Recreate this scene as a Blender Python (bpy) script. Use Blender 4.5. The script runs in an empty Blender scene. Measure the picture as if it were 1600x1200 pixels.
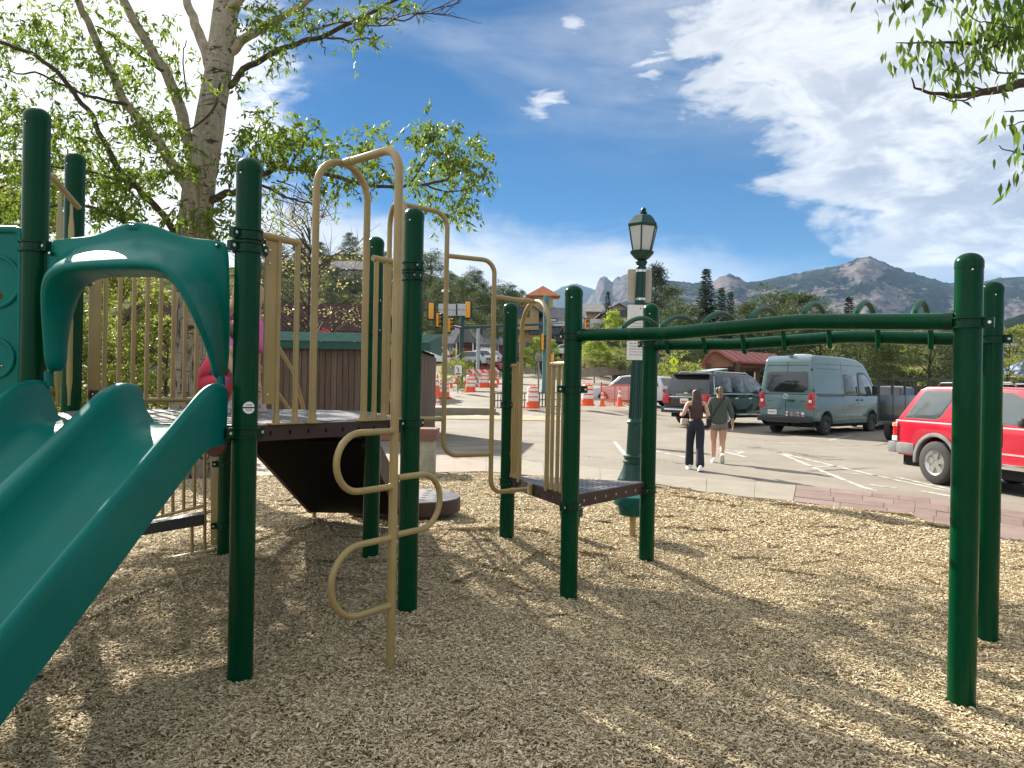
import bpy, bmesh, math, random
import numpy as np
from mathutils import Vector, Matrix, noise as mnoise
from mathutils.geometry import tessellate_polygon

random.seed(7)
RNG = np.random.default_rng(11)
rad = math.radians
SC = bpy.context.scene
COL = SC.collection

# ---------------------------------------------------------------- camera, sky, sun, exposure
EYE = 1.55
FPX = 1155.0            # focal length in pixels of the 1600 px wide photograph
ROLL = rad(1.05)
cam_data = bpy.data.cameras.new('camera')
cam_data.sensor_width = 36.0
cam_data.lens = FPX / 1600.0 * 36.0
cam_data.clip_start = 0.05
cam_data.clip_end = 30000.0
cam = bpy.data.objects.new('camera', cam_data)
cam.location = (0, 0, EYE)
cam.rotation_euler = (rad(90), -ROLL, 0)
COL.objects.link(cam)
SC.camera = cam

SUN_EL, SUN_AZ = rad(32), rad(-35)
SKY_STRENGTH = 0.08
SUN_ENERGY = 5.0
EXPOSURE = 1.55
vs = SC.view_settings
vs.view_transform = 'Standard'
vs.look = 'None'
vs.gamma = 1.0
vs.use_curve_mapping = False
vs.exposure = EXPOSURE
SC.cycles.max_bounces = 8
SC.cycles.transparent_max_bounces = 12
SC.cycles.diffuse_bounces = 4
SC.cycles.sample_clamp_indirect = 6.0

sun_data = bpy.data.lights.new('sun', 'SUN')
sun_data.energy = SUN_ENERGY
sun_data.angle = rad(0.5)
sun_data.color = (1.0, 0.94, 0.84)
sun = bpy.data.objects.new('sun', sun_data)
to_sun = Vector((math.sin(SUN_AZ) * math.cos(SUN_EL), math.cos(SUN_AZ) * math.cos(SUN_EL), math.sin(SUN_EL)))
sun.rotation_euler = to_sun.to_track_quat('Z', 'Y').to_euler()
sun.location = (-20, 30, 40)
COL.objects.link(sun)


class X:
    """A tiny wrapper so node maths can be written as expressions."""
    nt = None

    def __init__(self, s):
        self.s = s

    @staticmethod
    def op(o, *a, clamp=False):
        n = X.nt.nodes.new('ShaderNodeMath')
        n.operation = o
        n.use_clamp = clamp
        for i, v in enumerate(a):
            if isinstance(v, X):
                X.nt.links.new(v.s, n.inputs[i])
            else:
                n.inputs[i].default_value = v
        return X(n.outputs[0])

    def __add__(self, o): return X.op('ADD', self, o)
    def __radd__(self, o): return X.op('ADD', o, self)
    def __sub__(self, o): return X.op('SUBTRACT', self, o)
    def __rsub__(self, o): return X.op('SUBTRACT', o, self)
    def __mul__(self, o): return X.op('MULTIPLY', self, o)
    def __rmul__(self, o): return X.op('MULTIPLY', o, self)
    def __truediv__(self, o): return X.op('DIVIDE', self, o)
    def __rtruediv__(self, o): return X.op('DIVIDE', o, self)


def xmax(a, b): return X.op('MAXIMUM', a, b)
def xmin(a, b): return X.op('MINIMUM', a, b)


def sstep(v, lo, hi):
    n = X.nt.nodes.new('ShaderNodeMapRange')
    n.interpolation_type = 'SMOOTHSTEP'
    X.nt.links.new(v.s, n.inputs[0])
    n.inputs[1].default_value = lo
    n.inputs[2].default_value = hi
    return X(n.outputs[0])


def xnoise(vec, scale, detail=6, rough=0.55, dist=0.0):
    n = X.nt.nodes.new('ShaderNodeTexNoise')
    n.inputs['Scale'].default_value = scale
    n.inputs['Detail'].default_value = detail
    n.inputs['Roughness'].default_value = rough
    n.inputs['Distortion'].default_value = dist
    if vec is not None:
        X.nt.links.new(vec, n.inputs['Vector'])
    return X(n.outputs[0])


def xcomb(a, b, c):
    n = X.nt.nodes.new('ShaderNodeCombineXYZ')
    for i, v in enumerate((a, b, c)):
        if isinstance(v, X):
            X.nt.links.new(v.s, n.inputs[i])
        else:
            n.inputs[i].default_value = v
    return n.outputs[0]


def xmix(fac, a, b):
    n = X.nt.nodes.new('ShaderNodeMix')
    n.data_type = 'RGBA'
    n.clamp_factor = True
    for k, v in ((0, fac), (6, a), (7, b)):
        if isinstance(v, X):
            X.nt.links.new(v.s, n.inputs[k])
        elif hasattr(v, 'is_output'):
            X.nt.links.new(v, n.inputs[k])
        elif k == 0:
            n.inputs[k].default_value = v
        else:
            n.inputs[k].default_value = (*v, 1.0)
    return X(n.outputs[2])


def make_world():
    w = bpy.data.worlds.new('World')
    SC.world = w
    w.use_nodes = True
    nt = w.node_tree
    nt.nodes.clear()
    X.nt = nt
    out = nt.nodes.new('ShaderNodeOutputWorld')
    bg = nt.nodes.new('ShaderNodeBackground')
    bg.inputs['Strength'].default_value = SKY_STRENGTH
    nt.links.new(bg.outputs[0], out.inputs[0])
    sky = nt.nodes.new('ShaderNodeTexSky')
    sky.sky_type = 'NISHITA'
    sky.sun_disc = False
    sky.sun_elevation = SUN_EL
    sky.sun_rotation = SUN_AZ
    sky.altitude = 2300
    sky.air_density = 1.0
    sky.dust_density = 0.3
    sky.ozone_density = 1.6
    hsv = nt.nodes.new('ShaderNodeHueSaturation')
    hsv.inputs['Saturation'].default_value = 2.3
    hsv.inputs['Value'].default_value = 0.35
    nt.links.new(sky.outputs[0], hsv.inputs['Color'])
    tc = nt.nodes.new('ShaderNodeTexCoord')
    sep = nt.nodes.new('ShaderNodeSeparateXYZ')
    nt.links.new(tc.outputs['Generated'], sep.inputs[0])
    dx, dy, dz = (X(sep.outputs[i]) for i in range(3))
    az = X.op('ARCTAN2', dx, dy) * 57.2958
    el = X.op('ARCSINE', dz) * 57.2958
    # the cloud sheet: noise laid out on a plane high above, so it foreshortens towards the horizon
    h = xmax(dz, 0.0) + 0.16
    px, py = dx / h, dy / h
    plane = xcomb(px, py, 0.0)
    n_big = xnoise(xcomb(px * 1.0 + 3.1, py * 1.6 + 1.7, 0.4), 1.15, 8, 0.56, 0.5)
    n_det = xnoise(xcomb(px * 1.2, py * 2.0, 2.4), 3.4, 9, 0.62, 0.35)
    ang = xcomb(az * 0.05, el * 0.12, 5.0)
    n_ang = xnoise(ang, 1.6, 9, 0.6, 0.6)
    n_puf = xnoise(xcomb(az * 0.05 + 4.0, el * 0.095, 2.0), 2.6, 10, 0.58, 0.9)
    n_fine = xnoise(xcomb(az * 0.05, el * 0.16, 9.0), 5.5, 8, 0.62, 0.4)
    wob = (n_ang - 0.5) * 26.0 + (n_fine - 0.5) * 9.0
    # bank on the right and behind (wraps round to the back of the sky)
    right = el - 25.0 + 1.15 * (az - 10.5) + wob
    right = sstep(right + (n_puf - 0.5) * 20.0, -1.5, 4.5)
    lower_fade = sstep(el + (n_ang - 0.5) * 14.0, 4.0, 9.5)
    band = sstep(el + (n_fine - 0.5) * 6.0, 9.0, 7.5)
    right = right * xmax(lower_fade, band * 0.85)
    # low bank along the horizon, left of centre
    lowtop = 14.6 - 0.11 * (az + 14.0) + (n_ang - 0.5) * 8.0 + (n_fine - 0.5) * 3.0
    low = sstep(lowtop - el, -0.4, 4.0) * sstep(az, 27.0, 6.0) * sstep(az, -75.0, -40.0)
    # bright cloud up on the left behind the tree
    left = sstep(-17.5 - az + (n_ang - 0.5) * 22.0 + (n_fine - 0.5) * 8.0 + (el - 14.0) * 0.10, 0.0, 6.0)
    # separate small puffs
    def puff(a0, e0, ra, re):
        d = X.op('SQRT', ((az - a0) / ra) * ((az - a0) / ra) + ((el - e0) / re) * ((el - e0) / re))
        return sstep(1.0 - d + (n_fine - 0.5) * 3.2 + (n_ang - 0.5) * 1.2, 0.05, 0.85)
    puffs = xmax(xmax(puff(1.9, 20.6, 2.4, 1.2), puff(10.6, 22.6, 2.0, 1.9)), puff(4.2, 25.8, 1.6, 1.2) * 0.8)
    # thin high veil
    veil = xmax(sstep(n_big, 0.42, 0.80) * 0.62, sstep(n_big + (n_det - 0.5) * 0.5, 0.36, 0.75) * sstep(az, -2.0, 10.0) * 0.55) * sstep(el, 14.0, 25.0)
    generic = sstep(n_big + (n_det - 0.5) * 0.3, 0.5, 0.66) * sstep(X.op('ABSOLUTE', az), 42.0, 60.0)
    alpha = xmax(xmax(right, low), xmax(left * 0.95, puffs))
    alpha = xmax(xmax(alpha, veil), generic)
    alpha = alpha * sstep(el, -2.0, 1.0)
    # cloud brightness: bright thin edges, grey-blue thick bases
    thick = sstep(n_puf * 0.75 + n_big * 0.25 + (n_fine - 0.5) * 0.35, 0.40, 0.60)
    core = sstep(az + (n_ang - 0.5) * 30.0 + (el - 15.0) * 0.35, 14.0, 34.0)
    g = 1.0 / (2 ** EXPOSURE * SKY_STRENGTH)
    white = (0.97 * g, 0.98 * g, 1.0 * g)
    grey = (0.38 * g, 0.44 * g, 0.56 * g)
    cc = xmix(thick * (0.30 + core * 0.62), white, grey)
    cc = xmix(left * (1.0 - thick * 0.3), cc, (1.6 * g, 1.6 * g, 1.6 * g))
    nt.links.new(xmix(alpha, hsv.outputs[0], cc.s).s, bg.inputs['Color'])


make_world()

# ---------------------------------------------------------------- from the photograph to the place

def U(px, py, Y):
    """World point at depth Y (metres in front of the camera) seen at photo pixel (px, py)."""
    u, v = px - 800.0, py - 600.0
    a, b = math.cos(ROLL), math.sin(ROLL)
    u2, v2 = u * a + v * b, v * a - u * b
    return Vector((u2 / FPX * Y, Y, EYE - v2 / FPX * Y))


def G(px, py, z=0.0):
    """World point on the level z seen at photo pixel (px, py)."""
    u, v = px - 800.0, py - 600.0
    a, b = math.cos(ROLL), math.sin(ROLL)
    v2 = v * a - u * b
    return U(px, py, (EYE - z) * FPX / v2)


# ---------------------------------------------------------------- materials
MATS = {}


def mat(name, col, rough=0.5, metal=0.0, var=0.0, vscale=6.0, bump=0.0, bscale=60.0, coat=0.0, spec=0.5,
        stretch=None, trans=0.0, alpha=1.0):
    if name in MATS:
        return MATS[name]
    m = bpy.data.materials.new(name)
    m.use_nodes = True
    nt = m.node_tree
    X.nt = nt
    b = nt.nodes['Principled BSDF']
    b.inputs['Base Color'].default_value = (*col, 1)
    b.inputs['Roughness'].default_value = rough
    b.inputs['Metallic'].default_value = metal
    b.inputs['Specular IOR Level'].default_value = spec
    b.inputs['Coat Weight'].default_value = coat
    b.inputs['Coat Roughness'].default_value = 0.08
    if trans:
        b.inputs['Transmission Weight'].default_value = trans
    if alpha < 1:
        b.inputs['Alpha'].default_value = alpha
    vec = None
    if var or bump:
        tc = nt.nodes.new('ShaderNodeTexCoord')
        vec = tc.outputs['Object']
        if stretch:
            mp = nt.nodes.new('ShaderNodeMapping')
            mp.inputs['Scale'].default_value = stretch
            nt.links.new(vec, mp.inputs[0])
            vec = mp.outputs[0]
    if var:
        n = xnoise(vec, vscale, 6, 0.62)
        f = sstep(n, 0.28, 0.72)
        lo = tuple(max(0, c * (1 - var)) for c in col)
        hi = tuple(min(1, c * (1 + var)) for c in col)
        nt.links.new(xmix(f, lo, hi).s, b.inputs['Base Color'])
        r = X.op('MULTIPLY_ADD', n, 0.25, rough - 0.125, clamp=True)
        nt.links.new(r.s, b.inputs['Roughness'])
    if bump:
        n2 = xnoise(vec, bscale, 5, 0.6)
        bp = nt.nodes.new('ShaderNodeBump')
        bp.inputs['Strength'].default_value = bump
        bp.inputs['Distance'].default_value = 0.01
        nt.links.new(n2.s, bp.inputs['Height'])
        nt.links.new(bp.outputs[0], b.inputs['Normal'])
    MATS[name] = m
    return m


def leafmat(name, dark, light, trans=0.5, attr='tone', rough=0.45):
    m = bpy.data.materials.new(name)
    m.use_nodes = True
    nt = m.node_tree
    X.nt = nt
    b = nt.nodes['Principled BSDF']
    out = nt.nodes['Material Output']
    at = nt.nodes.new('ShaderNodeAttribute')
    at.attribute_name = attr
    c = xmix(X(at.outputs['Fac']), dark, light)
    nt.links.new(c.s, b.inputs['Base Color'])
    b.inputs['Roughness'].default_value = rough
    b.inputs['Specular IOR Level'].default_value = 0.35
    tr = nt.nodes.new('ShaderNodeBsdfTranslucent')
    c2 = xmix(X(at.outputs['Fac']), tuple(v * 1.7 for v in dark), tuple(min(1, v * 1.9) for v in light))
    nt.links.new(c2.s, tr.inputs['Color'])
    mx = nt.nodes.new('ShaderNodeMixShader')
    mx.inputs[0].default_value = trans
    nt.links.new(b.outputs[0], mx.inputs[1])
    nt.links.new(tr.outputs[0], mx.inputs[2])
    nt.links.new(mx.outputs[0], out.inputs['Surface'])
    return m


M_POST = mat('post_green_paint', (0.0, 0.040, 0.0145), 0.22, coat=0.0, spec=0.13, var=0.12, vscale=3, bump=0.03, bscale=40)
M_CLAMP = mat('clamp_green_paint', (0.0, 0.032, 0.013), 0.32, spec=0.2)
M_TEAL = mat('teal_plastic', (0.0, 0.130, 0.106), 0.33, spec=0.16, var=0.10, vscale=2.5, bump=0.06, bscale=220)
M_TAN = mat('tan_paint', (0.30, 0.215, 0.080), 0.38, var=0.08, vscale=4, coat=0.12, bump=0.02)
M_BROWN = mat('brown_vinyl', (0.048, 0.028, 0.025), 0.55, spec=0.25, var=0.2, vscale=5, bump=0.15, bscale=180)
M_DECK = mat('deck_vinyl_sheen', (0.105, 0.095, 0.098), 0.42, var=0.3, vscale=3, bump=0.12, bscale=150)  # brown vinyl greyed: the sheen on its top is put into the colour
M_DARK = mat('dark_shade_vinyl', (0.006, 0.005, 0.005), 0.8, spec=0.05, var=0.2)  # near-black base paints in the deep shade of undersides and openings
M_STEEL = mat('bolt_steel', (0.62, 0.61, 0.58), 0.28, metal=1.0)
M_BLACK = mat('black_rubber', (0.012, 0.012, 0.013), 0.75, var=0.2, vscale=8)
M_CHROME = mat('chrome', (0.75, 0.75, 0.76), 0.12, metal=1.0)
M_WHITE = mat('white_paint', (0.78, 0.78, 0.76), 0.5, var=0.05)



def wear(m, col, scale, stretch, lo, hi, amt):
    """Dusty, faded or scuffed patches over a paint."""
    nt = m.node_tree
    X.nt = nt
    b = nt.nodes['Principled BSDF']
    src = b.inputs['Base Color'].links[0].from_socket
    tc = nt.nodes.new('ShaderNodeTexCoord')
    mp = nt.nodes.new('ShaderNodeMapping')
    mp.inputs['Scale'].default_value = stretch
    nt.links.new(tc.outputs['Object'], mp.inputs[0])
    f = sstep(xnoise(mp.outputs[0], scale, 7, .7), lo, hi) * amt
    nt.links.new(xmix(f, X(src), col).s, b.inputs['Base Color'])
    old = b.inputs['Roughness'].links[0].from_socket
    nt.links.new(X.op('ADD', X(old), f * .8, clamp=True).s, b.inputs['Roughness'])


wear(M_POST, (0.018, 0.052, 0.030), 3.0, (4, 4, .7), .54, .78, .45)
wear(M_TEAL, (0.02, 0.14, 0.12), 5.0, (3, .6, 1), .54, .78, .45)
wear(M_TAN, (0.23, 0.165, 0.08), 8.0, (1, 1, .5), .52, .75, .55)
wear(M_DECK, (0.20, 0.17, 0.14), 2.0, (1, 1, 1), .45, .7, .6)
M_RUNG = mat('rung_green_paint', (0.0, 0.06, 0.024), 0.45, spec=0.10)

# ---------------------------------------------------------------- mesh building
LOCAL = {}


class MB:
    def __init__(self):
        self.v, self.f, self.m, self.mats = [], [], [], []

    def mi(self, m):
        if m not in self.mats:
            self.mats.append(m)
        return self.mats.index(m)

    def add(self, vs_, fs, m):
        o = len(self.v)
        self.v.extend(tuple(v) for v in vs_)
        k = self.mi(m)
        for f in fs:
            self.f.append([i + o for i in f])
            self.m.append(k)
        return self

    def box(self, c, s, m, rot=None):
        hx, hy, hz = s[0] / 2, s[1] / 2, s[2] / 2
        P = [Vector((x, y, z)) for x in (-hx, hx) for y in (-hy, hy) for z in (-hz, hz)]
        if rot is not None:
            P = [rot @ p for p in P]
        c = Vector(c)
        F = [(0, 1, 3, 2), (4, 6, 7, 5), (0, 4, 5, 1), (2, 3, 7, 6), (0, 2, 6, 4), (1, 5, 7, 3)]
        return self.add([p + c for p in P], F, m)

    def tube(self, pts, r, m, n=10, fil=0.0, caps=True, closed=False):
        P = [Vector(p) for p in pts]
        if fil:
            P = fillet(P, fil)
        N = len(P)
        rs = [r] * N if not hasattr(r, '__len__') else list(r)
        if len(rs) != N:
            rs = list(np.interp(np.linspace(0, 1, N), np.linspace(0, 1, len(rs)), rs))
        T = []
        for i in range(N):
            if closed:
                t = P[(i + 1) % N] - P[i - 1]
            else:
                t = P[min(i + 1, N - 1)] - P[max(i - 1, 0)]
            T.append(t.normalized() if t.length > 1e-9 else Vector((0, 0, 1)))
        ref = Vector((0, 0, 1)) if abs(T[0].z) < 0.9 else Vector((1, 0, 0))
        nrm = (ref - T[0] * ref.dot(T[0])).normalized()
        V, F = [], []
        for i in range(N):
            nrm = nrm - T[i] * nrm.dot(T[i])
            nrm.normalize()
            bn = T[i].cross(nrm)
            for k in range(n):
                a = 2 * math.pi * k / n
                V.append(P[i] + (nrm * math.cos(a) + bn * math.sin(a)) * rs[i])
        for i in range(N if closed else N - 1):
            j = (i + 1) % N
            for k in range(n):
                k2 = (k + 1) % n
                F.append((i * n + k, i * n + k2, j * n + k2, j * n + k))
        if caps and not closed:
            F.append(tuple(reversed(range(n))))
            F.append(tuple((N - 1) * n + k for k in range(n)))
        return self.add(V, F, m)

    def lathe(self, prof, m, o=(0, 0, 0), n=24, rot=None, squash=(1, 1)):
        """prof: (radius, height) pairs from bottom to top."""
        o = Vector(o)
        V, F = [], []
        for r, z in prof:
            for k in range(n):
                a = 2 * math.pi * k / n
                p = Vector((r * math.cos(a) * squash[0], r * math.sin(a) * squash[1], z))
                V.append((rot @ p if rot is not None else p) + o)
        for i in range(len(prof) - 1):
            for k in range(n):
                k2 = (k + 1) % n
                F.append((i * n + k, i * n + k2, (i + 1) * n + k2, (i + 1) * n + k))
        if prof[0][0] > 1e-6:
            F.append(tuple(reversed(range(n))))
        if prof[-1][0] > 1e-6:
            F.append(tuple((len(prof) - 1) * n + k for k in range(n)))
        return self.add(V, F, m)

    def ext(self, poly, vec, m, cap=True):
        """Extrude a 3-D polygon along vec."""
        vec = Vector(vec)
        P = [Vector(p) for p in poly]
        n = len(P)
        V = P + [p + vec for p in P]
        F = [(i, (i + 1) % n, n + (i + 1) % n, n + i) for i in range(n)]
        if cap:
            F.append(tuple(reversed(range(n))))
            F.append(tuple(range(n, 2 * n)))
        return self.add(V, F, m)

    def holed(self, outer, holes, vec, m):
        """A plate with holes: outer / holes are lists of 3-D points in one plane, vec its thickness."""
        vec = Vector(vec)
        loops = [[Vector(p) for p in outer]] + [[Vector(p) for p in h] for h in holes]
        tri = tessellate_polygon(loops)
        flat = [p for l in loops for p in l]
        n = len(flat)
        F = [tuple(t) for t in tri] + [tuple(i + n for i in reversed(t)) for t in tri]
        o = 0
        for l in loops:
            k = len(l)
            for i in range(k):
                j = (i + 1) % k
                F.append((o + i, o + j, n + o + j, n + o + i))
            o += k
        return self.add(flat + [p + vec for p in flat], F, m)

    def build(self, name, parent=None, angle=38, bevel=0.0, kind=None, label=None, segs=2):
        me = bpy.data.meshes.new(name)
        me.from_pydata(self.v, [], self.f)
        for m in self.mats:
            me.materials.append(m)
        if len(self.mats) > 1:
            me.polygons.foreach_set('material_index', self.m)
        bm = bmesh.new()
        bm.from_mesh(me)
        bmesh.ops.recalc_face_normals(bm, faces=bm.faces)
        if bevel:
            ed = [e for e in bm.edges if len(e.link_faces) == 2 and e.calc_face_angle(0) > rad(30)]
            bmesh.ops.bevel(bm, geom=ed, offset=bevel, segments=segs, affect='EDGES', profile=0.6, clamp_overlap=True)
        bm.to_mesh(me)
        bm.free()
        shade(me, angle)
        return link(name, me, parent, kind, label)


def shade(me, angle=38):
    if angle:
        me.shade_smooth()
        me.set_sharp_from_angle(angle=rad(angle))


def link(name, me, parent=None, kind=None, label=None):
    o = bpy.data.objects.new(name, me)
    COL.objects.link(o)
    if parent is not None:
        o.parent = parent
        if parent.name in LOCAL:
            o.matrix_parent_inverse = LOCAL[parent.name]
    if kind:
        o['kind'] = kind
    if label:
        o['label'] = label
    return o


def fillet(P, r, k=7):
    out = [P[0]]
    for i in range(1, len(P) - 1):
        a, b = P[i - 1] - P[i], P[i + 1] - P[i]
        la, lb = a.length, b.length
        a, b = a / la, b / lb
        c = max(-1, min(1, a.dot(b)))
        phi = math.acos(c)
        if phi > rad(176):
            out.append(P[i])
            continue
        d = min(r / math.tan(phi / 2), 0.49 * la, 0.49 * lb)
        p0, p1 = P[i] + a * d, P[i] + b * d
        w = math.sin(phi / 2)
        for j in range(k + 1):
            t = j / k
            w0, w1, w2 = (1 - t) ** 2, 2 * w * t * (1 - t), t * t
            out.append((p0 * w0 + P[i] * w1 + p1 * w2) / (w0 + w1 + w2))
    out.append(P[-1])
    return out


def thing(name, label, cat, loc=(0, 0, 0), rotz=0.0, group=None, world=False):
    """An Empty at the thing's base. world=True: its parts are given in world coordinates."""
    o = bpy.data.objects.new(name, None)
    o.empty_display_size = 0.2
    COL.objects.link(o)
    o.location = loc
    o.rotation_euler = (0, 0, rotz)
    o['label'] = label
    o['category'] = cat
    if group:
        o['group'] = group
    if world:
        LOCAL[o.name] = Matrix.Translation(-Vector(loc))
    return o


def tag(o, label, cat, group=None):
    o['label'] = label
    o['category'] = cat
    if group:
        o['group'] = group
    return o


def dup(o, parent=None, loc=None, rotz=None, scale=None, label=None, group=None):
    c = o.copy()
    COL.objects.link(c)
    if parent is not None:
        c.parent = parent
    if loc is not None:
        c.location = loc
    if rotz is not None:
        c.rotation_euler = (0, 0, rotz)
    if scale is not None:
        c.scale = (scale,) * 3 if not hasattr(scale, '__len__') else scale
    if label:
        c['label'] = label
    if group:
        c['group'] = group
    for ch in list(o.children):
        dup(ch, c)
    return c


def np_mesh(name, V, F, mats, attrs=None, smooth=False, fmat=None):
    """Fast mesh from numpy arrays; F is (n, k) with one k for all faces."""
    me = bpy.data.meshes.new(name)
    V = np.asarray(V, dtype=np.float32)
    F = np.asarray(F, dtype=np.int32)
    me.vertices.add(len(V))
    me.vertices.foreach_set('co', V.ravel())
    n, k = F.shape
    me.loops.add(n * k)
    me.loops.foreach_set('vertex_index', F.ravel())
    me.polygons.add(n)
    me.polygons.foreach_set('loop_start', np.arange(0, n * k, k, dtype=np.int32))
    for m in (mats if isinstance(mats, (list, tuple)) else [mats]):
        me.materials.append(m)
    if fmat is not None:
        me.polygons.foreach_set('material_index', np.asarray(fmat, dtype=np.int32))
    me.polygons.foreach_set('use_smooth', np.full(n, smooth))
    me.update(calc_edges=True)
    for an, (dom, vals) in (attrs or {}).items():
        a = me.attributes.new(an, 'FLOAT', dom)
        a.data.foreach_set('value', np.asarray(vals, dtype=np.float32))
    return me
# ---------------------------------------------------------------- the ground
LEFT_PROFILE = ([0, 26, 36, 44, 90, 130, 200, 300, 600, 2500, 9000], [-.05, -.05, .45, .95, 2.2, 6.5, 15, 24, 40, 70, 80])
RIGHT_PROFILE = ([0, 26, 60, 120, 300, 1000, 2500, 9000], [-.05, -.05, .6, 1.2, 5, 25, 60, 80])


def sm(x, a, b):
    t = min(1, max(0, (x - a) / (b - a)))
    return t * t * (3 - 2 * t)


def H(x, y):
    d = max(y, 0)
    w = sm(math.degrees(math.atan2(x, max(y, 1e-3))), 6, 15) if y > 0 else 0
    return float(np.interp(d, *LEFT_PROFILE)) * (1 - w) + float(np.interp(d, *RIGHT_PROFILE)) * w


def ground_material(name, stops, scale, rough=0.9, bump=0.3, bscale=20.0, extra=None):
    m = bpy.data.materials.new(name)
    m.use_nodes = True
    nt = m.node_tree
    X.nt = nt
    b = nt.nodes['Principled BSDF']
    b.inputs['Roughness'].default_value = rough
    b.inputs['Specular IOR Level'].default_value = 0.25
    tc = nt.nodes.new('ShaderNodeTexCoord')
    n = xnoise(tc.outputs['Object'], scale, 8, 0.62)
    c = xmix(sstep(n, 0.3, 0.7), stops[0], stops[1])
    if len(stops) > 2:
        n2 = xnoise(tc.outputs['Object'], scale * 7.3, 6, 0.65)
        c = xmix(sstep(n2, 0.5, 0.66), c, stops[2])
    if extra:
        c = extra(nt, tc, c)
    nt.links.new(c.s, b.inputs['Base Color'])
    if bump:
        n3 = xnoise(tc.outputs['Object'], bscale, 6, 0.65)
        bp = nt.nodes.new('ShaderNodeBump')
        bp.inputs['Strength'].default_value = bump
        bp.inputs['Distance'].default_value = 0.02
        nt.links.new(n3.s, bp.inputs['Height'])
        nt.links.new(bp.outputs[0], b.inputs['Normal'])
    return m


def asphalt_extra(nt, tc, c):
    # fine aggregate, patches and a few long cracks
    g = xnoise(tc.outputs['Object'], 90.0, 3, 0.7)
    c = xmix(sstep(g, 0.35, 0.75) * 0.35, c, (0.23, 0.21, 0.185))
    v = nt.nodes.new('ShaderNodeTexVoronoi')
    v.feature = 'DISTANCE_TO_EDGE'
    v.inputs['Scale'].default_value = 0.16
    wn = xnoise(tc.outputs['Object'], 0.8, 6, 0.7)
    add = nt.nodes.new('ShaderNodeVectorMath')
    add.operation = 'ADD'
    nt.links.new(tc.outputs['Object'], add.inputs[0])
    nt.links.new(xcomb(wn * 2.2, wn * 1.7, 0.0), add.inputs[1])
    nt.links.new(add.outputs[0], v.inputs['Vector'])
    crack = sstep(X(v.outputs['Distance']), 0.010, 0.003)
    keep = sstep(xnoise(tc.outputs['Object'], 0.35, 2, 0.5), 0.48, 0.56)
    c = xmix(crack * keep * 0.8, c, (0.05, 0.045, 0.04))
    st = sstep(xnoise(tc.outputs['Object'], 0.55, 5, 0.6), 0.60, 0.74)
    return xmix(st * 0.5, c, (0.13, 0.115, 0.095))


M_EARTH = ground_material('dry_earth_and_grass', ((0.17, 0.14, 0.08), (0.12, 0.13, 0.05), (0.06, 0.075, 0.025)), 0.25)
M_ASPHALT = ground_material('old_asphalt', ((0.172, 0.152, 0.120), (0.232, 0.206, 0.164)), 0.5, 0.85, 0.25, 120.0, asphalt_extra)
M_MULCHBED = ground_material('wood_mulch', ((0.20, 0.15, 0.09), (0.30, 0.235, 0.145), (0.10, 0.07, 0.04)), 7.0, 0.9, 1.0, 55.0)
M_CONC = mat('sidewalk_concrete', (0.215, 0.19, 0.148), 0.85, var=0.12, vscale=2.0, bump=0.25, bscale=60)
M_PINK = mat('pink_concrete', (0.24, 0.187, 0.15), 0.85, var=0.12, vscale=2.0, bump=0.25, bscale=60)
M_RED_A = mat('red_flagstone', (0.16, 0.108, 0.09), 0.8, var=0.16, vscale=3.0, bump=0.5, bscale=18)
M_RED_B = mat('rose_flagstone', (0.185, 0.130, 0.110), 0.8, var=0.16, vscale=3.0, bump=0.5, bscale=18)
M_JOINT = mat('dark_joint', (0.13, 0.085, 0.07), 0.95, var=0.2)

# broad ground sheet in rings out to the horizon
azs = np.radians(np.linspace(-180, 180, 145))
rings = np.array([0.5, 6, 14, 20, 26, 31, 36, 44, 55, 70, 90, 110, 130, 160, 200, 250, 300, 420, 600, 900, 1400, 2500, 4500, 8000])
V, F = [], []
for r in rings:
    for a in azs[:-1]:
        x, y = r * math.sin(a), r * math.cos(a)
        V.append((x, y, H(x, y) - (0.30 if r < 21 else 0.07)))
na = len(azs) - 1
for i in range(len(rings) - 1):
    for k in range(na):
        k2 = (k + 1) % na
        F.append((i * na + k, (i + 1) * na + k, (i + 1) * na + k2, i * na + k2))
V.append((0, 0, -0.35))
me = np_mesh('ground', V, F, M_EARTH, smooth=True)
link('ground', me, kind='structure')

INNER_PX = [(-300, 742), (200, 742), (380, 743), (450, 743), (600, 741), (690, 736), (760, 735), (900, 747), (1020, 757), (1150, 773),
            (1240, 781), (1400, 802), (1490, 822), (1600, 845), (1900, 905)]
OUTER_PX = [(-300, 712), (200, 712), (380, 712), (450, 713), (600, 708), (690, 702), (760, 706), (900, 727), (1020, 740), (1150, 750),
            (1245, 757), (1400, 772), (1490, 782), (1600, 800), (1900, 850)]
INNER = [G(x, y, -0.02) for x, y in INNER_PX]
OUTER = [G(x, y, -0.03) for x, y in OUTER_PX]


def along(poly, t):
    i = min(int(t), len(poly) - 2)
    return poly[i].lerp(poly[i + 1], t - i)


# the asphalt: a ruled sheet from the middle of the pavement out to the far road
NT, NR = 60, 46
V, F = [], []
for i in range(NT):
    t = (len(INNER) - 1) * i / (NT - 1)
    p = along(INNER, t).lerp(along(OUTER, t), 0.4)
    fx = -14 + 92 * i / (NT - 1)
    fy = 96 - 22 * sm(i / (NT - 1), 0.45, 0.9)
    for j in range(NR):
        s = (j / (NR - 1)) ** 1.7
        x, y = p.x + (fx - p.x) * s, p.y + (fy - p.y) * s
        V.append((x, y, H(x, y)))
for i in range(NT - 1):
    for j in range(NR - 1):
        F.append((i * NR + j, (i + 1) * NR + j, (i + 1) * NR + j + 1, i * NR + j + 1))
link('parking_lot', np_mesh('parking_lot', V, F, M_ASPHALT, smooth=True), kind='structure')

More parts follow.
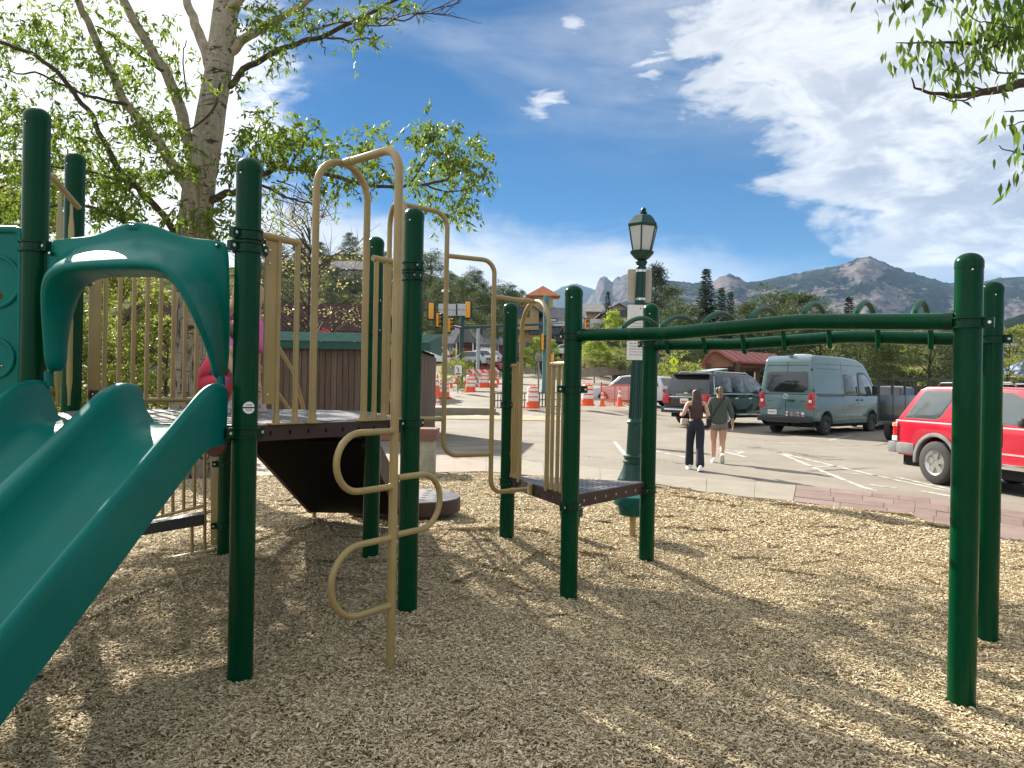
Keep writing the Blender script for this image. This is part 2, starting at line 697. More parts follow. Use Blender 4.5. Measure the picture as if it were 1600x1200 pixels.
# painted stall lines, worn
def worn_paint():
    m = mat('worn_white_line', (0.60, 0.58, 0.53), 0.8)
    nt = m.node_tree
    X.nt = nt
    b = nt.nodes['Principled BSDF']
    tc = nt.nodes.new('ShaderNodeTexCoord')
    n = xnoise(tc.outputs['Object'], 5.0, 8, 0.75)
    nt.links.new(xmix(sstep(n, 0.42, 0.60), (0.48, 0.46, 0.42), (0.21, 0.195, 0.165)).s, b.inputs['Base Color'])
    return m


M_LINE = worn_paint()
for pts in ([(1216, 707), (1300, 727), (1400, 750), (1490, 769), (1560, 785)], [(1216, 707), (1290, 738), (1345, 760), (1372, 768)],
            [(1265, 729), (1320, 728)], [(1320, 739), (1372, 743)], [(1360, 757), (1400, 763)],
            [(1400, 745), (1500, 768)], [(1440, 767), (1500, 778)],
            [(1130, 686), (1200, 690), (1290, 696)], [(1105, 700), (1140, 703), (1162, 706), (1150, 709)], [(1132, 706), (1165, 714)],
            [(1000, 700), (1060, 712), (1080, 716)], [(1296, 688), (1330, 680)],
            [(930, 648), (1000, 655)], [(960, 690), (985, 720)]):
    P = [G(x, y, -0.046) for x, y in pts]
    w = 0.10
    V, F = [], []
    for i, p in enumerate(P):
        d = (P[min(i + 1, len(P) - 1)] - P[max(i - 1, 0)])
        d.z = 0
        d.normalize()
        nrm = Vector((-d.y, d.x, 0)) * w / 2
        V += [(*(p - nrm).xy, H(*p.xy) + 0.005), (*(p + nrm).xy, H(*p.xy) + 0.005)]
    F = [(2 * i, 2 * i + 2, 2 * i + 3, 2 * i + 1) for i in range(len(P) - 1)]
    link('road_marking', np_mesh('road_marking', V, F, M_LINE), kind='structure')

# pavement round the mulch: bed, then slabs
V = []
for i in range(61):
    t = (len(INNER) - 1) * i / 60
    a, b = along(INNER, t), along(OUTER, t)
    V += [(a.x, a.y, -0.075), (a.x, a.y, -0.042), (b.x, b.y, -0.042)]
F = []
for i in range(60):
    for k in range(2):
        F.append((3 * i + k, 3 * i + 3 + k, 3 * i + 4 + k, 3 * i + 1 + k))
walk = link('sidewalk', np_mesh('sidewalk', V, F, M_JOINT), kind='structure')


def slab(t0, t1, c0, c1, m, gap=0.008, z=-0.036):
    def q(t, c):
        a, b = along(INNER, t), along(OUTER, t)
        return a.lerp(b, c)
    P = [q(t0, c0), q(t1, c0), q(t1, c1), q(t0, c1)]
    ctr = sum(P, Vector()) / 4
    dz = random.uniform(-0.002, 0.002)
    out = []
    for p in P:
        d = (ctr - p)
        d.z = 0
        p2 = p + d.normalized() * gap
        out.append(Vector((p2.x, p2.y, -0.05)))
    mb = MB()
    mb.ext(out, (0, 0, 0.05 + z + dz), m)
    return mb.build('slab', walk, angle=0)


t = 0.0
while t < 6.0:                              # pinkish concrete at the left
    dt = 0.35 if t > 1 else 0.12
    slab(t, min(t + dt, 6.0), 0, 1, M_PINK)
    t += dt
t = 6.0
while t < 9.98:                             # pale concrete in the middle
    slab(t, min(t + 0.665, 10.0), 0, 1, M_CONC)
    t += 0.665
rows = [0.0, 0.24, 0.47, 0.74, 1.0]
for k in range(4):                          # red flagstones at the right
    t = 10.0
    while t < 13.95:
        dt = random.uniform(0.22, 0.62)
        slab(t, min(t + dt, 14.0), rows[k], rows[k + 1], random.choice((M_RED_A, M_RED_B, M_RED_A)), 0.006,
             -0.034 + random.uniform(-0.004, 0.003))
        t += dt

# ---------------------------------------------------------------- wood mulch
MOUNDS = [(-0.02, 6.4, 0.16, 0.8), (-1.09, 5.82, 0.12, 0.8), (-2.3, 6.1, 0.11, 0.9), (1.15, 6.2, 0.05, 0.7), (-0.65, 4.85, 0.04, 0.5),
          (-0.4, 6.9, 0.08, 0.8), (1.6, 7.2, 0.05, 1.0), (-2.0, 7.6, 0.06, 0.9), (2.6, 5.6, -0.03, 0.8), (0.9, 4.6, -0.035, 0.8)]


def inner_y(x):
    xs = [p.x for p in INNER]
    return float(np.interp(x, xs, [p.y for p in INNER]))


def mulch_z(x, y):
    z = 0.0
    for mx, my, h, r in MOUNDS:
        d2 = ((x - mx) ** 2 + (y - my) ** 2) / (r * r)
        if d2 < 9:
            z += h * math.exp(-d2)
    z += 0.034 * mnoise.noise((x * 1.5, y * 1.5, 3.3)) + 0.010 * mnoise.noise((x * 5.0, y * 5.0, 7.7))
    e = inner_y(x) - y
    z -= 0.05 * sm(e, 0.6, 0.0)
    return z


V, F = [], []
nx, ny = 190, 150
for i in range(nx):
    x = -9.0 + 18.0 * i / (nx - 1)
    ye = inner_y(x) + 0.02
    for j in range(ny):
        y = -4.0 + (ye + 4.0) * (j / (ny - 1)) ** 0.75
        V.append((x, y, mulch_z(x, y) - 0.006))
for i in range(nx - 1):
    for j in range(ny - 1):
        F.append((i * ny + j, (i + 1) * ny + j, (i + 1) * ny + j + 1, i * ny + j + 1))
link('mulch_bed', np_mesh('mulch_bed', V, F, M_MULCHBED, smooth=True), kind='structure')


def chip_material():
    m = bpy.data.materials.new('wood_chip')
    m.use_nodes = True
    nt = m.node_tree
    X.nt = nt
    b = nt.nodes['Principled BSDF']
    b.inputs['Roughness'].default_value = 0.8
    b.inputs['Specular IOR Level'].default_value = 0.25
    at = nt.nodes.new('ShaderNodeAttribute')
    at.attribute_name = 'tone'
    rp = nt.nodes.new('ShaderNodeValToRGB')
    cr = rp.color_ramp
    for p, c in ((0.0, (0.10, 0.068, 0.036)), (0.2, (0.33, 0.255, 0.15)), (0.5, (0.51, 0.415, 0.26)), (0.8, (0.62, 0.525, 0.35)),
                 (1.0, (0.68, 0.58, 0.42))):
        if p in (0.0, 1.0):
            e = cr.elements[0 if p == 0 else -1]
        else:
            e = cr.elements.new(p)
        e.color = (*c, 1)
    nt.links.new(at.outputs['Fac'], rp.inputs[0])
    nt.links.new(rp.outputs[0], b.inputs['Base Color'])
    return m


M_CHIP = chip_material()
TILE = 0.55


def chip_tile(n, seed, lmin, lmax):
    """One tile of chips: bent, tapered slivers of wood lying every way."""
    r = np.random.default_rng(seed)
    L = r.uniform(lmin, lmax, n) * (1 + 0.6 * (r.random(n) > 0.93))
    W = L * r.uniform(0.16, 0.36, n)
    T = r.uniform(0.0018, 0.004, n)
    a = r.uniform(0, 2 * np.pi, n)
    pit = r.normal(0, 0.17, n)
    rol = r.normal(0, 0.30, n)
    cx, cy = r.uniform(-TILE / 2, TILE / 2, (2, n))
    cz = r.uniform(-0.002, 0.015, n)
    bend = r.normal(0, 0.10, n) * L
    prof = [(-0.5, 0.35), (-0.18, 1.0), (0.2, 0.92), (0.5, 0.25)]
    tx, ty = np.cos(a) * np.cos(pit), np.sin(a) * np.cos(pit)
    tz = np.sin(pit)
    bx, by, bz = -np.sin(a) * np.cos(rol), np.cos(a) * np.cos(rol), np.sin(rol)
    V = np.zeros((n, 12, 3))
    for k, (s, w) in enumerate(prof):
        up = bend * (1 - (2 * s) ** 2)
        for q, (sg, dn) in enumerate(((1, 0), (-1, 0), (0, 1))):
            V[:, k * 3 + q, 0] = cx + tx * L * s + bx * W * 0.5 * w * sg
            V[:, k * 3 + q, 1] = cy + ty * L * s + by * W * 0.5 * w * sg
            V[:, k * 3 + q, 2] = cz + tz * L * s + bz * W * 0.5 * w * sg + up - dn * T * 1.6
    f = []
    for k in range(3):
        b0, b1 = k * 3, k * 3 + 3
        f += [(b0, b0 + 1, b1 + 1, b1), (b0 + 1, b0 + 2, b1 + 2, b1 + 1), (b0 + 2, b0, b1, b1 + 2)]
    f = np.array(f)
    F = (f[None] + (np.arange(n) * 12)[:, None, None]).reshape(-1, 4)
    tone = np.clip(r.beta(2.2, 2.2, n) + r.normal(0, 0.06, n), 0, 1)
    return V.reshape(-1, 3), F, np.repeat(tone, 12)


def make_chips():
    Vs, Fs, tones, tids, rots = [], [], [], [], []
    off = 0
    KT = 6
    for k in range(KT):
        n, lo, hi = (3600, 0.013, 0.031) if k < 4 else (1600, 0.022, 0.046)
        v, f, t = chip_tile(n, 100 + k, lo, hi)
        Vs.append(v); Fs.append(f + off); tones.append(t)
        tids.append(np.full(len(v), k)); rots.append(np.zeros((len(v), 3)))
        off += len(v)
    P, R, T = [], [], []
    step = 0.42
    yy = 1.4
    while yy < 12.6:
        half = 0.80 * yy + 2.4
        xx = -half
        while xx < half:
            x, y = xx + random.uniform(-.05, .05), yy + random.uniform(-.05, .05)
            if y < inner_y(x) - 0.16 and -8.8 < x < 8.8:
                e = 0.12
                z = mulch_z(x, y)
                gx = (mulch_z(x + e, y) - mulch_z(x - e, y)) / (2 * e)
                gy = (mulch_z(x, y + e) - mulch_z(x, y - e)) / (2 * e)
                nrm = Vector((-gx, -gy, 1)).normalized()
                q = nrm.to_track_quat('Z', 'Y') @ Matrix.Rotation(random.uniform(0, 6.283), 3, 'Z').to_quaternion()
                P.append((x, y, z)); R.append(q.to_euler()); T.append(10 + (random.randrange(4) if y < 7.0 else 4 + random.randrange(2)))
            xx += step
        yy += step
    allV = np.vstack(Vs + [np.array(P)])
    allF = np.vstack(Fs)
    npnt = len(P)
    me = np_mesh('wood_chips', allV, allF, M_CHIP, {'tone': ('POINT', np.concatenate(tones + [np.zeros(npnt)])),
                                                    'tid': ('POINT', np.concatenate(tids + [np.array(T)]))})
    rv = me.attributes.new('rot', 'FLOAT_VECTOR', 'POINT')
    rv.data.foreach_set('vector', np.vstack(rots + [np.array([tuple(e) for e in R])]).astype(np.float32).ravel())
    o = link('wood_chips', me, kind='stuff')
    ng = bpy.data.node_groups.new('scatter_chips', 'GeometryNodeTree')
    ng.interface.new_socket('Geometry', in_out='INPUT', socket_type='NodeSocketGeometry')
    ng.interface.new_socket('Geometry', in_out='OUTPUT', socket_type='NodeSocketGeometry')
    N, Lk = ng.nodes, ng.links
    gi, go = N.new('NodeGroupInput'), N.new('NodeGroupOutput')
    join = N.new('GeometryNodeJoinGeometry')
    tid = N.new('GeometryNodeInputNamedAttribute'); tid.data_type = 'FLOAT'; tid.inputs[0].default_value = 'tid'
    rot = N.new('GeometryNodeInputNamedAttribute'); rot.data_type = 'FLOAT_VECTOR'; rot.inputs[0].default_value = 'rot'
    for k in range(KT):
        outs = []
        for val in (k, 10 + k):
            cmp_ = N.new('FunctionNodeCompare'); cmp_.data_type = 'FLOAT'; cmp_.operation = 'EQUAL'
            Lk.new(tid.outputs[0], cmp_.inputs[0])
            cmp_.inputs[1].default_value = val
            cmp_.inputs['Epsilon'].default_value = 0.2
            sp = N.new('GeometryNodeSeparateGeometry'); sp.domain = 'POINT'
            Lk.new(gi.outputs[0], sp.inputs[0])
            Lk.new(cmp_.outputs[0], sp.inputs[1])
            outs.append(sp.outputs[0])
        ip = N.new('GeometryNodeInstanceOnPoints')
        Lk.new(outs[1], ip.inputs['Points'])
        Lk.new(outs[0], ip.inputs['Instance'])
        Lk.new(rot.outputs[0], ip.inputs['Rotation'])
        Lk.new(ip.outputs[0], join.inputs[0])
    Lk.new(join.outputs[0], go.inputs[0])
    md = o.modifiers.new('scatter', 'NODES')
    md.node_group = ng
    return o


make_chips()

# ---------------------------------------------------------------- hills and mountains
def rock_forest(name, rock, rock2, forest, scale, bias=0.0, speck=0.09, grass=None):
    m = bpy.data.materials.new(name)
    m.use_nodes = True
    nt = m.node_tree
    X.nt = nt
    b = nt.nodes['Principled BSDF']
    b.inputs['Roughness'].default_value = 0.95
    b.inputs['Specular IOR Level'].default_value = 0.0
    tc = nt.nodes.new('ShaderNodeTexCoord')
    ob = tc.outputs['Object']
    at = nt.nodes.new('ShaderNodeAttribute'); at.attribute_name = 'rock'
    n1 = xnoise(ob, scale, 9, 0.62, 0.4)
    n2 = xnoise(ob, speck, 4, 0.7)
    n3 = xnoise(ob, scale * 3.0, 8, 0.7)
    mask = sstep(n1 + X(at.outputs['Fac']) * 0.26 + (n2 - 0.5) * 0.85 + bias, 0.52, 0.62)
    rk = xmix(sstep(n3, 0.3, 0.7), rock, rock2)
    fo = xmix(sstep(n2, 0.35, 0.7), tuple(c * 0.55 for c in forest), forest)
    if grass:
        fo = xmix(sstep(n3, 0.42, 0.62), fo, grass)
    nt.links.new(xmix(mask, fo, rk).s, b.inputs['Base Color'])
    bp = nt.nodes.new('ShaderNodeBump')
    bp.inputs['Strength'].default_value = 0.9
    bp.inputs['Distance'].default_value = 0.3 / speck
    nt.links.new((n2 * 0.7 + n3 * 0.6).s, bp.inputs['Height'])
    nt.links.new(bp.outputs[0], b.inputs['Normal'])
    return m


def mountain(name, crest, d0, d1, m, domes=(), step=3, rows=70, amp=0.06, jag=0.4, seed=0.0, zbase=None, power=0.85, rough=1.0):
    xs = np.arange(crest[0][0], crest[-1][0] + 1, step)
    ys = np.interp(xs, [c[0] for c in crest], [c[1] for c in crest])
    V, R = [], []
    for px, py in zip(xs, ys):
        top = U(px, py, d1)
        jg = (jag * 1.6 * mnoise.noise((px * 0.09, seed, 1.0)) + jag * 1.1 * mnoise.noise((px * 0.45, seed, 2.0))) / FPX * d1
        dirx = top.x / d1
        h = top.z
        for j in range(rows + 8):
            t = j / (rows - 1)
            y = d0 + (d1 - d0) * min(t, 1.15)
            x = dirx * y
            z0 = zbase if zbase is not None else H(x, d0) - 2
            k = t ** power if t <= 1 else 1 - (t - 1) * 1.6
            z = z0 + (h - z0) * k + jg * sm(t, .86, 1.0)
            env = math.sin(math.pi * min(t, 1)) if t < 1 else 0
            f = 900.0 / d1
            q = Vector((x * 0.0035 * f * 2, y * 0.0035 * f * 2, seed))
            nz = mnoise.fractal(q, 0.8, 2.1, 6) * .6 + (.35 - abs(mnoise.fractal(q * 1.7, .8, 2.1, 5))) * rough
            rk = 0.0
            z += env * amp * (h - z0) * nz
            if t <= 1:
                zpx = 600 - (z - EYE) / y * FPX
                for (dx_, dy_, rx, ry, s) in domes:
                    dd = ((px - dx_) / rx) ** 2 + ((zpx - dy_) / ry) ** 2
                    dd += 0.7 * mnoise.noise((px * .05, zpx * .07, seed)) + .4 * mnoise.noise((px * .16, zpx * .2, seed))
                    if dd < 1:
                        b = (1 - dd)
                        rk = max(rk, s * min(1, b * 1.6))
            V.append((x, y, z)); R.append(rk)
    n = rows + 8
    F = []
    for i in range(len(xs) - 1):
        for j in range(n - 1):
            F.append((i * n + j, (i + 1) * n + j, (i + 1) * n + j + 1, i * n + j + 1))
    me = np_mesh(name, V, F, m, {'rock': ('POINT', R)}, smooth=True)
    return link(name, me, kind='structure')


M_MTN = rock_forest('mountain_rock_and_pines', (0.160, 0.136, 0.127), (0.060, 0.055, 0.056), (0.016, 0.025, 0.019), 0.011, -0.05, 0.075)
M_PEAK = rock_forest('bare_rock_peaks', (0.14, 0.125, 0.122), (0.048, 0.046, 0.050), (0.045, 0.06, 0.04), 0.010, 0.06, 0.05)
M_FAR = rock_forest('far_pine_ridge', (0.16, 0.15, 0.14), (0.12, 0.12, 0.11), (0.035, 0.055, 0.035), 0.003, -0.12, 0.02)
M_HILL = rock_forest('grassy_hillside', (0.145, 0.132, 0.075), (0.11, 0.108, 0.05), (0.042, 0.055, 0.018), 0.05, 0.0, 0.6, grass=(0.135, 0.13, 0.05))
M_MEADOW = rock_forest('yellow_meadow', (0.24, 0.205, 0.10), (0.17, 0.17, 0.06), (0.10, 0.125, 0.03), 0.06, 0.08, 0.7, grass=(0.17, 0.185, 0.05))

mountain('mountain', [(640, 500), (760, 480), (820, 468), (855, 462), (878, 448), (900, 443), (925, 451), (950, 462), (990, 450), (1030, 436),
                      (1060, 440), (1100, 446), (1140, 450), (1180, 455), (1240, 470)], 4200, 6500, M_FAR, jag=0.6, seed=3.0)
mountain('mountain', [(870, 500), (905, 482), (918, 470), (930, 452), (937, 434), (944, 431), (950, 437), (956, 441), (963, 434), (974, 429),
                      (982, 428), (992, 438), (1002, 441), (1012, 436), (1030, 452), (1060, 466), (1110, 482), (1150, 500)], 2600, 3800, M_PEAK,
         domes=[(942, 452, 12, 26, 1.0), (975, 455, 26, 32, 1.0), (1005, 462, 20, 26, 1.0), (925, 476, 16, 20, 0.7)], jag=2.2, seed=8.0, amp=0.16, step=2)
mountain('mountain', [(960, 480), (1010, 452), (1045, 438), (1080, 442), (1112, 441), (1124, 433), (1140, 428), (1155, 433), (1166, 441),
                      (1182, 440), (1200, 436), (1240, 428), (1280, 420), (1310, 415), (1330, 408), (1345, 402), (1360, 401), (1375, 407),
                      (1400, 418), (1430, 428), (1480, 442), (1530, 442), (1560, 434), (1600, 432), (1700, 424), (1850, 436), (2050, 450)],
         1500, 2700, M_MTN,
         domes=[(1140, 440, 30, 16, 1.0), (1352, 412, 42, 20, 1.0), (1395, 455, 34, 26, 1.0), (1340, 470, 24, 26, 0.9), (1395, 490, 26, 22, 1.0),
                (1310, 470, 20, 20, 0.8), (1150, 478, 36, 30, 0.8), (1210, 470, 34, 18, 0.6), (1255, 480, 26, 26, 0.7), (1500, 470, 22, 24, 0.9),
                (1590, 475, 30, 26, 0.9), (1180, 452, 30, 9, 0.6), (1290, 445, 36, 9, 0.6), (1075, 470, 24, 22, 0.5), (1450, 500, 30, 20, 0.5)],
         jag=1.6, seed=13.0, amp=0.11, rows=110)
mountain('mountain', [(1470, 560), (1530, 515), (1575, 498), (1600, 490), (1640, 484), (1720, 480), (1850, 500)], 420, 640, M_MTN,
         domes=[(1600, 515, 40, 20, 1.0), (1660, 505, 40, 20, 1.0)], jag=1.0, seed=19.0, amp=0.08)
mountain('hillside', [(-260, 470), (100, 450), (300, 425), (420, 412), (480, 402), (540, 396), (600, 402), (660, 425), (720, 448), (780, 462),
                      (850, 474), (920, 500), (980, 540)], 95, 230, M_HILL, jag=0.8, seed=23.0, amp=0.05, power=0.95, rough=0)
mountain('hillside', [(1180, 575), (1250, 548), (1310, 532), (1350, 522), (1400, 524), (1480, 528), (1600, 538), (1760, 550)], 110, 190, M_MEADOW,
         jag=0.8, seed=29.0, amp=0.05)

# ---------------------------------------------------------------- thin air that fades the far ridges
hm = bpy.data.materials.new('thin_haze')
hm.use_nodes = True
nt = hm.node_tree
nt.nodes.clear()
ho = nt.nodes.new('ShaderNodeOutputMaterial')
hv = nt.nodes.new('ShaderNodeVolumePrincipled')
hv.inputs['Color'].default_value = (0.42, 0.66, 1.0, 1)
hv.inputs['Density'].default_value = 0.00006
nt.links.new(hv.outputs[0], ho.inputs['Volume'])
mb = MB()
mb.box((0, 0, 525), (16600, 16600, 1053), hm)
hz = mb.build('haze', None, angle=0)
hz['kind'] = 'stuff'
# ---------------------------------------------------------------- the play structure
play = thing('play_structure', 'large green and tan playground climber with double slide and overhead ladder standing in mulch',
             'play structure', (-0.6, 4.9, 0), world=True)

P0, P1, P2, P3 = Vector((-2.53, 3.90, 0)), Vector((-1.374, 3.81, 0)), Vector((-0.655, 4.81, 0)), Vector((-1.09, 5.82, 0))
P4, P5 = Vector((-2.31, 6.0, 0)), Vector((-3.04, 5.10, 0))
PA, PB, PC = Vector((0.432, 5.30, 0)), Vector((1.15, 6.18, 0)), Vector((-0.023, 6.40, 0))
PD, PE = Vector((2.265, 3.68, 0)), Vector((3.0, 4.63, 0))
DECK, TRI = 1.31, 0.755
PR = 0.0635


def clamp_mb(mb, p, z, ang, r=PR, single=False, double_ear=True):
    """A two-piece ring clamp with lips, ears and steel bolts."""
    h = 0.027
    mb.lathe([(r + .0015, -h), (r + .013, -h), (r + .013, -h + .008), (r + .005, -h + .011), (r + .005, h - .011), (r + .013, h - .008),
              (r + .013, h), (r + .0015, h)], M_CLAMP, (p.x, p.y, z), 28)
    for k in ((0, 1) if double_ear else (0,)):
        a = ang + math.pi * k
        d = Vector((math.cos(a), math.sin(a), 0))
        s = Vector((-d.y, d.x, 0))
        rot = Matrix.Rotation(a, 3, 'Z')
        mb.box(Vector((p.x, p.y, z)) + d * (r + .022), (.05, .030, .050), M_CLAMP, rot)
        for sg in (-1, 1):
            c = Vector((p.x, p.y, z)) + d * (r + .030) + s * sg * .0165
            mb.tube([c, c + s * sg * .006], .0085, M_STEEL, 6)


def post(p, top, clamps, name='post', rivet_ang=-1.9):
    mb = MB()
    gz = mulch_z(p.x, p.y)
    mb.lathe([(PR, gz - 0.25), (PR, top - 0.075)], M_POST, (p.x, p.y, 0), 32)
    mb.lathe([(PR - .003, gz - 0.02), (PR - .003, gz - 0.019)], M_POST, (p.x, p.y, 0), 4)
    o = mb.build(name, play)
    c = MB()
    prof = [(PR + .0022, top - 0.078), (PR + .0022, top - PR * .82)]
    for k in range(1, 9):
        a = math.pi / 2 * k / 8
        prof.append(((PR + .0022) * math.cos(a) if k < 8 else 0.0, top - PR * .82 + PR * .82 * math.sin(a)))
    c.lathe(prof, M_POST, (p.x, p.y, 0), 32)
    d = Vector((math.cos(rivet_ang), math.sin(rivet_ang), 0))
    q = Vector((p.x, p.y, top - 0.092)) + d * PR
    c.tube([q, q + d * .003], .0045, M_STEEL, 8)
    c.build('post_cap', o)
    for z, a, *r in clamps:
        cm = MB()
        clamp_mb(cm, p, z, a, double_ear=not r)
        cm.build('clamp', o)
    return o


a01 = math.atan2(P1.y - P0.y, P1.x - P0.x)
a12 = math.atan2(P2.y - P1.y, P2.x - P1.x)
a23 = math.atan2(P3.y - P2.y, P3.x - P2.x)
aAC = math.atan2(PC.y - PA.y, PC.x - PA.x)
aAD = math.atan2(PD.y - PA.y, PD.x - PA.x)
aAB = math.atan2(PB.y - PA.y, PB.x - PA.x)

post(P0, 2.96, [(2.225, 2.7), (1.27, a01)])
p1o = post(P1, 2.69, [(2.225, a12), (2.29, a12 + .15), (1.275, a12)])
post(P2, 2.685, [(2.235, a23), (2.30, a23 + .2), (1.285, a12 + math.pi)])
post(P3, 2.69, [(2.18, a23), (1.95, a23), (1.28, a23)])
post(P5, 3.09, [(2.2, 0.3), (1.27, 0.6)])
post(PA, 2.265, [(1.90, aAD), (1.52, .2), (0.685, aAB)])
post(PB, 2.245, [(1.905, aAD + math.pi), (0.69, aAB + 3.4)])
post(PC, 2.255, [(1.37, aAC), (0.70, aAC)])
post(PD, 2.245, [(1.895, aAD + math.pi)])
post(PE, 2.25, [(1.885, aAD + math.pi)])
# short post that carries the deck on the far side
mb = MB()
mb.lathe([(.056, -.1), (.056, 1.21)], M_POST, (P4.x, P4.y, 0), 28)
sp = mb.build('deck_post', play, label='short green post under the far side of the deck')
for z in (1.20, .86, .36):
    cm = MB()
    clamp_mb(cm, P4, z, 3.5, r=.056, double_ear=False)
    cm.build('clamp', sp)

# round white maker's sticker on the nearest left post, worn label on the right-hand far post
mb = MB()
ctr = Vector((P1.x, P1.y, 1.405))
for (u0, u1, v0, v1, m_) in ():
    pass
for part_z, lo, hi in ((0, .004, .030), (1, -.030, -.004)):
    V, F = [], []
    n = 14
    rr = PR + .0035
    ga = math.atan2(-P1.y, -P1.x) + 0.30
    for i in range(n + 1):
        for j in range(5):
            zz = lo + (hi - lo) * j / 4
            hw = math.sqrt(max(.031 ** 2 - zz ** 2, 1e-6))
            s = -hw + 2 * hw * i / n
            a = ga + s / rr
            V.append((P1.x + rr * math.cos(a), P1.y + rr * math.sin(a), ctr.z + zz))
    for i in range(n):
        for j in range(4):
            F.append((i * 5 + j, i * 5 + 5 + j, i * 5 + 6 + j, i * 5 + 1 + j))
    mb.add(V, F, M_WHITE)
gry = mat('sticker_grey', (.30, .31, .30), .6)
for k, zz in enumerate((.011, .017, -.010, -.016)):
    V, F = [], []
    rr = PR + .0042
    for i in range(9):
        s = -.017 + .034 * i / 8
        a = ga + s / rr
        for dz in (-.0018, .0018):
            V.append((P1.x + rr * math.cos(a), P1.y + rr * math.sin(a), ctr.z + zz + dz))
    F = [(2 * i, 2 * i + 2, 2 * i + 3, 2 * i + 1) for i in range(8)]
    mb.add(V, F, gry)
mb.build('sticker', p1o)
mb = MB()
V, F = [], []
rr = PR + .003
for i in range(9):
    a = -0.62 + .9 * i / 8
    for j in range(5):
        V.append((PE.x + rr * math.cos(a), PE.y + rr * math.sin(a), 1.28 + (.145 if 0 < i < 8 else .125) * (j / 4 - .5)))
for i in range(8):
    for j in range(4):
        F.append((i * 5 + j, i * 5 + 5 + j, i * 5 + 6 + j, i * 5 + 1 + j))
mb.add(V, F, mat('worn_label', (.55, .55, .53), .7, var=.5, vscale=30))
mb.build('sticker', play, label='worn white label wrapped on the right post')

# ---- main deck: six-sided plate with a skirt whose slots are proud dark blocks
HEX = [P0, P1, P2, P3, P4, P5]
ctr = sum(HEX, Vector()) / 6
mb = MB()
mb.ext([(ctr.lerp(p, 1.0).x, ctr.lerp(p, 1.0).y, DECK - .012) for p in HEX], (0, 0, .012), M_DECK)
deck = mb.build('deck', play, angle=30)
mb = MB()
for i in range(6):
    a, b = HEX[i], HEX[(i + 1) % 6]
    d = (b - a).normalized()
    n = Vector((d.y, -d.x, 0))
    q = [a + d * .075, b - d * .075]
    base = q[0] - n * .012 + Vector((0, 0, DECK - .085))
    mb.ext([q[0] + n * .004 + Vector((0, 0, DECK - .085)), q[1] + n * .004 + Vector((0, 0, DECK - .085)),
            q[1] - n * .02 + Vector((0, 0, DECK - .085)), q[0] - n * .02 + Vector((0, 0, DECK - .085))], (0, 0, .083), M_BROWN)
    L = (q[1] - q[0]).length
    k = 0
    s = .08
    while s < L - .05:
        c = q[0] + d * s + n * .0045 + Vector((0, 0, DECK - .045))
        mb.box(c, (.010, .004, .022), M_DARK, Matrix.Rotation(math.atan2(d.y, d.x), 3, 'Z'))  # dark blocks stand in for the shade inside open slots
        s += .125
mb.build('deck_skirt', deck, angle=30)
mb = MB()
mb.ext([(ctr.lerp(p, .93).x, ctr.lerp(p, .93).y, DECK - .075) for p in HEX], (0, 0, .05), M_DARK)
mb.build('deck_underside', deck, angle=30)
# plank lines on the deck
mb = MB()
for k in range(-8, 9):
    y = ctr.y + k * .115
    xs = []
    for i in range(6):
        a, b = HEX[i], HEX[(i + 1) % 6]
        if (a.y - y) * (b.y - y) < 0:
            xs.append(a.x + (b.x - a.x) * (y - a.y) / (b.y - a.y))
    if len(xs) == 2:
        x0, x1 = sorted(xs)
        if x1 - x0 > .3:
            mb.box(((x0 + x1) / 2, y, DECK + .0022), (x1 - x0 - .12, .100, .0044), M_DECK)
mb.build('deck_plank_strips', deck, angle=0)


# ---- triangular deck with holes
def circle(c, r, n, ax=Vector((1, 0, 0)), ay=Vector((0, 1, 0)), sx=1.0):
    return [Vector(c) + ax * math.cos(2 * math.pi * k / n) * r * sx + ay * math.sin(2 * math.pi * k / n) * r for k in range(n)]


tri = [PA, PB, PC]
tc_ = sum(tri, Vector()) / 3
outer = [Vector((tc_.lerp(p, .97).x, tc_.lerp(p, .97).y, TRI - .012)) for p in tri]
holes = []
e1 = (PB - PA).normalized()
e2 = Vector((-e1.y, e1.x, 0))


def inside(p, T, mgn):
    for i in range(3):
        a, b = T[i], T[(i + 1) % 3]
        d = (b - a).normalized()
        if (p - a).dot(Vector((-d.y, d.x, 0))) < mgn:
            return False
    return True


for i in range(-2, 18):
    for j in range(-2, 18):
        c = PA + e1 * (i * .075 + (j % 2) * .0375) + e2 * j * .075
        if inside(c, [Vector((p.x, p.y, 0)) for p in outer], .06):
            holes.append(circle((c.x, c.y, TRI - .012), .016, 8, e1, e2))
mb = MB()
mb.holed(outer, holes, (0, 0, .012), M_DECK)
tdeck = mb.build('triangular_deck', play, angle=30)
mb = MB()
for i in range(3):
    a, b = tri[i], tri[(i + 1) % 3]
    d = (b - a).normalized()
    n = Vector((d.y, -d.x, 0))
    q0, q1 = a + d * .07, b - d * .07
    mb.ext([q0 + n * .006 + Vector((0, 0, TRI - .095)), q1 + n * .006 + Vector((0, 0, TRI - .095)),
            q1 - n * .018 + Vector((0, 0, TRI - .095)), q0 - n * .018 + Vector((0, 0, TRI - .095))], (0, 0, .093), M_BROWN)
    s, L = .10, (q1 - q0).length
    while s < L - .05:
        c = q0 + d * s + n * .0062 + Vector((0, 0, TRI - .05))
        mb.box(c, (.009, .005, .018), M_STEEL, Matrix.Rotation(math.atan2(d.y, d.x), 3, 'Z'))
        s += .15
mb.build('deck_skirt', tdeck, angle=30)
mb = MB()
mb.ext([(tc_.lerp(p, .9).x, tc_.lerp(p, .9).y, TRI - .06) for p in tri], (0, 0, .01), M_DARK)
mb.build('deck_underside', tdeck, angle=30)


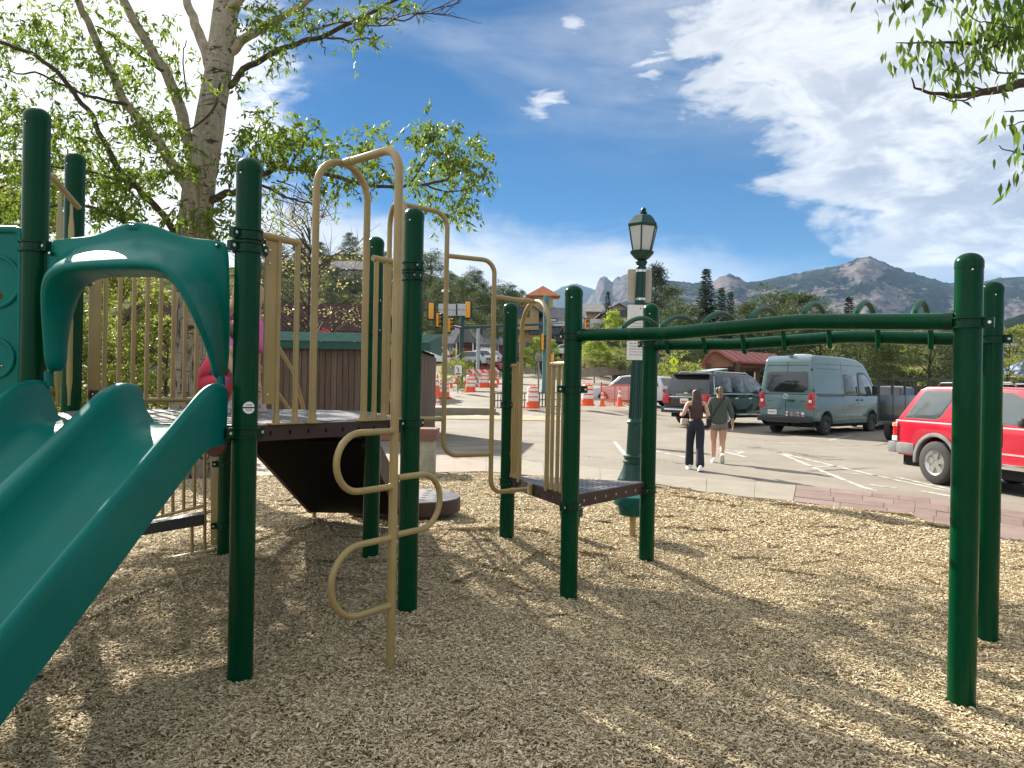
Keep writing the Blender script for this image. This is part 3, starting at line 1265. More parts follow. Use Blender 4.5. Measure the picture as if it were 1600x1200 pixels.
# ---- guard rails
def baluster(mb, a, b, r=.0155):
    """Round bar flattened at its foot."""
    mb.tube([a, b], r, M_TAN, 10)
    mb.tube([a + Vector((0, 0, -.002)), a + Vector((0, 0, .02)), a + Vector((0, 0, .055))], [r * 1.45, r * 1.3, r * .98], M_TAN, 10)


def rail_panel(name, A, B, ts, z0, z1, plate=None, plate_z=None, bottom=False, foot=True, label=None):
    """A top rail (z1), balusters at parameters ts, foot strip; plate is a flat panel between two parameters."""
    tops = MB()
    lo, hi = min(ts), max(ts)
    if plate:
        lo, hi = min(lo, plate[0]), max(hi, plate[1])
    pa, pb = A.lerp(B, lo), A.lerp(B, hi)
    d = (pb - pa).normalized()
    tops.tube([(pa - d * .03) + Vector((0, 0, z1)), (pb + d * .01) + Vector((0, 0, z1))], .0195, M_TAN, 12)
    if foot:
        b0, b1 = A.lerp(B, min(ts)), A.lerp(B, max(ts))
        n = Vector((d.y, -d.x, 0))
        fs_ = MB()
        fs_.box((b0 + b1) / 2 + Vector((0, 0, z0 + .004)), ((b1 - b0).length + .09, .045, .008), M_TAN, Matrix.Rotation(math.atan2(d.y, d.x), 3, 'Z'))
    o = tops.build(name, play, label=label)
    if foot:
        fs_.build('foot_strip', o)
    if bottom:
        fs_ = MB()
        fs_.tube([pa + Vector((0, 0, z0 + .07)), pb + Vector((0, 0, z0 + .07))], .0185, M_TAN, 12)
        fs_.build('bottom_rail', o)
    for t_ in ts:
        b = MB()
        p = A.lerp(B, t_)
        zz = z0 + (.07 if bottom else .006)
        if bottom:
            b.tube([p + Vector((0, 0, zz)), p + Vector((0, 0, z1))], .0155, M_TAN, 10)
        else:
            baluster(b, p + Vector((0, 0, zz)), p + Vector((0, 0, z1)))
        b.build('baluster', o)
    if plate:
        b = MB()
        p0, p1 = A.lerp(B, plate[0]), A.lerp(B, plate[1])
        n = Vector((d.y, -d.x, 0)) * .006
        zl, zh = plate_z
        b.ext([p0 - n + Vector((0, 0, zl)), p1 - n + Vector((0, 0, zl)), p1 - n + Vector((0, 0, zh)), p0 - n + Vector((0, 0, zh))], n * 2, M_TAN)
        for zz in (zl + .05, zh - .05, zh - .12):
            q = p0.lerp(p1, .3) + n + Vector((0, 0, zz))
            b.tube([q, q + n.normalized() * .006], .009, M_STEEL, 8)
        b.build('flat_plate', o, bevel=.003)
    return o


# entrance with the loop pole (edge P1-P2)
rail_panel('guard_rail', P1, P2, [.155, .255], DECK, 2.305, plate=(.085, .145), plate_z=(1.42, 2.285))
rail_panel('guard_rail', P1, P2, [.735, .80, .87], DECK, 2.305)
# far rail (P5-P4) seen under the slide hood
ax = [(160, .0), (183, 0), (205, 0), (227, 0), (249, 0), (268, 0), (288, 0), (306, 0)]


def t_on(A, B, px, z=1.9):
    """Parameter on A-B seen at photo column px for height z."""
    lo, hi = 0.0, 1.0
    best, bt = 1e9, 0
    for k in range(201):
        t_ = k / 200
        p = A.lerp(B, t_)
        u2, v2 = p.x / p.y * FPX, -(z - EYE) / p.y * FPX
        px_ = 800 + u2 * math.cos(ROLL) - v2 * math.sin(ROLL)
        if abs(px_ - px) < best:
            best, bt = abs(px_ - px), t_
    return bt


FA, FB = P5, P4
rail_panel('guard_rail', FA, FB, [t_on(FA, FB, q, 1.7) for q in (164, 186, 208, 229, 250, 270, 289, 307, 325, 342)], DECK, 2.33,
           plate=(t_on(FA, FB, 137, 1.7), t_on(FA, FB, 157, 1.7)), plate_z=(1.37, 2.32), bottom=True, foot=False)
mb = MB()
q = U(147, 618, P5.lerp(P4, .12).y - .03)
mb.box(q, (.05, .03, .075), M_BROWN)
mb.tube([q + Vector((0, -.015, .01)), q + Vector((0, -.021, .01))], .01, M_STEEL, 6)
mb.build('deck_bracket', play, bevel=.004)
# left side (P0-P5): high sloping hand rail and two flat uprights
mb = MB()
mb.tube([U(62, 262, 4.15), U(86, 282, 4.35), U(121, 322, 4.7), U(123, 324, 4.72)], .018, M_TAN, 12)
hr = mb.build('hand_rail', play, label='sloping tan hand rail between the two tall left posts')
for px, Y, w in ((93, 4.4, .040), (111, 4.62, .034)):
    b = MB()
    top, bot = U(px, 300 if px < 100 else 318, Y), U(px - 4, 634, Y)
    prof = [(0, .4), (.06, .5), (.12, 1), (.88, 1), (.94, .5), (1, .4)]
    V = []
    L = []
    R_ = []
    for f_, k_ in prof:
        p = bot.lerp(top, f_)
        L.append(p + Vector((-w / 2 * k_, 0, 0))); R_.append(p + Vector((w / 2 * k_, 0, 0)))
    b.ext(L + R_[::-1], (.0, .012, 0), M_TAN)
    b.build('baluster', hr, bevel=.003)

# ---- loop pole climber
mb = MB()
e12 = (P2 - P1).normalized()
POLE = Vector((-.63, 3.99, 0))
aL, aR = P1.lerp(P2, .352), P1.lerp(P2, .665)
arch = [aL + Vector((0, 0, DECK)), aL + Vector((0, 0, 2.82)), aR + Vector((0, 0, 2.82)), aR + Vector((0, 0, DECK))]
mb.tube(arch, .0205, M_TAN, 14, fil=.185)
for q in (aL, aR):
    mb.tube([q + Vector((0, 0, DECK)), q + Vector((0, 0, DECK + .06))], [.029, .020], M_TAN, 12)
    mb.box(q + Vector((0, 0, DECK + .004)), (.09, .05, .008), M_TAN, Matrix.Rotation(a12, 3, 'Z'))
loop = mb.build('loop_climber', play, label='tan loop pole climber with curled rungs in front of the deck')
mb = MB()
mid = aL.lerp(aR, .5) + Vector((0, 0, 2.82))
mb.tube([mid, Vector((POLE.x, POLE.y, 2.82)), Vector((POLE.x, POLE.y, -.2))], .0235, M_TAN, 14, fil=.13)
mb.tube([mid.lerp(Vector((POLE.x, POLE.y, 2.82)), .06), mid.lerp(Vector((POLE.x, POLE.y, 2.82)), .16)], .0265, M_TAN, 14)
mb.build('pole', loop)


def curl(side, ztop, zbot, reach, dip):
    """A rung curled like a P; the two ends meet the pole."""
    d = e12 * side
    h = (ztop - zbot) / 2
    pts = []
    p0, p1 = POLE + Vector((0, 0, ztop)), POLE + Vector((0, 0, zbot))
    cx = reach - h
    pts.append(p0)
    for k in range(0, 15):
        a = math.pi / 2 - math.pi * k / 14
        s = cx + h * math.cos(a)
        z = (ztop + zbot) / 2 + h * math.sin(a)
        pts.append(POLE + d * s + Vector((0, 0, z)))
    pts.append(p1)
    b = MB()
    b.tube(pts, .0175, M_TAN, 12)
    for p in (p0, p1):
        b.tube([p + d * .022, p + d * .032], [.022, .0178], M_TAN, 12)
    b.build('curled_rung', loop)


curl(-1, 1.285, .985, .40, 0)
curl(1, 1.03, .72, .38, 0)
curl(-1, .71, .345, .42, 0)

# ---- stepping bars from the main deck to the triangular deck
V1, V2 = Vector((-.50, 5.47, 0)), Vector((-.15, 5.66, 0))
T1, T2 = PC.lerp(PA, .213), PC.lerp(PA, .663)
TM = T1.lerp(T2, .5)
M23 = P2.lerp(P3, .5)
b0, b1 = P2.lerp(P3, .22), P2.lerp(P3, .60)
Z = lambda p, z: Vector((p.x, p.y, z))
mb = MB()
mb.tube([Z(b0, DECK), Z(b0, 2.815), Z(b1, 2.815), Z(b1, DECK)], .0190, M_TAN, 12, fil=.15)
step = mb.build('step_bar_climber', play, label='tan zigzag stepping bars between the two decks')
mb = MB()
mb.tube([Z(b0.lerp(b1, .5), 2.815), Z(V1, 2.80), Z(V1, 1.01), Z(V2, 1.01)], .0180, M_TAN, 12, fil=.11)
mb.tube([Z(M23, 1.282), Z(V1, 1.282)], .0180, M_TAN, 12)
mb.build('step_bar', step)
mb = MB()
TJ = TM + (V2 - TM).normalized() * .06
mb.tube([Z(V1, 2.49), Z(V2, 2.49), Z(V2, .715), Z(TJ, .715)], .0180, M_TAN, 12, fil=.10)
mb.tube([Z(V2.lerp(TJ, .52), .715), Z(V2.lerp(TJ, .66), .715)], .0215, M_TAN, 12)
mb.build('step_bar', step)
mb = MB()
mb.tube([Z(V2, 2.215), Z(TM, 2.21)], .0180, M_TAN, 12)
mb.tube([Z(V2.lerp(TM, .70), 2.2135), Z(V2.lerp(TM, .86), 2.2108)], .0215, M_TAN, 12)
mb.build('step_bar', step)
mb = MB()
mb.tube([Z(T1, TRI - .02), Z(T1, 2.21), Z(T2, 2.21), Z(T2, TRI - .02)], .0185, M_TAN, 12, fil=.24)
mb.build('entry_arch', step)
mb = MB()
dAC = (PA - PC).normalized()
nAC = Vector((-dAC.y, dAC.x, 0)) * -1
mb.box(Z(TM, .71) + (V2 - TM).normalized() * .022, (.06, .02, .09), M_TAN, Matrix.Rotation(math.atan2(dAC.y, dAC.x), 3, 'Z'))
mb.build('deck_bracket', step, bevel=.004)
rail_panel('guard_rail', PC, PA, [.085, .125, .165], TRI, 1.705, plate=(.05, .070), plate_z=(.9, 1.69), foot=False)
rail_panel('guard_rail', PC, PA, [.735, .815, .885], TRI, 1.705, plate=(.915, .94), plate_z=(.9, 1.69), foot=False)


# ---- overhead loop ladder
def ladder_rail(A, B, ts, zs):
    d = (B - A).normalized()
    a, b = A + d * (PR + .01), B - d * (PR + .01)
    pts = []
    for k in range(41):
        t_ = k / 40
        p = a.lerp(b, t_)
        # smooth bends
        z = 0
        for dt, w in ((-.03, .25), (0, .5), (.03, .25)):
            z += w * float(np.interp(t_ + dt, ts, zs))
        pts.append(Vector((p.x, p.y, z)))
    m_ = MB()
    m_.tube(pts, .0435, M_POST, 20)
    for q, s in ((pts[0], 1), (pts[-1], -1)):
        m_.tube([q - d * s * .012, q + d * s * .03], .047, M_CLAMP, 20)
    return m_, pts


mb, railA = ladder_rail(PA, PD, [0, .30, .66, 1], [1.905, 1.895, 1.938, 1.905])
ladder = mb.build('overhead_ladder', play, label='green overhead ladder with looped rungs')
mb, railB = ladder_rail(PB, PE, [0, .30, .66, 1], [1.895, 1.885, 1.925, 1.885])
mb.build('ladder_rail', ladder)


def on(pts, t_):
    i = min(int(t_ * (len(pts) - 1)), len(pts) - 2)
    return pts[i].lerp(pts[i + 1], t_ * (len(pts) - 1) - i)


for k in range(7):
    ta = (.145, .275, .405, .54, .675, .80, .925)[k]
    tb = (.045, .19, .33, .465, .605, .745, .885)[k]
    a, b = on(railA, ta), on(railB, tb)
    w = (b - a)
    side = w.normalized()
    pts = [a + Vector((0, 0, .02))]
    for j in range(17):
        f_ = j / 16
        p = a.lerp(b, .03 + .91 * f_)
        hgt = .135 * math.sin(math.pi * (0.05 + .95 * f_)) ** .8 if f_ < 1 else 0
        pts.append(Vector((p.x, p.y, max(a.z, b.z) + .02 + hgt)))
    pts[-1].z = b.z + .015
    pts.append(b - side * .055 + Vector((0, 0, -.035)))
    pts.append(b - side * .03 + Vector((0, 0, -.065)))
    pts.append(b + Vector((0, 0, -.062)))
    m_ = MB()
    m_.tube(fillet(pts, .03), .0165, M_RUNG, 12)
    m_.build('loop_rung', ladder)

# ---- double slide
SD = Vector((-math.sin(a01) * -1, -math.cos(a01), 0)).normalized()
SD = Vector((-.085, -.996, 0)).normalized()
SLAT = Vector((-SD.y, SD.x, 0))                  # to the right seen from the camera
SC0 = Vector((-1.945, 3.80, 0))


def bedz(s):
    if s < .10:
        return DECK - .005
    if s < .30:
        t_ = (s - .10) / .2
        return DECK - .005 - .5 * .60 * .2 * t_ * t_
    if s < 2.0:
        return DECK - .065 - .60 * (s - .30)
    t_ = min((s - 2.0) / .5, 1)
    return DECK - .065 - .60 * 1.7 - .60 * .5 * (t_ - t_ * t_ / 2)


HALF = [(.500, -.09), (.505, .10), (.504, .172), (.498, .193), (.486, .203), (.472, .200), (.459, .182), (.446, .138), (.424, .060), (.39, .016), (.31, .002),
        (.24, -.006), (.17, .002), (.115, .020), (.070, .07), (.050, .140), (.040, .176), (.030, .190), (.015, .195), (0, .196)]
section = [(w, h) for w, h in HALF] + [(-w, h) for w, h in HALF[-2::-1]]
stations = [0, .015, .04, .07, .10, .14, .18, .22, .26, .30] + list(np.arange(.40, 2.0, .1)) + list(np.arange(2.0, 2.75, .06))
V, F = [], []
for s in stations:
    bz = bedz(s)
    c = SC0 + SD * s
    endk = 1.0
    if s < .10:
        endk = .93 + .07 * math.sqrt(max(0, 1 - ((.10 - s) / .10) ** 2))
    for w, h in section:
        hh = h * endk if h > .03 else h
        # the walls stay level near the top and then follow the bed
        lift = 0
        if h > .05:
            lift = 0.02 * sm(s, .35, .05)
        V.append(c + SLAT * w + Vector((0, 0, bz + hh + lift)))
ns = len(section)
for i in range(len(stations) - 1):
    for k in range(ns - 1):
        F.append((i * ns + k, i * ns + k + 1, (i + 1) * ns + k + 1, (i + 1) * ns + k))
mb = MB()
mb.add(V, F, M_TEAL)
# underside and end faces
V2_ = []
for s in stations:
    c = SC0 + SD * s
    for w in (.500, -.500):
        V2_.append(c + SLAT * w + Vector((0, 0, bedz(s) - .09)))
F2 = [(2 * i, 2 * i + 2, 2 * i + 3, 2 * i + 1) for i in range(len(stations) - 1)]
mb.add(V2_, F2, M_TEAL)
mb.add([V[k] for k in range(ns)], [tuple(range(ns))], M_TEAL)
me = bpy.data.meshes.new('slide')
me.from_pydata([tuple(v) for v in mb.v], [], mb.f)
me.materials.append(M_TEAL)
bm = bmesh.new(); bm.from_mesh(me)
bmesh.ops.remove_doubles(bm, verts=bm.verts, dist=.0005)
bmesh.ops.recalc_face_normals(bm, faces=bm.faces)
bm.to_mesh(me); bm.free()
shade(me, 50)
slide = link('slide', me, play, label='teal plastic double slide with three rounded ridges')

# ---- hood over the slide
O_ = [(76, 586), (74, 540), (72, 480), (72, 425), (72, 398), (73, 373), (110, 370), (150, 368), (180, 352), (213, 342), (248, 351), (285, 369), (320, 372),
      (352, 374), (359, 384), (360, 420), (360, 470), (360, 530), (358, 594)]
F_ = [(82, 586), (82, 540), (84, 480), (88, 435), (94, 414), (108, 398), (130, 388), (155, 384), (183, 379), (213, 377), (244, 379), (272, 385), (297, 392),
      (318, 402), (332, 422), (342, 455), (348, 490), (350, 540), (350, 594)]
B_ = [(74, 584), (72, 540), (68, 480), (70, 440), (78, 418), (94, 405), (120, 398), (155, 394), (183, 391), (213, 390), (240, 392), (262, 399), (280, 412),
      (296, 432), (312, 462), (324, 495), (333, 525), (340, 555), (345, 595)]
L_ = [(66, 582), (64, 540), (59, 480), (59, 446), (64, 428), (78, 415), (108, 410), (150, 408), (183, 407), (213, 407), (238, 408), (256, 414), (270, 425),
      (284, 444), (300, 475), (313, 506), (324, 533), (331, 560), (337, 596)]
U_ = [(80, 584), (77, 540), (72, 482), (71, 455), (76, 440), (90, 430), (114, 424), (150, 422), (183, 421), (212, 421), (233, 422), (250, 427), (262, 437),
      (275, 453), (292, 482), (306, 512), (318, 538), (327, 564), (334, 597)]
I_ = [(108, 586), (106, 545), (112, 510), (122, 475), (130, 458), (143, 443), (158, 437), (172, 435), (190, 434), (212, 434), (236, 434), (256, 435), (268, 440),
      (278, 450), (294, 477), (308, 508), (320, 540), (328, 565), (334, 596)]
I2 = I_
n = len(O_)
V, F = [], []
rowsY = [(O_, 3.905), (O_, 3.862), (F_, 3.855), (B_, 3.70), (L_, 3.56), (U_, 3.565), (I_, 3.80), (I2, 3.905)]
for row, Y in rowsY:
    for i, (x, y) in enumerate(row):
        yy = Y
        if row in (B_, L_, U_):                    # the visor flattens towards the legs
            k = sm(min(i, n - 1 - i), 0, 5)
            yy = 3.84 - (3.84 - Y) * (.30 + .70 * k)
        V.append(U(x, y, yy))
R = len(rowsY)
for r in range(R):
    r2 = (r + 1) % R
    for i in range(n - 1):
        F.append((r * n + i, r * n + i + 1, r2 * n + i + 1, r2 * n + i))
F.append(tuple(r * n for r in range(R)))
F.append(tuple(r * n + n - 1 for r in range(R)))
mb = MB()
mb.add(V, F, M_TEAL)
hood = mb.build('slide_hood', play, angle=0, label='teal moulded arch over the top of the slide')
for p in hood.data.polygons:
    p.use_smooth = True
sub = hood.modifiers.new('round', 'SUBSURF')
sub.levels = sub.render_levels = 2
mb = MB()
for x, y in ((80, 396), (340, 383)):
    q = U(x, y, 3.853)
    mb.tube([q, q + Vector((0, -.014, 0))], .012, M_CLAMP, 12)
    mb.tube([q + Vector((0, -.014, 0)), q + Vector((0, -.018, 0))], .006, M_STEEL, 6)
for x, y0, y1, Y in ((76, 580, 604, 3.84), (345, 588, 610, 3.80)):
    mb.tube([U(x, y0, Y), U(x, y1, Y)], .022, M_TEAL, 14)
mb.build('hood_bolt', hood)
mb = MB()
q = U(207, 352, 3.857)
for rr, w in ((.028, .0025),):
    pts = [q + Vector((math.copysign(abs(math.cos(a)) ** .5, math.cos(a)) * .030, -.002, math.copysign(abs(math.sin(a)) ** .5, math.sin(a)) * .018))
           for a in np.linspace(0, 2 * math.pi, 25)[:-1]]
    mb.tube(pts, .0022, M_TEAL, 6, closed=True)
mb.tube([q + Vector((.008, -.002, .002)), q + Vector((-.014, -.002, .002)), q + Vector((-.014, -.002, -.009)), q + Vector((.020, -.002, -.009))], .002, M_TEAL, 6)
mb.build('embossed_mark', hood)

# ---- teal bubble panel left of the slide
mb = MB()
pl = [U(-120, 372, 3.93), U(-70, 356, 3.93), U(28, 357, 3.93), U(36, 362, 3.93), U(36, 640, 3.93), U(-120, 640, 3.93)]
holes = []
for cx, cy, r in ((-4, 462, .030), (-3, 572, .020), (-70, 500, .03)):
    c = U(cx, cy, 3.93)
    holes.append(circle(c, r, 16, Vector((1, 0, 0)), Vector((0, 0, 1))))
mb.holed(pl, holes, (0, .045, 0), M_TEAL)
for cx, cy, r in ((-8, 440, .135), (-8, 560, .10), (-80, 490, .12)):
    c = U(cx, cy, 3.928)
    mb.tube(circle(c, r, 32, Vector((1, 0, 0)), Vector((0, 0, 1))), .012, M_TEAL, 10, closed=True)
mb.tube([U(-120, 374, 3.93), U(-70, 358, 3.93), U(26, 359, 3.93), U(34, 364, 3.93), U(34, 640, 3.93)], .02, M_TEAL, 10, fil=.05)
mb.build('bubble_panel', play, bevel=0, label='teal bubble panel with round rings beside the slide')

# ---- stairs going down from the far edge of the deck
SX0, SX1 = -2.12, -1.15
def st_z(y): return 1.24 - (y - 5.85) * (1.24 - .37) / (7.75 - 5.85)
mb = MB()
for k in range(6):
    y0 = 5.92 + k * .315
    z = 1.24 - (k + 1) * .145
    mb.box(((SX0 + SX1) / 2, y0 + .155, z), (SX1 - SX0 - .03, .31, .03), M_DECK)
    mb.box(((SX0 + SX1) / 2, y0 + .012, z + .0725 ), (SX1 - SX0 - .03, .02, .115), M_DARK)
stairs = mb.build('deck_stairs', play, label='dark stairs with closed underside leading down from the deck')
for x in (SX0, SX1 - .03):
    b = MB()
    b.ext([(x, 5.85, 1.28), (x, 5.85, 1.05), (x, 7.80, .15), (x, 7.80, .46)], (.03, 0, 0), M_BROWN)
    b.build('stringer', stairs)
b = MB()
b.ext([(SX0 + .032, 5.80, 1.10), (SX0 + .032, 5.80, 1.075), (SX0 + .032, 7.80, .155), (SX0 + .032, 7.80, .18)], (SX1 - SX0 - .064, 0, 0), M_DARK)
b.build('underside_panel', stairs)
b = MB()
b.box(((SX0 + SX1) / 2, 7.84, .375), (SX1 - SX0 + .02, .06, .07), M_TAN)
b.tube([(SX0 + .05, 7.84, .37), (SX0 + .05, 7.84, -.15)], .022, M_TAN, 12)
b.tube([(SX1 - .05, 7.84, .37), (SX1 - .05, 7.84, -.15)], .022, M_TAN, 12)
b.build('support_frame', stairs)
for x in (SX0 - .02, SX1 + .03):
    b = MB()
    b.tube([(x, 5.95, 2.22), (x, 7.25, 1.62), (x, 7.62, 1.25), (x, 7.62, .45)], .018, M_TAN, 12, fil=.22)
    b.tube([(x, 5.95, 1.80), (x, 7.60, 1.05)], .016, M_TAN, 12)
    b.tube([(x, 6.65, 1.10), (x, 6.65, 1.88)], .016, M_TAN, 12)
    b.build('hand_rail', stairs)
# low half-round landing at the foot of the stairs
mb = MB()
Zt = .235
pl = [Vector((-1.75, 8.05, Zt)), Vector((-1.20, 7.98, Zt))]
for k in range(9):
    a = rad(-75 + 150 * k / 8)
    pl.append(Vector((-1.15 + .58 * math.cos(a), 8.52 + .55 * math.sin(a), Zt)))
pl += [Vector((-1.75, 9.05, Zt))]
holes = []
for i in range(6):
    for j in range(5):
        c = Vector((-1.62 + i * .16, 8.2 + j * .17, Zt))
        if c.x < -.80:
            holes.append(circle(c, .022, 8, sx=2.0))
mb.holed(pl, holes, (0, 0, .012), M_DECK)
land = mb.build('landing_step', play, label='low dark half round landing at the foot of the stairs')
mb = MB()
mb.ext([p + Vector((0, 0, -.15)) for p in pl], (0, 0, .148), M_BROWN, cap=True)
mb.build('landing_skirt', land, angle=25)

# ---- tan side frame with a grated step under the far side
mb = MB()
Y = 6.05
bar = lambda a, b, r=.0135: mb.tube([U(*a, Y), U(*b, Y)], r, M_TAN, 10)
bar((200, 706), (345, 706))
frame = mb.build('climber_frame', play, label='tan barred side frame with a grated black step below the deck')
for a_, b_, r_ in (((180, 824), (318, 790), .0135), ((120, 904), (337, 858), .0165)):
    mb = MB()
    bar(a_, b_, r_)
    mb.build('cross_bar', frame)
for px, y0, y1 in ((320, 706, 860), (304, 706, 793), (287, 706, 797), (270, 706, 801), (254, 706, 806), (238, 706, 810), (300, 812, 864)):
    mb = MB()
    bar((px, y0), (px, y1))
    mb.build('baluster', frame)
mb = MB()
mb.ext([U(329, 706, Y - .006), U(345, 706, Y - .006), U(345, 852, Y - .006), U(329, 852, Y - .006)], (0, .012, 0), M_TAN)
for y in (720, 842):
    q = U(336, y, Y - .007)
    mb.tube([q, q + Vector((0, -.008, 0))], .009, M_STEEL, 8)
mb.build('flat_plate', frame, bevel=.002)
mb = MB()
s0, s1 = U(200, 826, Y - .02), U(318, 806, Y - .02)
sx = (s1 - s0)
outer = [s0, s1, s1 + Vector((0, .28, .0)), s0 + Vector((0, .28, .0))]
holes = []
dn = sx.normalized()
for i in range(9):
    for j in range(4):
        holes.append(circle(s0 + dn * (.05 + i * .064) + Vector((0, .05 + j * .06, 0)), .018, 6, dn, Vector((0, 1, 0))))
mb.holed(outer, holes, (0, 0, .01), mat('grate_grey', (.12, .12, .125), .35, metal=.5))
gs = mb.build('grated_step', frame)
mb = MB()
mb.ext([s0 + Vector((0, -.004, -.075)), s1 + Vector((0, -.004, -.075)), s1 + Vector((0, -.004, .012)), s0 + Vector((0, -.004, .012))], (0, .02, 0), M_BLACK)
mb.build('step_nosing', gs)
# dark red play wheel under the deck
mb = MB()
q = U(336, 696, 5.7)
mb.lathe([(.02, -.015), (.08, -.015), (.088, -.005), (.088, .005), (.08, .015), (.02, .015)], mat('dark_red_plastic', (.11, .008, .010), .4), q, 28,
         Matrix.Rotation(rad(90), 3, 'X'))
mb.build('play_wheel', play)

# ---- two stepping pods set in the mulch behind the triangular deck
def pod(p, zt, label, f=1.0):
    r = thing('stepping_pod', label, 'stepping pod', (p.x, p.y, mulch_z(p.x, p.y)), group='stepping pods behind the triangular deck')
    z0 = mulch_z(p.x, p.y)
    m_ = MB()
    h = zt - z0
    m_.lathe([(r0 * f, z) for r0, z in ((.10, h - .20), (.135, h - .185), (.145, h - .10), (.185, h - .09), (.19, h - .03), (.175, h - .005), (.10, h), (0, h + .002))], mat('pod_green_plastic', (0.0, .062, .050), .4, spec=.2), n=28)
    m_.build('pod_top', r)
    m_ = MB()
    m_.tube([(0, 0, -.15), (0, 0, h - .19)], .032, M_TAN, 14)
    m_.build('pod_leg', r)
    return r


pod(Vector((1.20, 7.2, 0)), .49, 'teal cup shaped stepping pod in front of the lamp post base')
pod(Vector((.575, 6.9, 0)), .42, 'teal stepping pod mostly hidden behind the front post of the triangular deck', .58)
# ---------------------------------------------------------------- vehicles (local axes: +x forward, rear bumper near x = 0, +y left, z up)
def carpaint(name, col, rough=0.22, metal=0.0):
    return mat(name, col, rough, metal, coat=0.6, var=0.04, vscale=1.5)


M_GLASS = mat('dark_car_glass', (0.012, 0.016, 0.018), 0.06, spec=0.7, coat=0.3)
M_CGLASS = mat('sky_grey_car_glass', (0.12, 0.14, 0.14), 0.05, metal=0.45, spec=0.9, coat=0.5)  # pale grey base paints in the bright sky reflected by the glass
M_TYRE = mat('tyre_rubber', (0.022, 0.021, 0.020), 0.8, var=0.25, vscale=20, bump=0.3, bscale=90)
M_RIM = mat('alloy_rim', (0.55, 0.55, 0.53), 0.3, metal=0.9)
M_BRIM = mat('black_rim', (0.03, 0.03, 0.032), 0.4)
M_LAMP = mat('red_lamp', (0.42, 0.010, 0.015), 0.15, coat=0.6)
M_AMBER = mat('amber_lamp', (0.65, 0.22, 0.02), 0.2, coat=0.4)
M_CLEAR = mat('clear_lamp', (0.70, 0.70, 0.68), 0.12, coat=0.6)
M_TRIM = mat('grey_trim', (0.16, 0.16, 0.155), 0.55, var=0.15, vscale=8)
M_BTRIM = mat('black_trim', (0.018, 0.018, 0.019), 0.5)
M_PLATE = mat('white_plate', (0.68, 0.67, 0.62), 0.5)
M_ORANGE = mat('orange_print', (0.60, 0.16, 0.06), 0.5)
M_UNDER = mat('underbody', (0.010, 0.010, 0.010), 0.9)


def arc(cx, cz, r, a0, a1, n=12):
    return [(cx + r * math.cos(rad(a0 + (a1 - a0) * k / n)), cz + r * math.sin(rad(a0 + (a1 - a0) * k / n))) for k in range(n + 1)]


def solid(prof, w, m, zb=None, k=0.0, y0=0.0):
    """Side profile (x, z) spread over the width w; above zb the sides lean in by k per metre."""
    mb = MB()
    def yy(z): return w / 2 - (max(0, z - zb) * k if zb is not None else 0)
    n = len(prof)
    V = [(x, -yy(z) + y0, z) for x, z in prof] + [(x, yy(z) + y0, z) for x, z in prof]
    F = [(i, (i + 1) % n, n + (i + 1) % n, n + i) for i in range(n)]
    F += [tuple(range(n)), tuple(range(2 * n - 1, n - 1, -1))]
    return mb.add(V, F, m)


def side_panel(poly, w, m, side, zb=None, k=0.0, proud=0.004, thick=0.03):
    mb = MB()
    def yy(z): return w / 2 - (max(0, z - zb) * k if zb is not None else 0) + proud
    return mb.ext([(x, side * yy(z), z) for x, z in poly], (0, -side * thick, 0), m)


def rear_panel(pts, e0, e1, m, proud=0.006, thick=0.03):
    """pts: (y, z) on the plane through profile edge e0-e1 (both (x, z))."""
    mb = MB()
    d = Vector((e1[0] - e0[0], 0, e1[1] - e0[1])).normalized()
    n = Vector((-d.z, 0, d.x))
    if n.x > 0:
        n = -n
    P = []
    for y, z in pts:
        t_ = (z - e0[1]) / (e1[1] - e0[1]) if abs(e1[1] - e0[1]) > 1e-6 else 0
        P.append(Vector((e0[0] + (e1[0] - e0[0]) * t_, y, z)) + n * proud)
    return mb.ext(P, -n * thick, m)


def rrect(a0, b0, a1, b1, r, n=5):
    out = []
    for cx, cy, s in ((a1 - r, b1 - r, 0), (a0 + r, b1 - r, 90), (a0 + r, b0 + r, 180), (a1 - r, b0 + r, 270)):
        out += [(cx + r * math.cos(rad(s + 90 * k / n)), cy + r * math.sin(rad(s + 90 * k / n))) for k in range(n + 1)]
    return out


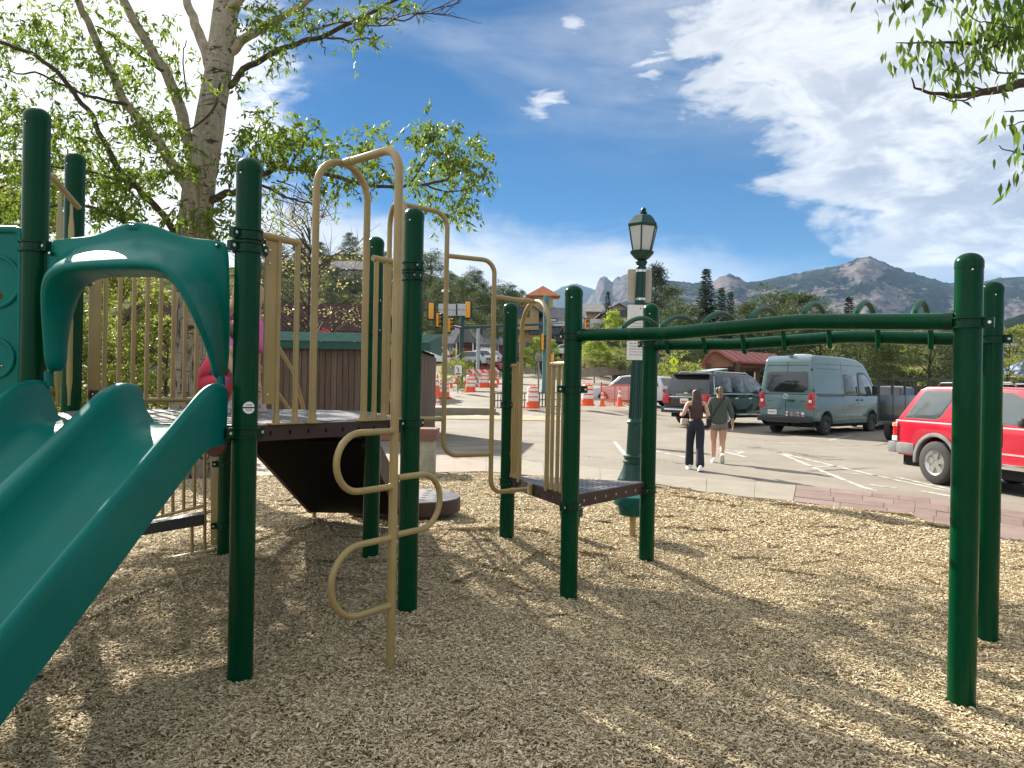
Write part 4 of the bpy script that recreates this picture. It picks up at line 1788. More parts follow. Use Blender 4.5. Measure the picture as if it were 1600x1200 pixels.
def wheel(parent, x, y, r, width, side, rim=None, rim_r=None, spokes=5):
    rim_r = rim_r or r * .62
    o = Vector((x, y, r))
    R = Matrix.Rotation(rad(90) * side, 3, 'X')
    mb = MB()
    h = width / 2
    prof = [(rim_r, -h), (r * .86, -h), (r * .97, -h * .82), (r, -h * .5)]
    prof += [(r, h * .5), (r * .97, h * .82), (r * .86, h), (rim_r, h), (rim_r, h * .2), (rim_r, -h)]
    mb.lathe(prof, M_TYRE, o, 32, R)
    t_ = mb.build('wheel', parent, angle=45)
    if rim is None:
        return t_
    mb = MB()
    mb.lathe([(0, h * .45), (rim_r * .25, h * .50), (rim_r * .28, h * .72), (0, h * .78)][::-1], rim, o, 20, R)
    mb.lathe([(rim_r * .80, h * .55), (rim_r, h * .98), (rim_r * 1.02, h * .98), (rim_r * 1.02, h * .2), (rim_r * .80, h * .2)], rim, o, 28, R)
    mb.lathe([(rim_r * .82, h * .12), (rim_r * .82, h * .14)], M_UNDER, o, 24, R)
    for k in range(spokes):
        a = 2 * math.pi * k / spokes + .3
        c0 = Vector((math.cos(a) * rim_r * .22, math.sin(a) * rim_r * .22, h * .60))
        c1 = Vector((math.cos(a) * rim_r * .88, math.sin(a) * rim_r * .88, h * .55))
        s = Vector((-math.sin(a), math.cos(a), 0))
        w0, w1 = rim_r * .17, rim_r * .24
        mb.ext([R @ (c0 + s * w0) + o, R @ (c1 + s * w1) + o, R @ (c1 - s * w1) + o, R @ (c0 - s * w0) + o], R @ Vector((0, 0, h * .2)), rim)
    mb.build('rim', t_, angle=35)
    return t_


def text_mesh(s, size, m, name, parent, loc, rot, depth=0.004):
    cu = bpy.data.curves.new(name, 'FONT')
    cu.body = s
    cu.size = size
    cu.extrude = depth
    cu.align_x = 'CENTER'
    cu.align_y = 'CENTER'
    tmp = bpy.data.objects.new(name, cu)
    COL.objects.link(tmp)
    dg = bpy.context.evaluated_depsgraph_get()
    me_ = bpy.data.meshes.new_from_object(tmp.evaluated_get(dg))
    bpy.data.objects.remove(tmp)
    me_.materials.clear()
    me_.materials.append(m)
    M = Matrix.Translation(loc) @ rot.to_4x4()
    me_.transform(M)
    return link(name, me_, parent)


R_REAR = Matrix(((0, 0, -1), (-1, 0, 0), (0, 1, 0)))      # text on a plane facing -x (read from behind)

# --- red two-door off-roader, nose towards us
RED = carpaint('red_paint', (0.46, 0.010, 0.030))
W_ = 1.78


def red_suv():
    ax = Vector((math.cos(rad(-77)), math.sin(rad(-77)), 0))
    lf = Vector((-ax.y, ax.x, 0))
    Pw = U(1462, 757, 12.75)
    org = Vector((Pw.x, Pw.y, 0)) - ax * .98 + lf * .87
    r = thing('parked_car', 'red two door off-road car with grey wheel arches parked behind the right posts', 'car', (org.x, org.y, H(org.x, org.y)),
              rad(-77))
    rw, fw, wr = .98, 3.62, .375
    low = [(.10, .44), (.48, .44)] + arc(rw, .40, .47, 175, 5)[0:] + [(1.50, .44), (fw - .50, .44)] + arc(fw, .40, .47, 175, 5) + \
          [(fw + .50, .44), (4.45, .46), (4.55, .75), (4.45, .98), (3.35, 1.06), (.02, 1.08), (-.02, .95), (.0, .62)]
    body = solid(low, W_, RED).build('body', r, bevel=.028, angle=50)
    up = [(.03, 1.075), (3.36, 1.055), (2.72, 1.60), (2.5, 1.665), (1.6, 1.70), (.62, 1.69), (.47, 1.645)]
    solid(up, W_ - .05, RED, 1.06, .20).build('cabin', r, bevel=.03, angle=50)
    for s in (-1, 1):
        q = side_panel([(.22, 1.13), (.92, 1.13), (1.02, 1.17), (1.27, 1.56), (1.22, 1.60), (.66, 1.60), (.58, 1.57)], W_ - .05, M_CGLASS, s, 1.06, .20)
        win = q.build('window', r, bevel=.003)
        pl = [(.20, 1.11), (.93, 1.11), (1.04, 1.16), (1.31, 1.57), (1.23, 1.625), (.645, 1.625), (.555, 1.585)]
        side_panel(pl, W_ - .05, M_BTRIM, s, 1.06, .20, .001, .02).build('window_seal', win)
        q = side_panel([(1.42, 1.13), (2.92, 1.12), (2.52, 1.50), (2.35, 1.58), (1.72, 1.60), (1.62, 1.55)], W_ - .05, M_CGLASS, s, 1.06, .20)
        win = q.build('window', r, bevel=.003)
        side_panel([(1.38, 1.11), (2.99, 1.10), (2.57, 1.52), (2.37, 1.605), (1.70, 1.625), (1.58, 1.56)], W_ - .05, M_BTRIM, s, 1.06, .20, .001, .02).build('window_seal', win)
        for cx in (rw, fw):
            mb = MB()
            ar = arc(cx, .40, .49, -8, 188, 18)
            pts = [(x, z) for x, z in ar]
            inn = [(cx + (x - cx) * .86, .40 + (z - .40) * .86) for x, z in pts][::-1]
            mb.ext([(x, s * (W_ / 2 + .025), z) for x, z in pts + inn], (0, -s * .10, 0), M_TRIM)
            mb.build('wheel_arch', r, bevel=.012, angle=45)
        side_panel([(rw + .52, .42), (fw - .52, .42), (fw - .52, .50), (rw + .52, .50)], W_, M_CHROME, s, proud=.012, thick=.03).build('running_trim', r, bevel=.005)
        side_panel([(rw + .50, .64), (fw - .50, .64), (fw - .50, .665), (rw + .50, .665)], W_, mat('pale_stripe', (.62, .35, .36), .4), s, proud=.004, thick=.01).build('side_stripe', r)
        side_panel([(.05, 1.055), (3.3, 1.04), (3.3, 1.062), (.05, 1.078)], W_, mat('belt_trim', (.55, .50, .50), .3), s, proud=.003, thick=.02).build('belt_trim', r)
        mb = MB()
        mb.box((.045, s * (W_ / 2 - .06), .86), (.12, .16, .34), M_LAMP)
        tl = mb.build('tail_lamp', r, bevel=.012)
        mb = MB()
        mb.box((.04, s * (W_ / 2 - .055), .735), (.125, .165, .09), M_CLEAR)
        mb.box((.04, s * (W_ / 2 - .055), .985), (.125, .165, .06), M_AMBER)
        mb.build('lamp_lens', tl, bevel=.008)
        mb = MB()
        mb.box((2.78, s * (W_ / 2 + .10), 1.16), (.10, .20, .14), M_BTRIM)
        mb.build('side_mirror', r, bevel=.035)
        mb = MB()
        mb.tube([(.75, s * .62, 1.70), (.80, s * .62, 1.755), (2.2, s * .62, 1.765), (2.3, s * .62, 1.70)], .016, M_BTRIM, 8, fil=.04)
        mb.build('roof_rail', r)
        side_panel(rrect(1.55, .98, 1.72, 1.03, .015), W_, M_BTRIM, s, proud=.012, thick=.02).build('door_handle', r)
        for xx in (1.40,):
            side_panel([(xx, .50), (xx + .008, .50), (xx + .008, 1.07), (xx, 1.07)], W_, M_BTRIM, s, proud=.0015, thick=.01).build('door_gap', r)
        for cx in (rw, fw):
            wheel(r, cx, s * (W_ / 2 - .10), wr, .24, s * -1, M_RIM, .215, 5)
    mb = MB()
    mb.box((-.03, 0, .57), (.22, W_ + .03, .20), M_TRIM)
    mb.box((.28, -W_ / 2 + .01, .57), (.42, .05, .20), M_TRIM)
    mb.box((.28, W_ / 2 - .01, .57), (.42, .05, .20), M_TRIM)
    mb.build('rear_bumper', r, bevel=.02)
    rear_panel(rrect(-.62, 1.16, .62, 1.58, .06), (.03, 1.075), (.47, 1.645), M_CGLASS).build('rear_window', r)
    mb = MB()
    mb.box((4.56, 0, .58), (.2, W_ - .02, .22), M_TRIM)
    mb.build('front_bumper', r, bevel=.03)
    mb = MB()
    mb.ext([(3.30, -W_ / 2 + .16, 1.075), (3.30, W_ / 2 - .16, 1.075), (2.75, W_ / 2 - .26, 1.575), (2.75, -W_ / 2 + .26, 1.575)], (.02, 0, .015), M_CGLASS)
    mb.build('windscreen', r)
    mb = MB()
    mb.box((2.2, 0, .36), (4.2, W_ - .25, .22), M_UNDER)
    mb.tube([(.2, -.45, .33), (-.12, -.47, .31)], .035, M_UNDER, 10)
    mb.build('underbody', r)
    return r


red_suv()

# --- grey-blue high-roof van, seen from behind
VANC = carpaint('grey_blue_paint', (0.085, 0.150, 0.162), 0.2)
VANLOW = carpaint('grey_blue_lower', (0.068, 0.125, 0.138), 0.26)


def van():
    a = rad(41)
    ax = Vector((math.cos(a), math.sin(a), 0))
    lf = Vector((-ax.y, ax.x, 0))
    Wv, rw, fw, wr = 2.02, 1.00, 4.66, .365
    Pw = U(1292, 680, 25.8)
    org = Vector((Pw.x, Pw.y, 0)) - ax * rw + lf * (Wv / 2)
    r = thing('parked_van', 'grey blue high roof van with stickers on its back doors', 'van', (org.x, org.y, H(org.x, org.y) - .01), a)
    ZB = 1.42
    low = [(.04, .52), (rw - .50, .50)] + arc(rw, .40, .46, 170, 10) + [(rw + .50, .40), (fw - .50, .40)] + arc(fw, .40, .46, 170, 10) + \
          [(fw + .52, .38), (5.80, .40), (5.92, .70), (5.88, 1.02), (5.60, 1.22), (5.15, ZB - .01), (.0, ZB), (.0, .80)]
    solid(low, Wv, VANC).build('body', r, bevel=.04, angle=50)
    up = [(.002, ZB - .005), (5.14, ZB - .015), (4.36, 2.36), (4.05, 2.60), (3.55, 2.74), (2.6, 2.80), (.45, 2.80), (.24, 2.76), (.13, 2.62), (.03, 1.75)]
    solid(up, Wv - .004, VANC, ZB, .115).build('upper_body', r, bevel=.07, angle=50, segs=3)
    e0, e1 = (.008, 1.5), (.115, 2.58)
    gl = [(-.80, 1.62), (-.62, 1.50), (.62, 1.50), (.80, 1.62), (.76, 2.16), (.70, 2.22), (-.70, 2.22), (-.76, 2.16)]
    rear_panel(gl, e0, e1, M_GLASS, .012).build('rear_window', r, bevel=.004)
    for y in (-.004,):
        mb = MB()
        mb.box((-.004, 0, 1.02), (.01, .012, .96), M_BTRIM)
        mb.build('door_gap', r)
        rear_panel([(-.006, 2.225), (.006, 2.225), (.006, 2.56), (-.006, 2.56)], e0, e1, M_BTRIM, .004, .012).build('door_gap', r)
    rear_panel([(-.76, 2.44), (.76, 2.44), (.76, 2.455), (-.76, 2.455)], e0, e1, M_BTRIM, .003, .012).build('panel_crease', r)
    for s in (-1, 1):
        mb = MB()
        pl = [(.78 * s, .92), (1.0 * s, .92), (1.005 * s, 1.50), (.83 * s, 1.50), (.83 * s, 1.34), (.79 * s, 1.16)]
        mb.ext([(-.022, y, z) for y, z in pl], (.12, 0, 0), M_LAMP)
        mb.ext([(.05, s * (Wv / 2 + .012), .92), (.05, s * (Wv / 2 + .012), 1.50), (.15, s * (Wv / 2 + .012), 1.50), (.12, s * (Wv / 2 + .012), .92)], (0, -s * .03, 0), M_LAMP)
        tl = mb.build('tail_lamp', r, bevel=.012)
        mb = MB()
        mb.box((-.026, s * .90, 1.20), (.01, .10, .10), M_CLEAR)
        mb.build('lamp_lens', tl, bevel=.003)
        for zz in (1.02, 1.58, 2.30):
            mb = MB()
            yy = Wv / 2 - max(0, zz - ZB) * .115
            mb.box((.03, s * (yy + .005), zz), (.10, .035, .075), M_BTRIM if zz > 1.5 else VANC)
            mb.build('hinge', r, bevel=.006)
        mb = MB()
        mb.box((4.55, s * (Wv / 2 + .13), 1.62), (.14, .22, .34), M_BTRIM)
        mb.build('side_mirror', r, bevel=.04)
        q = side_panel([(2.32, 1.46), (3.34, 1.46), (3.34, 2.14), (3.30, 2.18), (2.36, 2.18), (2.32, 2.14)], Wv, M_GLASS, s, ZB, .115, .006)
        q.build('window', r, bevel=.004)
        q = side_panel([(3.52, 1.47), (4.84, 1.47), (4.30, 2.06), (4.05, 2.20), (3.62, 2.22), (3.52, 2.14)], Wv, M_CGLASS, s, ZB, .115, .006)
        q.build('window', r, bevel=.004)
        q = side_panel([(3.45, 1.43), (4.95, 1.43), (4.32, 2.10), (4.06, 2.26), (3.58, 2.28), (3.45, 2.18)], Wv, M_BTRIM, s, ZB, .115, .002, .02)
        q.build('window_seal', r)
        for xx, z0, z1 in ((2.20, .46, 2.60), (3.42, .46, 2.30), (1.60, 1.0, 1.02)):
            side_panel([(xx, z0), (xx + .012, z0), (xx + .012, min(z1, ZB)), (xx, min(z1, ZB))], Wv, M_BTRIM, s, proud=.0015, thick=.012).build('door_gap', r)
            if z1 > ZB:
                side_panel([(xx, ZB), (xx + .012, ZB), (xx + .012, z1), (xx, z1)], Wv, M_BTRIM, s, ZB, .115, .002, .012).build('door_gap', r)
        side_panel([(.35, 1.36), (2.30, 1.36), (2.30, 1.385), (.35, 1.385)], Wv, M_BTRIM, s, proud=.003, thick=.012).build('slide_rail', r)
        side_panel([(.45, 2.33), (2.15, 2.33), (2.15, 2.345), (.45, 2.345)], Wv, M_BTRIM, s, ZB, .115, .002, .012).build('panel_crease', r)
        side_panel([(.3, 2.50), (3.9, 2.50), (3.9, 2.512), (.3, 2.512)], Wv, M_BTRIM, s, ZB, .115, .002, .012).build('panel_crease', r)
        side_panel([(rw + .56, .62), (fw - .56, .62), (fw - .56, .76), (rw + .56, .76)], Wv, VANLOW, s, proud=.014, thick=.03).build('side_moulding', r, bevel=.006)
        for xx in (3.20, 3.60):
            side_panel(rrect(xx, 1.22, xx + .18, 1.28, .02), Wv, M_BTRIM, s, proud=.02, thick=.04).build('door_handle', r)
        for cx in (rw, fw):
            wheel(r, cx, s * (Wv / 2 - .13), wr, .24, -s, M_BRIM, .21, 6)
    mb = MB()
    mb.box((-.06, 0, .56), (.20, Wv - .02, .17), M_BTRIM)
    mb.box((-.10, 0, .47), (.16, 1.3, .06), M_BTRIM)
    mb.build('rear_bumper', r, bevel=.02)
    mb = MB()
    mb.box((-.01, .52, .93), (.05, .62, .07), VANC)
    mb.build('plate_light_bar', r, bevel=.015)
    mb = MB()
    mb.box((-.012, .50, .79), (.02, .34, .17), M_PLATE)
    pl = mb.build('licence_plate', r, bevel=.004)
    mb = MB()
    mb.box((-.0235, .50, .80), (.003, .26, .035), mat('plate_print', (.20, .16, .22), .6))
    mb.build('plate_print', pl)
    mb = MB()
    mb.box((-.02, -.20, 1.22), (.05, .26, .05), M_BTRIM)
    mb.build('door_handle', r, bevel=.01)
    mb = MB()                                        # star in a ring
    c = Vector((-.012, .0, 1.36))
    mb.tube([c + Vector((0, math.cos(t_) * .085, math.sin(t_) * .085)) for t_ in np.linspace(0, 2 * math.pi, 25)[:-1]], .009, M_CHROME, 6, closed=True)
    for k in range(3):
        t_ = rad(90 + 120 * k)
        mb.tube([c, c + Vector((0, math.cos(t_) * .082, math.sin(t_) * .082))], [.017, .004], M_CHROME, 6)
    mb.build('badge', r)
    for y in (-.62, .62):
        mb = MB()
        mb.box((-.004, y, 1.20), (.008, .22, .025), M_CHROME)
        mb.build('lettering_strip', r)
    cols = [(.70, .70, .66), (.06, .10, .20), (.55, .20, .10), (.08, .25, .30), (.60, .48, .12), (.20, .07, .25), (.70, .62, .55), (.10, .10, .10)]
    rs = random.Random(5)
    for k in range(16):
        y, z = -.04 - .70 * (k % 8) / 7 + rs.uniform(-.02, .02), .70 + .09 * (k // 8) + rs.uniform(-.015, .015) + .09 * (k % 8) / 7 * 0
        m_ = mat('sticker_%d' % (k % 8), cols[k % 8], .5)
        mb = MB()
        rr = rs.uniform(.030, .052)
        sq = rs.random() > .5
        n = 4 if sq else 12
        mb.ext([(-.007, y + math.cos(t_) * rr * 1.2, z + math.sin(t_) * rr * .9) for t_ in (np.linspace(0, 2 * math.pi, n + 1)[:-1] + .78)], (.006, 0, 0), m_)
        mb.build('sticker', r)
    mb = MB()
    mb.box((.28, .0, 2.83), (.16, .20, .05), M_BTRIM)
    mb.box((.20, .0, 2.80), (.04, .16, .04), M_LAMP)
    mb.build('brake_lamp', r, bevel=.01)
    mb = MB()
    mb.box((1.6, .25, 2.845), (.5, .5, .10), M_WHITE)
    mb.build('roof_vent', r, bevel=.03)
    mb = MB()
    mb.box((2.9, 0, .40), (5.2, Wv - .35, .22), M_UNDER)
    mb.tube([(.5, -.25, .42), (-.02, -.30, .42)], .04, M_UNDER, 8)
    mb.box((.25, .2, .40), (.3, .5, .16), M_UNDER)
    mb.build('underbody', r)
    mb = MB()
    mb.ext([(5.08, -.84, 1.47), (5.08, .84, 1.47), (4.42, .74, 2.33), (4.42, -.74, 2.33)], (.03, 0, .02), M_CGLASS)
    mb.build('windscreen', r)
    return r


van()

# --- large dark estate car left of the van
NAVY = carpaint('dark_navy_paint', (0.008, 0.010, 0.013), 0.14)


def navy_suv():
    a = rad(41)
    ax = Vector((math.cos(a), math.sin(a), 0))
    lf = Vector((-ax.y, ax.x, 0))
    Wv, rw, fw, wr = 2.03, 1.12, 4.25, .40
    Pc = U(1107, 650, 27.6)
    org = Vector((Pc.x, Pc.y, 0)) + lf * (Wv / 2)
    z0 = 0.06
    r = thing('parked_car', 'large dark navy family car parked left of the grey blue van', 'car', (org.x, org.y, z0), a)
    ZB = 1.16
    low = [(.06, .50), (rw - .52, .46)] + arc(rw, .42, .48, 172, 8) + [(rw + .52, .42), (fw - .52, .42)] + arc(fw, .42, .48, 172, 8) + \
          [(fw + .52, .42), (5.25, .45), (5.33, .8), (5.25, 1.08), (4.05, 1.18), (.0, ZB + .02), (-.03, .9)]
    solid(low, Wv, NAVY).build('body', r, bevel=.04, angle=50)
    up = [(.02, ZB + .01), (4.02, ZB + .01), (3.20, 1.80), (2.9, 1.88), (1.6, 1.93), (.45, 1.90), (.26, 1.84)]
    solid(up, Wv - .06, NAVY, ZB, .22).build('cabin', r, bevel=.04, angle=50)
    e0, e1 = (.02, ZB + .01), (.26, 1.84)
    rear_panel(rrect(-.80, 1.22, .80, 1.74, .05), e0, e1, M_GLASS, .01).build('rear_window', r, bevel=.003)
    mb = MB()
    mb.box((.17, 0, 1.865), (.34, 1.60, .045), NAVY)
    mb.build('roof_spoiler', r, bevel=.015)
    mb = MB()
    mb.tube([(.02, 0, 1.26), (.05, -.28, 1.30)], .012, M_BTRIM, 6)
    mb.build('rear_wiper', r)
    for s in (-1, 1):
        mb = MB()
        mb.box((.0, s * (Wv / 2 - .14), .98), (.14, .30, .34), M_LAMP)
        mb.build('tail_lamp', r, bevel=.02)
        for pts in ([(.36, 1.24), (1.50, 1.24), (1.50, 1.76), (.50, 1.76)], [(1.56, 1.24), (2.36, 1.24), (2.36, 1.77), (1.56, 1.77)],
                    [(2.44, 1.24), (3.72, 1.24), (3.10, 1.72), (2.9, 1.77), (2.44, 1.78)]):
            side_panel(pts, Wv - .06, M_GLASS if pts[0][0] < 2.4 else M_CGLASS, s, ZB, .22, .006).build('window', r, bevel=.003)
        mb = MB()
        mb.ext([(.32, s * (Wv / 2 - .02), 1.20), (.47, s * (Wv / 2 - .17), 1.80), (.50, s * (Wv / 2 - .17), 1.80), (.36, s * (Wv / 2 - .02), 1.20)], (0, -s * .02, 0), M_CHROME)
        mb.build('pillar_trim', r)
        side_panel([(.2, 1.165), (3.9, 1.165), (3.9, 1.195), (.2, 1.195)], Wv, M_CHROME, s, proud=.002, thick=.03).build('belt_trim', r)
        side_panel([(rw + .5, .40), (fw - .5, .40), (fw - .5, .46), (rw + .5, .46)], Wv, M_CHROME, s, proud=.09, thick=.12).build('running_board', r, bevel=.008)
        for xx in (1.62, 2.55):
            side_panel(rrect(xx, 1.00, xx + .22, 1.045, .015), Wv, M_CHROME, s, proud=.02, thick=.03).build('door_handle', r)
        for xx in (1.53, 2.42):
            side_panel([(xx, .5), (xx + .01, .5), (xx + .01, 1.16), (xx, 1.16)], Wv, M_BTRIM, s, proud=.0015, thick=.012).build('door_gap', r)
        mb = MB()
        mb.tube([(.6, s * .78, 1.90), (.7, s * .78, 1.965), (2.7, s * .78, 1.95), (2.85, s * .78, 1.89)], .018, M_CHROME, 8, fil=.05)
        mb.build('roof_rail', r)
        mb = MB()
        mb.box((3.35, s * (Wv / 2 + .11), 1.27), (.14, .22, .18), NAVY)
        mb.build('side_mirror', r, bevel=.03)
        for cx in (rw, fw):
            wheel(r, cx, s * (Wv / 2 - .13), wr, .28, -s, M_RIM, .25, 6)
    mb = MB()
    mb.box((-.06, 0, .56), (.22, Wv, .20), NAVY)
    mb.build('rear_bumper', r, bevel=.03)
    mb = MB()
    mb.box((-.165, 0, .585), (.02, 1.72, .05), M_CHROME)
    mb.box((-.05, 0, 1.045), (.03, 1.45, .035), M_CHROME)
    mb.build('chrome_bar', r, bevel=.006)
    mb = MB()
    mb.box((-.045, .05, .90), (.02, .36, .18), M_PLATE)
    pl = mb.build('licence_plate', r, bevel=.004)
    mb = MB()
    mb.box((-.0565, .05, .87), (.003, .28, .07), M_ORANGE)
    mb.build('plate_print', pl)
    text_mesh('EXPEDITION', .115, M_CHROME, 'lettering', r, Vector((-.022, .10, 1.115)), R_REAR)
    mb = MB()
    pts = [(-.03, math.cos(t_) * .085, 1.185 + math.sin(t_) * .036) for t_ in np.linspace(0, 2 * math.pi, 21)[:-1]]
    mb.ext(pts, (.02, 0, 0), M_CHROME)
    mb.build('oval_badge', r)
    mb = MB()
    mb.box((2.6, 0, .42), (4.7, Wv - .35, .24), M_UNDER)
    mb.build('underbody', r)
    mb = MB()
    mb.box((1.15, -.30, 2.03), (1.3, .55, .035), mat('grey_panel', (.35, .37, .38), .4), Matrix.Rotation(rad(-6), 3, 'Y'))
    mb.tube([(.8, -.30, 1.92), (.8, -.30, 2.02)], .02, M_BTRIM, 6)
    mb.tube([(1.6, -.30, 1.92), (1.6, -.30, 2.05)], .02, M_BTRIM, 6)
    mb.build('roof_rack', r)
    r.scale = (1.04, 1.04, 1.07)
    return r


navy_suv()


# --- plainer cars further off
def far_car(px, py, Y, yaw, col, label, group, kind='car', z=None, detail=True):
    p = U(px, py, Y)
    zz = H(p.x, p.y) if z is None else z
    m_ = carpaint('paint_%02d%02d%02d' % tuple(int(c * 99) for c in col), col)
    r = thing('parked_car' if kind != 'pickup' else 'pickup_truck', label, 'car' if kind != 'pickup' else 'pickup', (p.x, p.y, zz), rad(yaw), group)
    L, W, Hh = {'car': (4.5, 1.8, 1.46), 'suv': (4.7, 1.88, 1.72), 'pickup': (5.5, 1.95, 1.82)}[kind]
    rw, fw, wr = .9, L - .9, .34
    zb = .62 * Hh
    x0 = -L / 2
    low = [(x0 + .05, .36), (x0 + rw - .42, .34)] + [(x + x0, z) for x, z in arc(rw, .34, .40, 170, 10, 8)] + [(x0 + rw + .42, .32), (x0 + fw - .42, .32)] + \
          [(x + x0, z) for x, z in arc(fw, .34, .40, 170, 10, 8)] + [(x0 + fw + .42, .34), (x0 + L - .05, .38), (x0 + L, .62), (x0 + L - .1, zb - .14), (x0 + L - 1.1, zb), (x0 + .03, zb + .01), (x0, .7)]
    solid(low, W, m_).build('body', r, bevel=.05, angle=50)
    if kind == 'pickup':
        up = [(x0 + 2.0, zb), (x0 + L - 1.15, zb), (x0 + L - 1.75, Hh - .06), (x0 + L - 2.1, Hh), (x0 + 2.3, Hh), (x0 + 2.1, Hh - .08)]
    elif kind == 'suv':
        up = [(x0 + .05, zb), (x0 + L - 1.15, zb), (x0 + L - 1.85, Hh - .06), (x0 + L - 2.3, Hh), (x0 + .6, Hh - .02), (x0 + .3, Hh - .1)]
    else:
        up = [(x0 + .45, zb), (x0 + L - 1.15, zb), (x0 + L - 1.95, Hh - .05), (x0 + L - 2.3, Hh), (x0 + 1.3, Hh - .01), (x0 + .95, Hh - .08)]
    solid(up, W - .05, m_, zb, .28).build('cabin', r, bevel=.04, angle=50)
    cx = sum(p_[0] for p_ in up) / len(up)
    for s in (-1, 1):
        pl = [(cx + (x - cx) * .86, zb + .05 + (z - zb) * .80) for x, z in up]
        side_panel(pl, W - .05, M_GLASS, s, zb, .28, .008).build('window', r)
        for wx in (rw, fw):
            wheel(r, x0 + wx, s * (W / 2 - .1), wr, .2, -s, M_RIM if detail else None)
    e0, e1 = up[0], up[-1]
    rear_panel(rrect(-W * .36, zb + .08, W * .36, Hh - .14, .05), e0, e1, M_GLASS, .01).build('rear_window', r)
    f0, f1 = up[1], up[2]
    mb = MB()
    mb.ext([(f0[0] + (f1[0] - f0[0]) * t_ + .012, y, f0[1] + (f1[1] - f0[1]) * t_ + .012) for t_, y in ((.1, -W * .40), (.1, W * .40), (.92, W * .34), (.92, -W * .34))], (-.02, 0, -.02), M_GLASS)
    mb.build('windscreen', r)
    for s in (-1, 1):
        mb = MB()
        mb.box((x0 + .03, s * (W / 2 - .17), zb - .17), (.10, .28, .18), M_LAMP)
        mb.build('tail_lamp', r, bevel=.02)
        mb = MB()
        mb.box((x0 + L - .08, s * (W / 2 - .22), zb - .25), (.12, .36, .15), M_CLEAR)
        mb.build('headlight', r, bevel=.02)
    mb = MB()
    mb.box((0, 0, .34), (L * .8, W * .8, .2), M_UNDER)
    mb.build('underbody', r)
    return r


# the dark car and the black open-framed trailer between the van and the red car
far_car(1382, 660, 31, -128, (.012, .016, .018), 'dark grey car facing us behind the van\'s front wing', None, 'suv', z=0.05)


def trailer():
    p = U(1412, 668, 22.5)
    r = thing('utility_trailer', 'black trailer with tall open bar frame between van and red car', 'trailer', (p.x, p.y, H(p.x, p.y)), rad(38))
    mb = MB()
    mb.box((1.2, 0, .62), (2.6, 1.5, .10), M_BTRIM)
    mb.box((1.2, -.74, 1.06), (2.6, .04, .82), mat('dark_trailer_panel', (.02, .028, .03), .3, coat=.4))
    mb.box((1.2, .74, 1.06), (2.6, .04, .82), MATS['dark_trailer_panel'])
    mb.build('bed', r, bevel=.01)
    for s in (-1, 1):
        for x in (-.05, .85, 1.7, 2.5):
            mb = MB()
            mb.box((x, s * .75, 1.30), (.06, .06, 1.30), M_BTRIM)
            mb.build('upright', r)
        mb = MB()
        mb.box((1.22, s * .75, 1.97), (2.65, .06, .06), M_BTRIM)
        mb.box((1.22, s * .75, 1.45), (2.65, .04, .04), M_BTRIM)
        mb.build('top_bar', r)
        wheel(r, 1.0, s * .82, .34, .22, -s, M_BRIM)
    mb = MB()
    mb.box((-.05, 0, 1.97), (.06, 1.5, .06), M_BTRIM)
    mb.build('cross_bar', r)
    mb = MB()
    mb.box((-.06, -.6, .70), (.05, .12, .12), M_LAMP)
    mb.build('tail_lamp', r, bevel=.01)
    return r


trailer()

# ---------------------------------------------------------------- people
def skin(J, B, m, name, parent, sub=2, root=None, smooth_shade=True):
    """J: name -> (x, y, z, rx, ry); B: pairs of names. A branching tube skin, as one mesh."""
    names = list(J)
    me_ = bpy.data.meshes.new(name)
    me_.from_pydata([J[k][:3] for k in names], [(names.index(a), names.index(b)) for a, b in B], [])
    tmp = bpy.data.objects.new(name, me_)
    COL.objects.link(tmp)
    tmp.modifiers.new('s', 'SKIN').use_smooth_shade = True
    sd = me_.skin_vertices[0].data
    for i, k in enumerate(names):
        rr = J[k][3:]
        sd[i].radius = (rr[0], rr[1] if len(rr) > 1 else rr[0])
        sd[i].use_root = (k == (root or names[0]))
    md = tmp.modifiers.new('u', 'SUBSURF')
    md.levels = md.render_levels = sub
    dg = bpy.context.evaluated_depsgraph_get()
    out = bpy.data.meshes.new_from_object(tmp.evaluated_get(dg))
    bpy.data.objects.remove(tmp)
    out.materials.clear()
    out.materials.append(m)
    out.polygons.foreach_set('use_smooth', np.ones(len(out.polygons), dtype=bool))
    return link(name, out, parent)


M_SKIN = mat('skin', (0.52, 0.31, 0.22), 0.5, var=0.05)
M_SKIN2 = mat('tanned_skin', (0.47, 0.26, 0.17), 0.5, var=0.05)
M_HAIR = mat('dark_brown_hair', (0.045, 0.018, 0.010), 0.42, var=0.6, vscale=8, stretch=(6, 6, .5), bump=.6, bscale=30)
M_HAIR2 = mat('brown_hair', (0.060, 0.038, 0.020), 0.45, var=0.6, vscale=8, stretch=(6, 6, .6), bump=.6, bscale=30)
M_JEAN = mat('dark_navy_denim', (0.010, 0.012, 0.024), 0.8, var=0.35, vscale=12, bump=.3, bscale=50)
M_SHOE = mat('white_canvas', (0.75, 0.75, 0.74), 0.6)


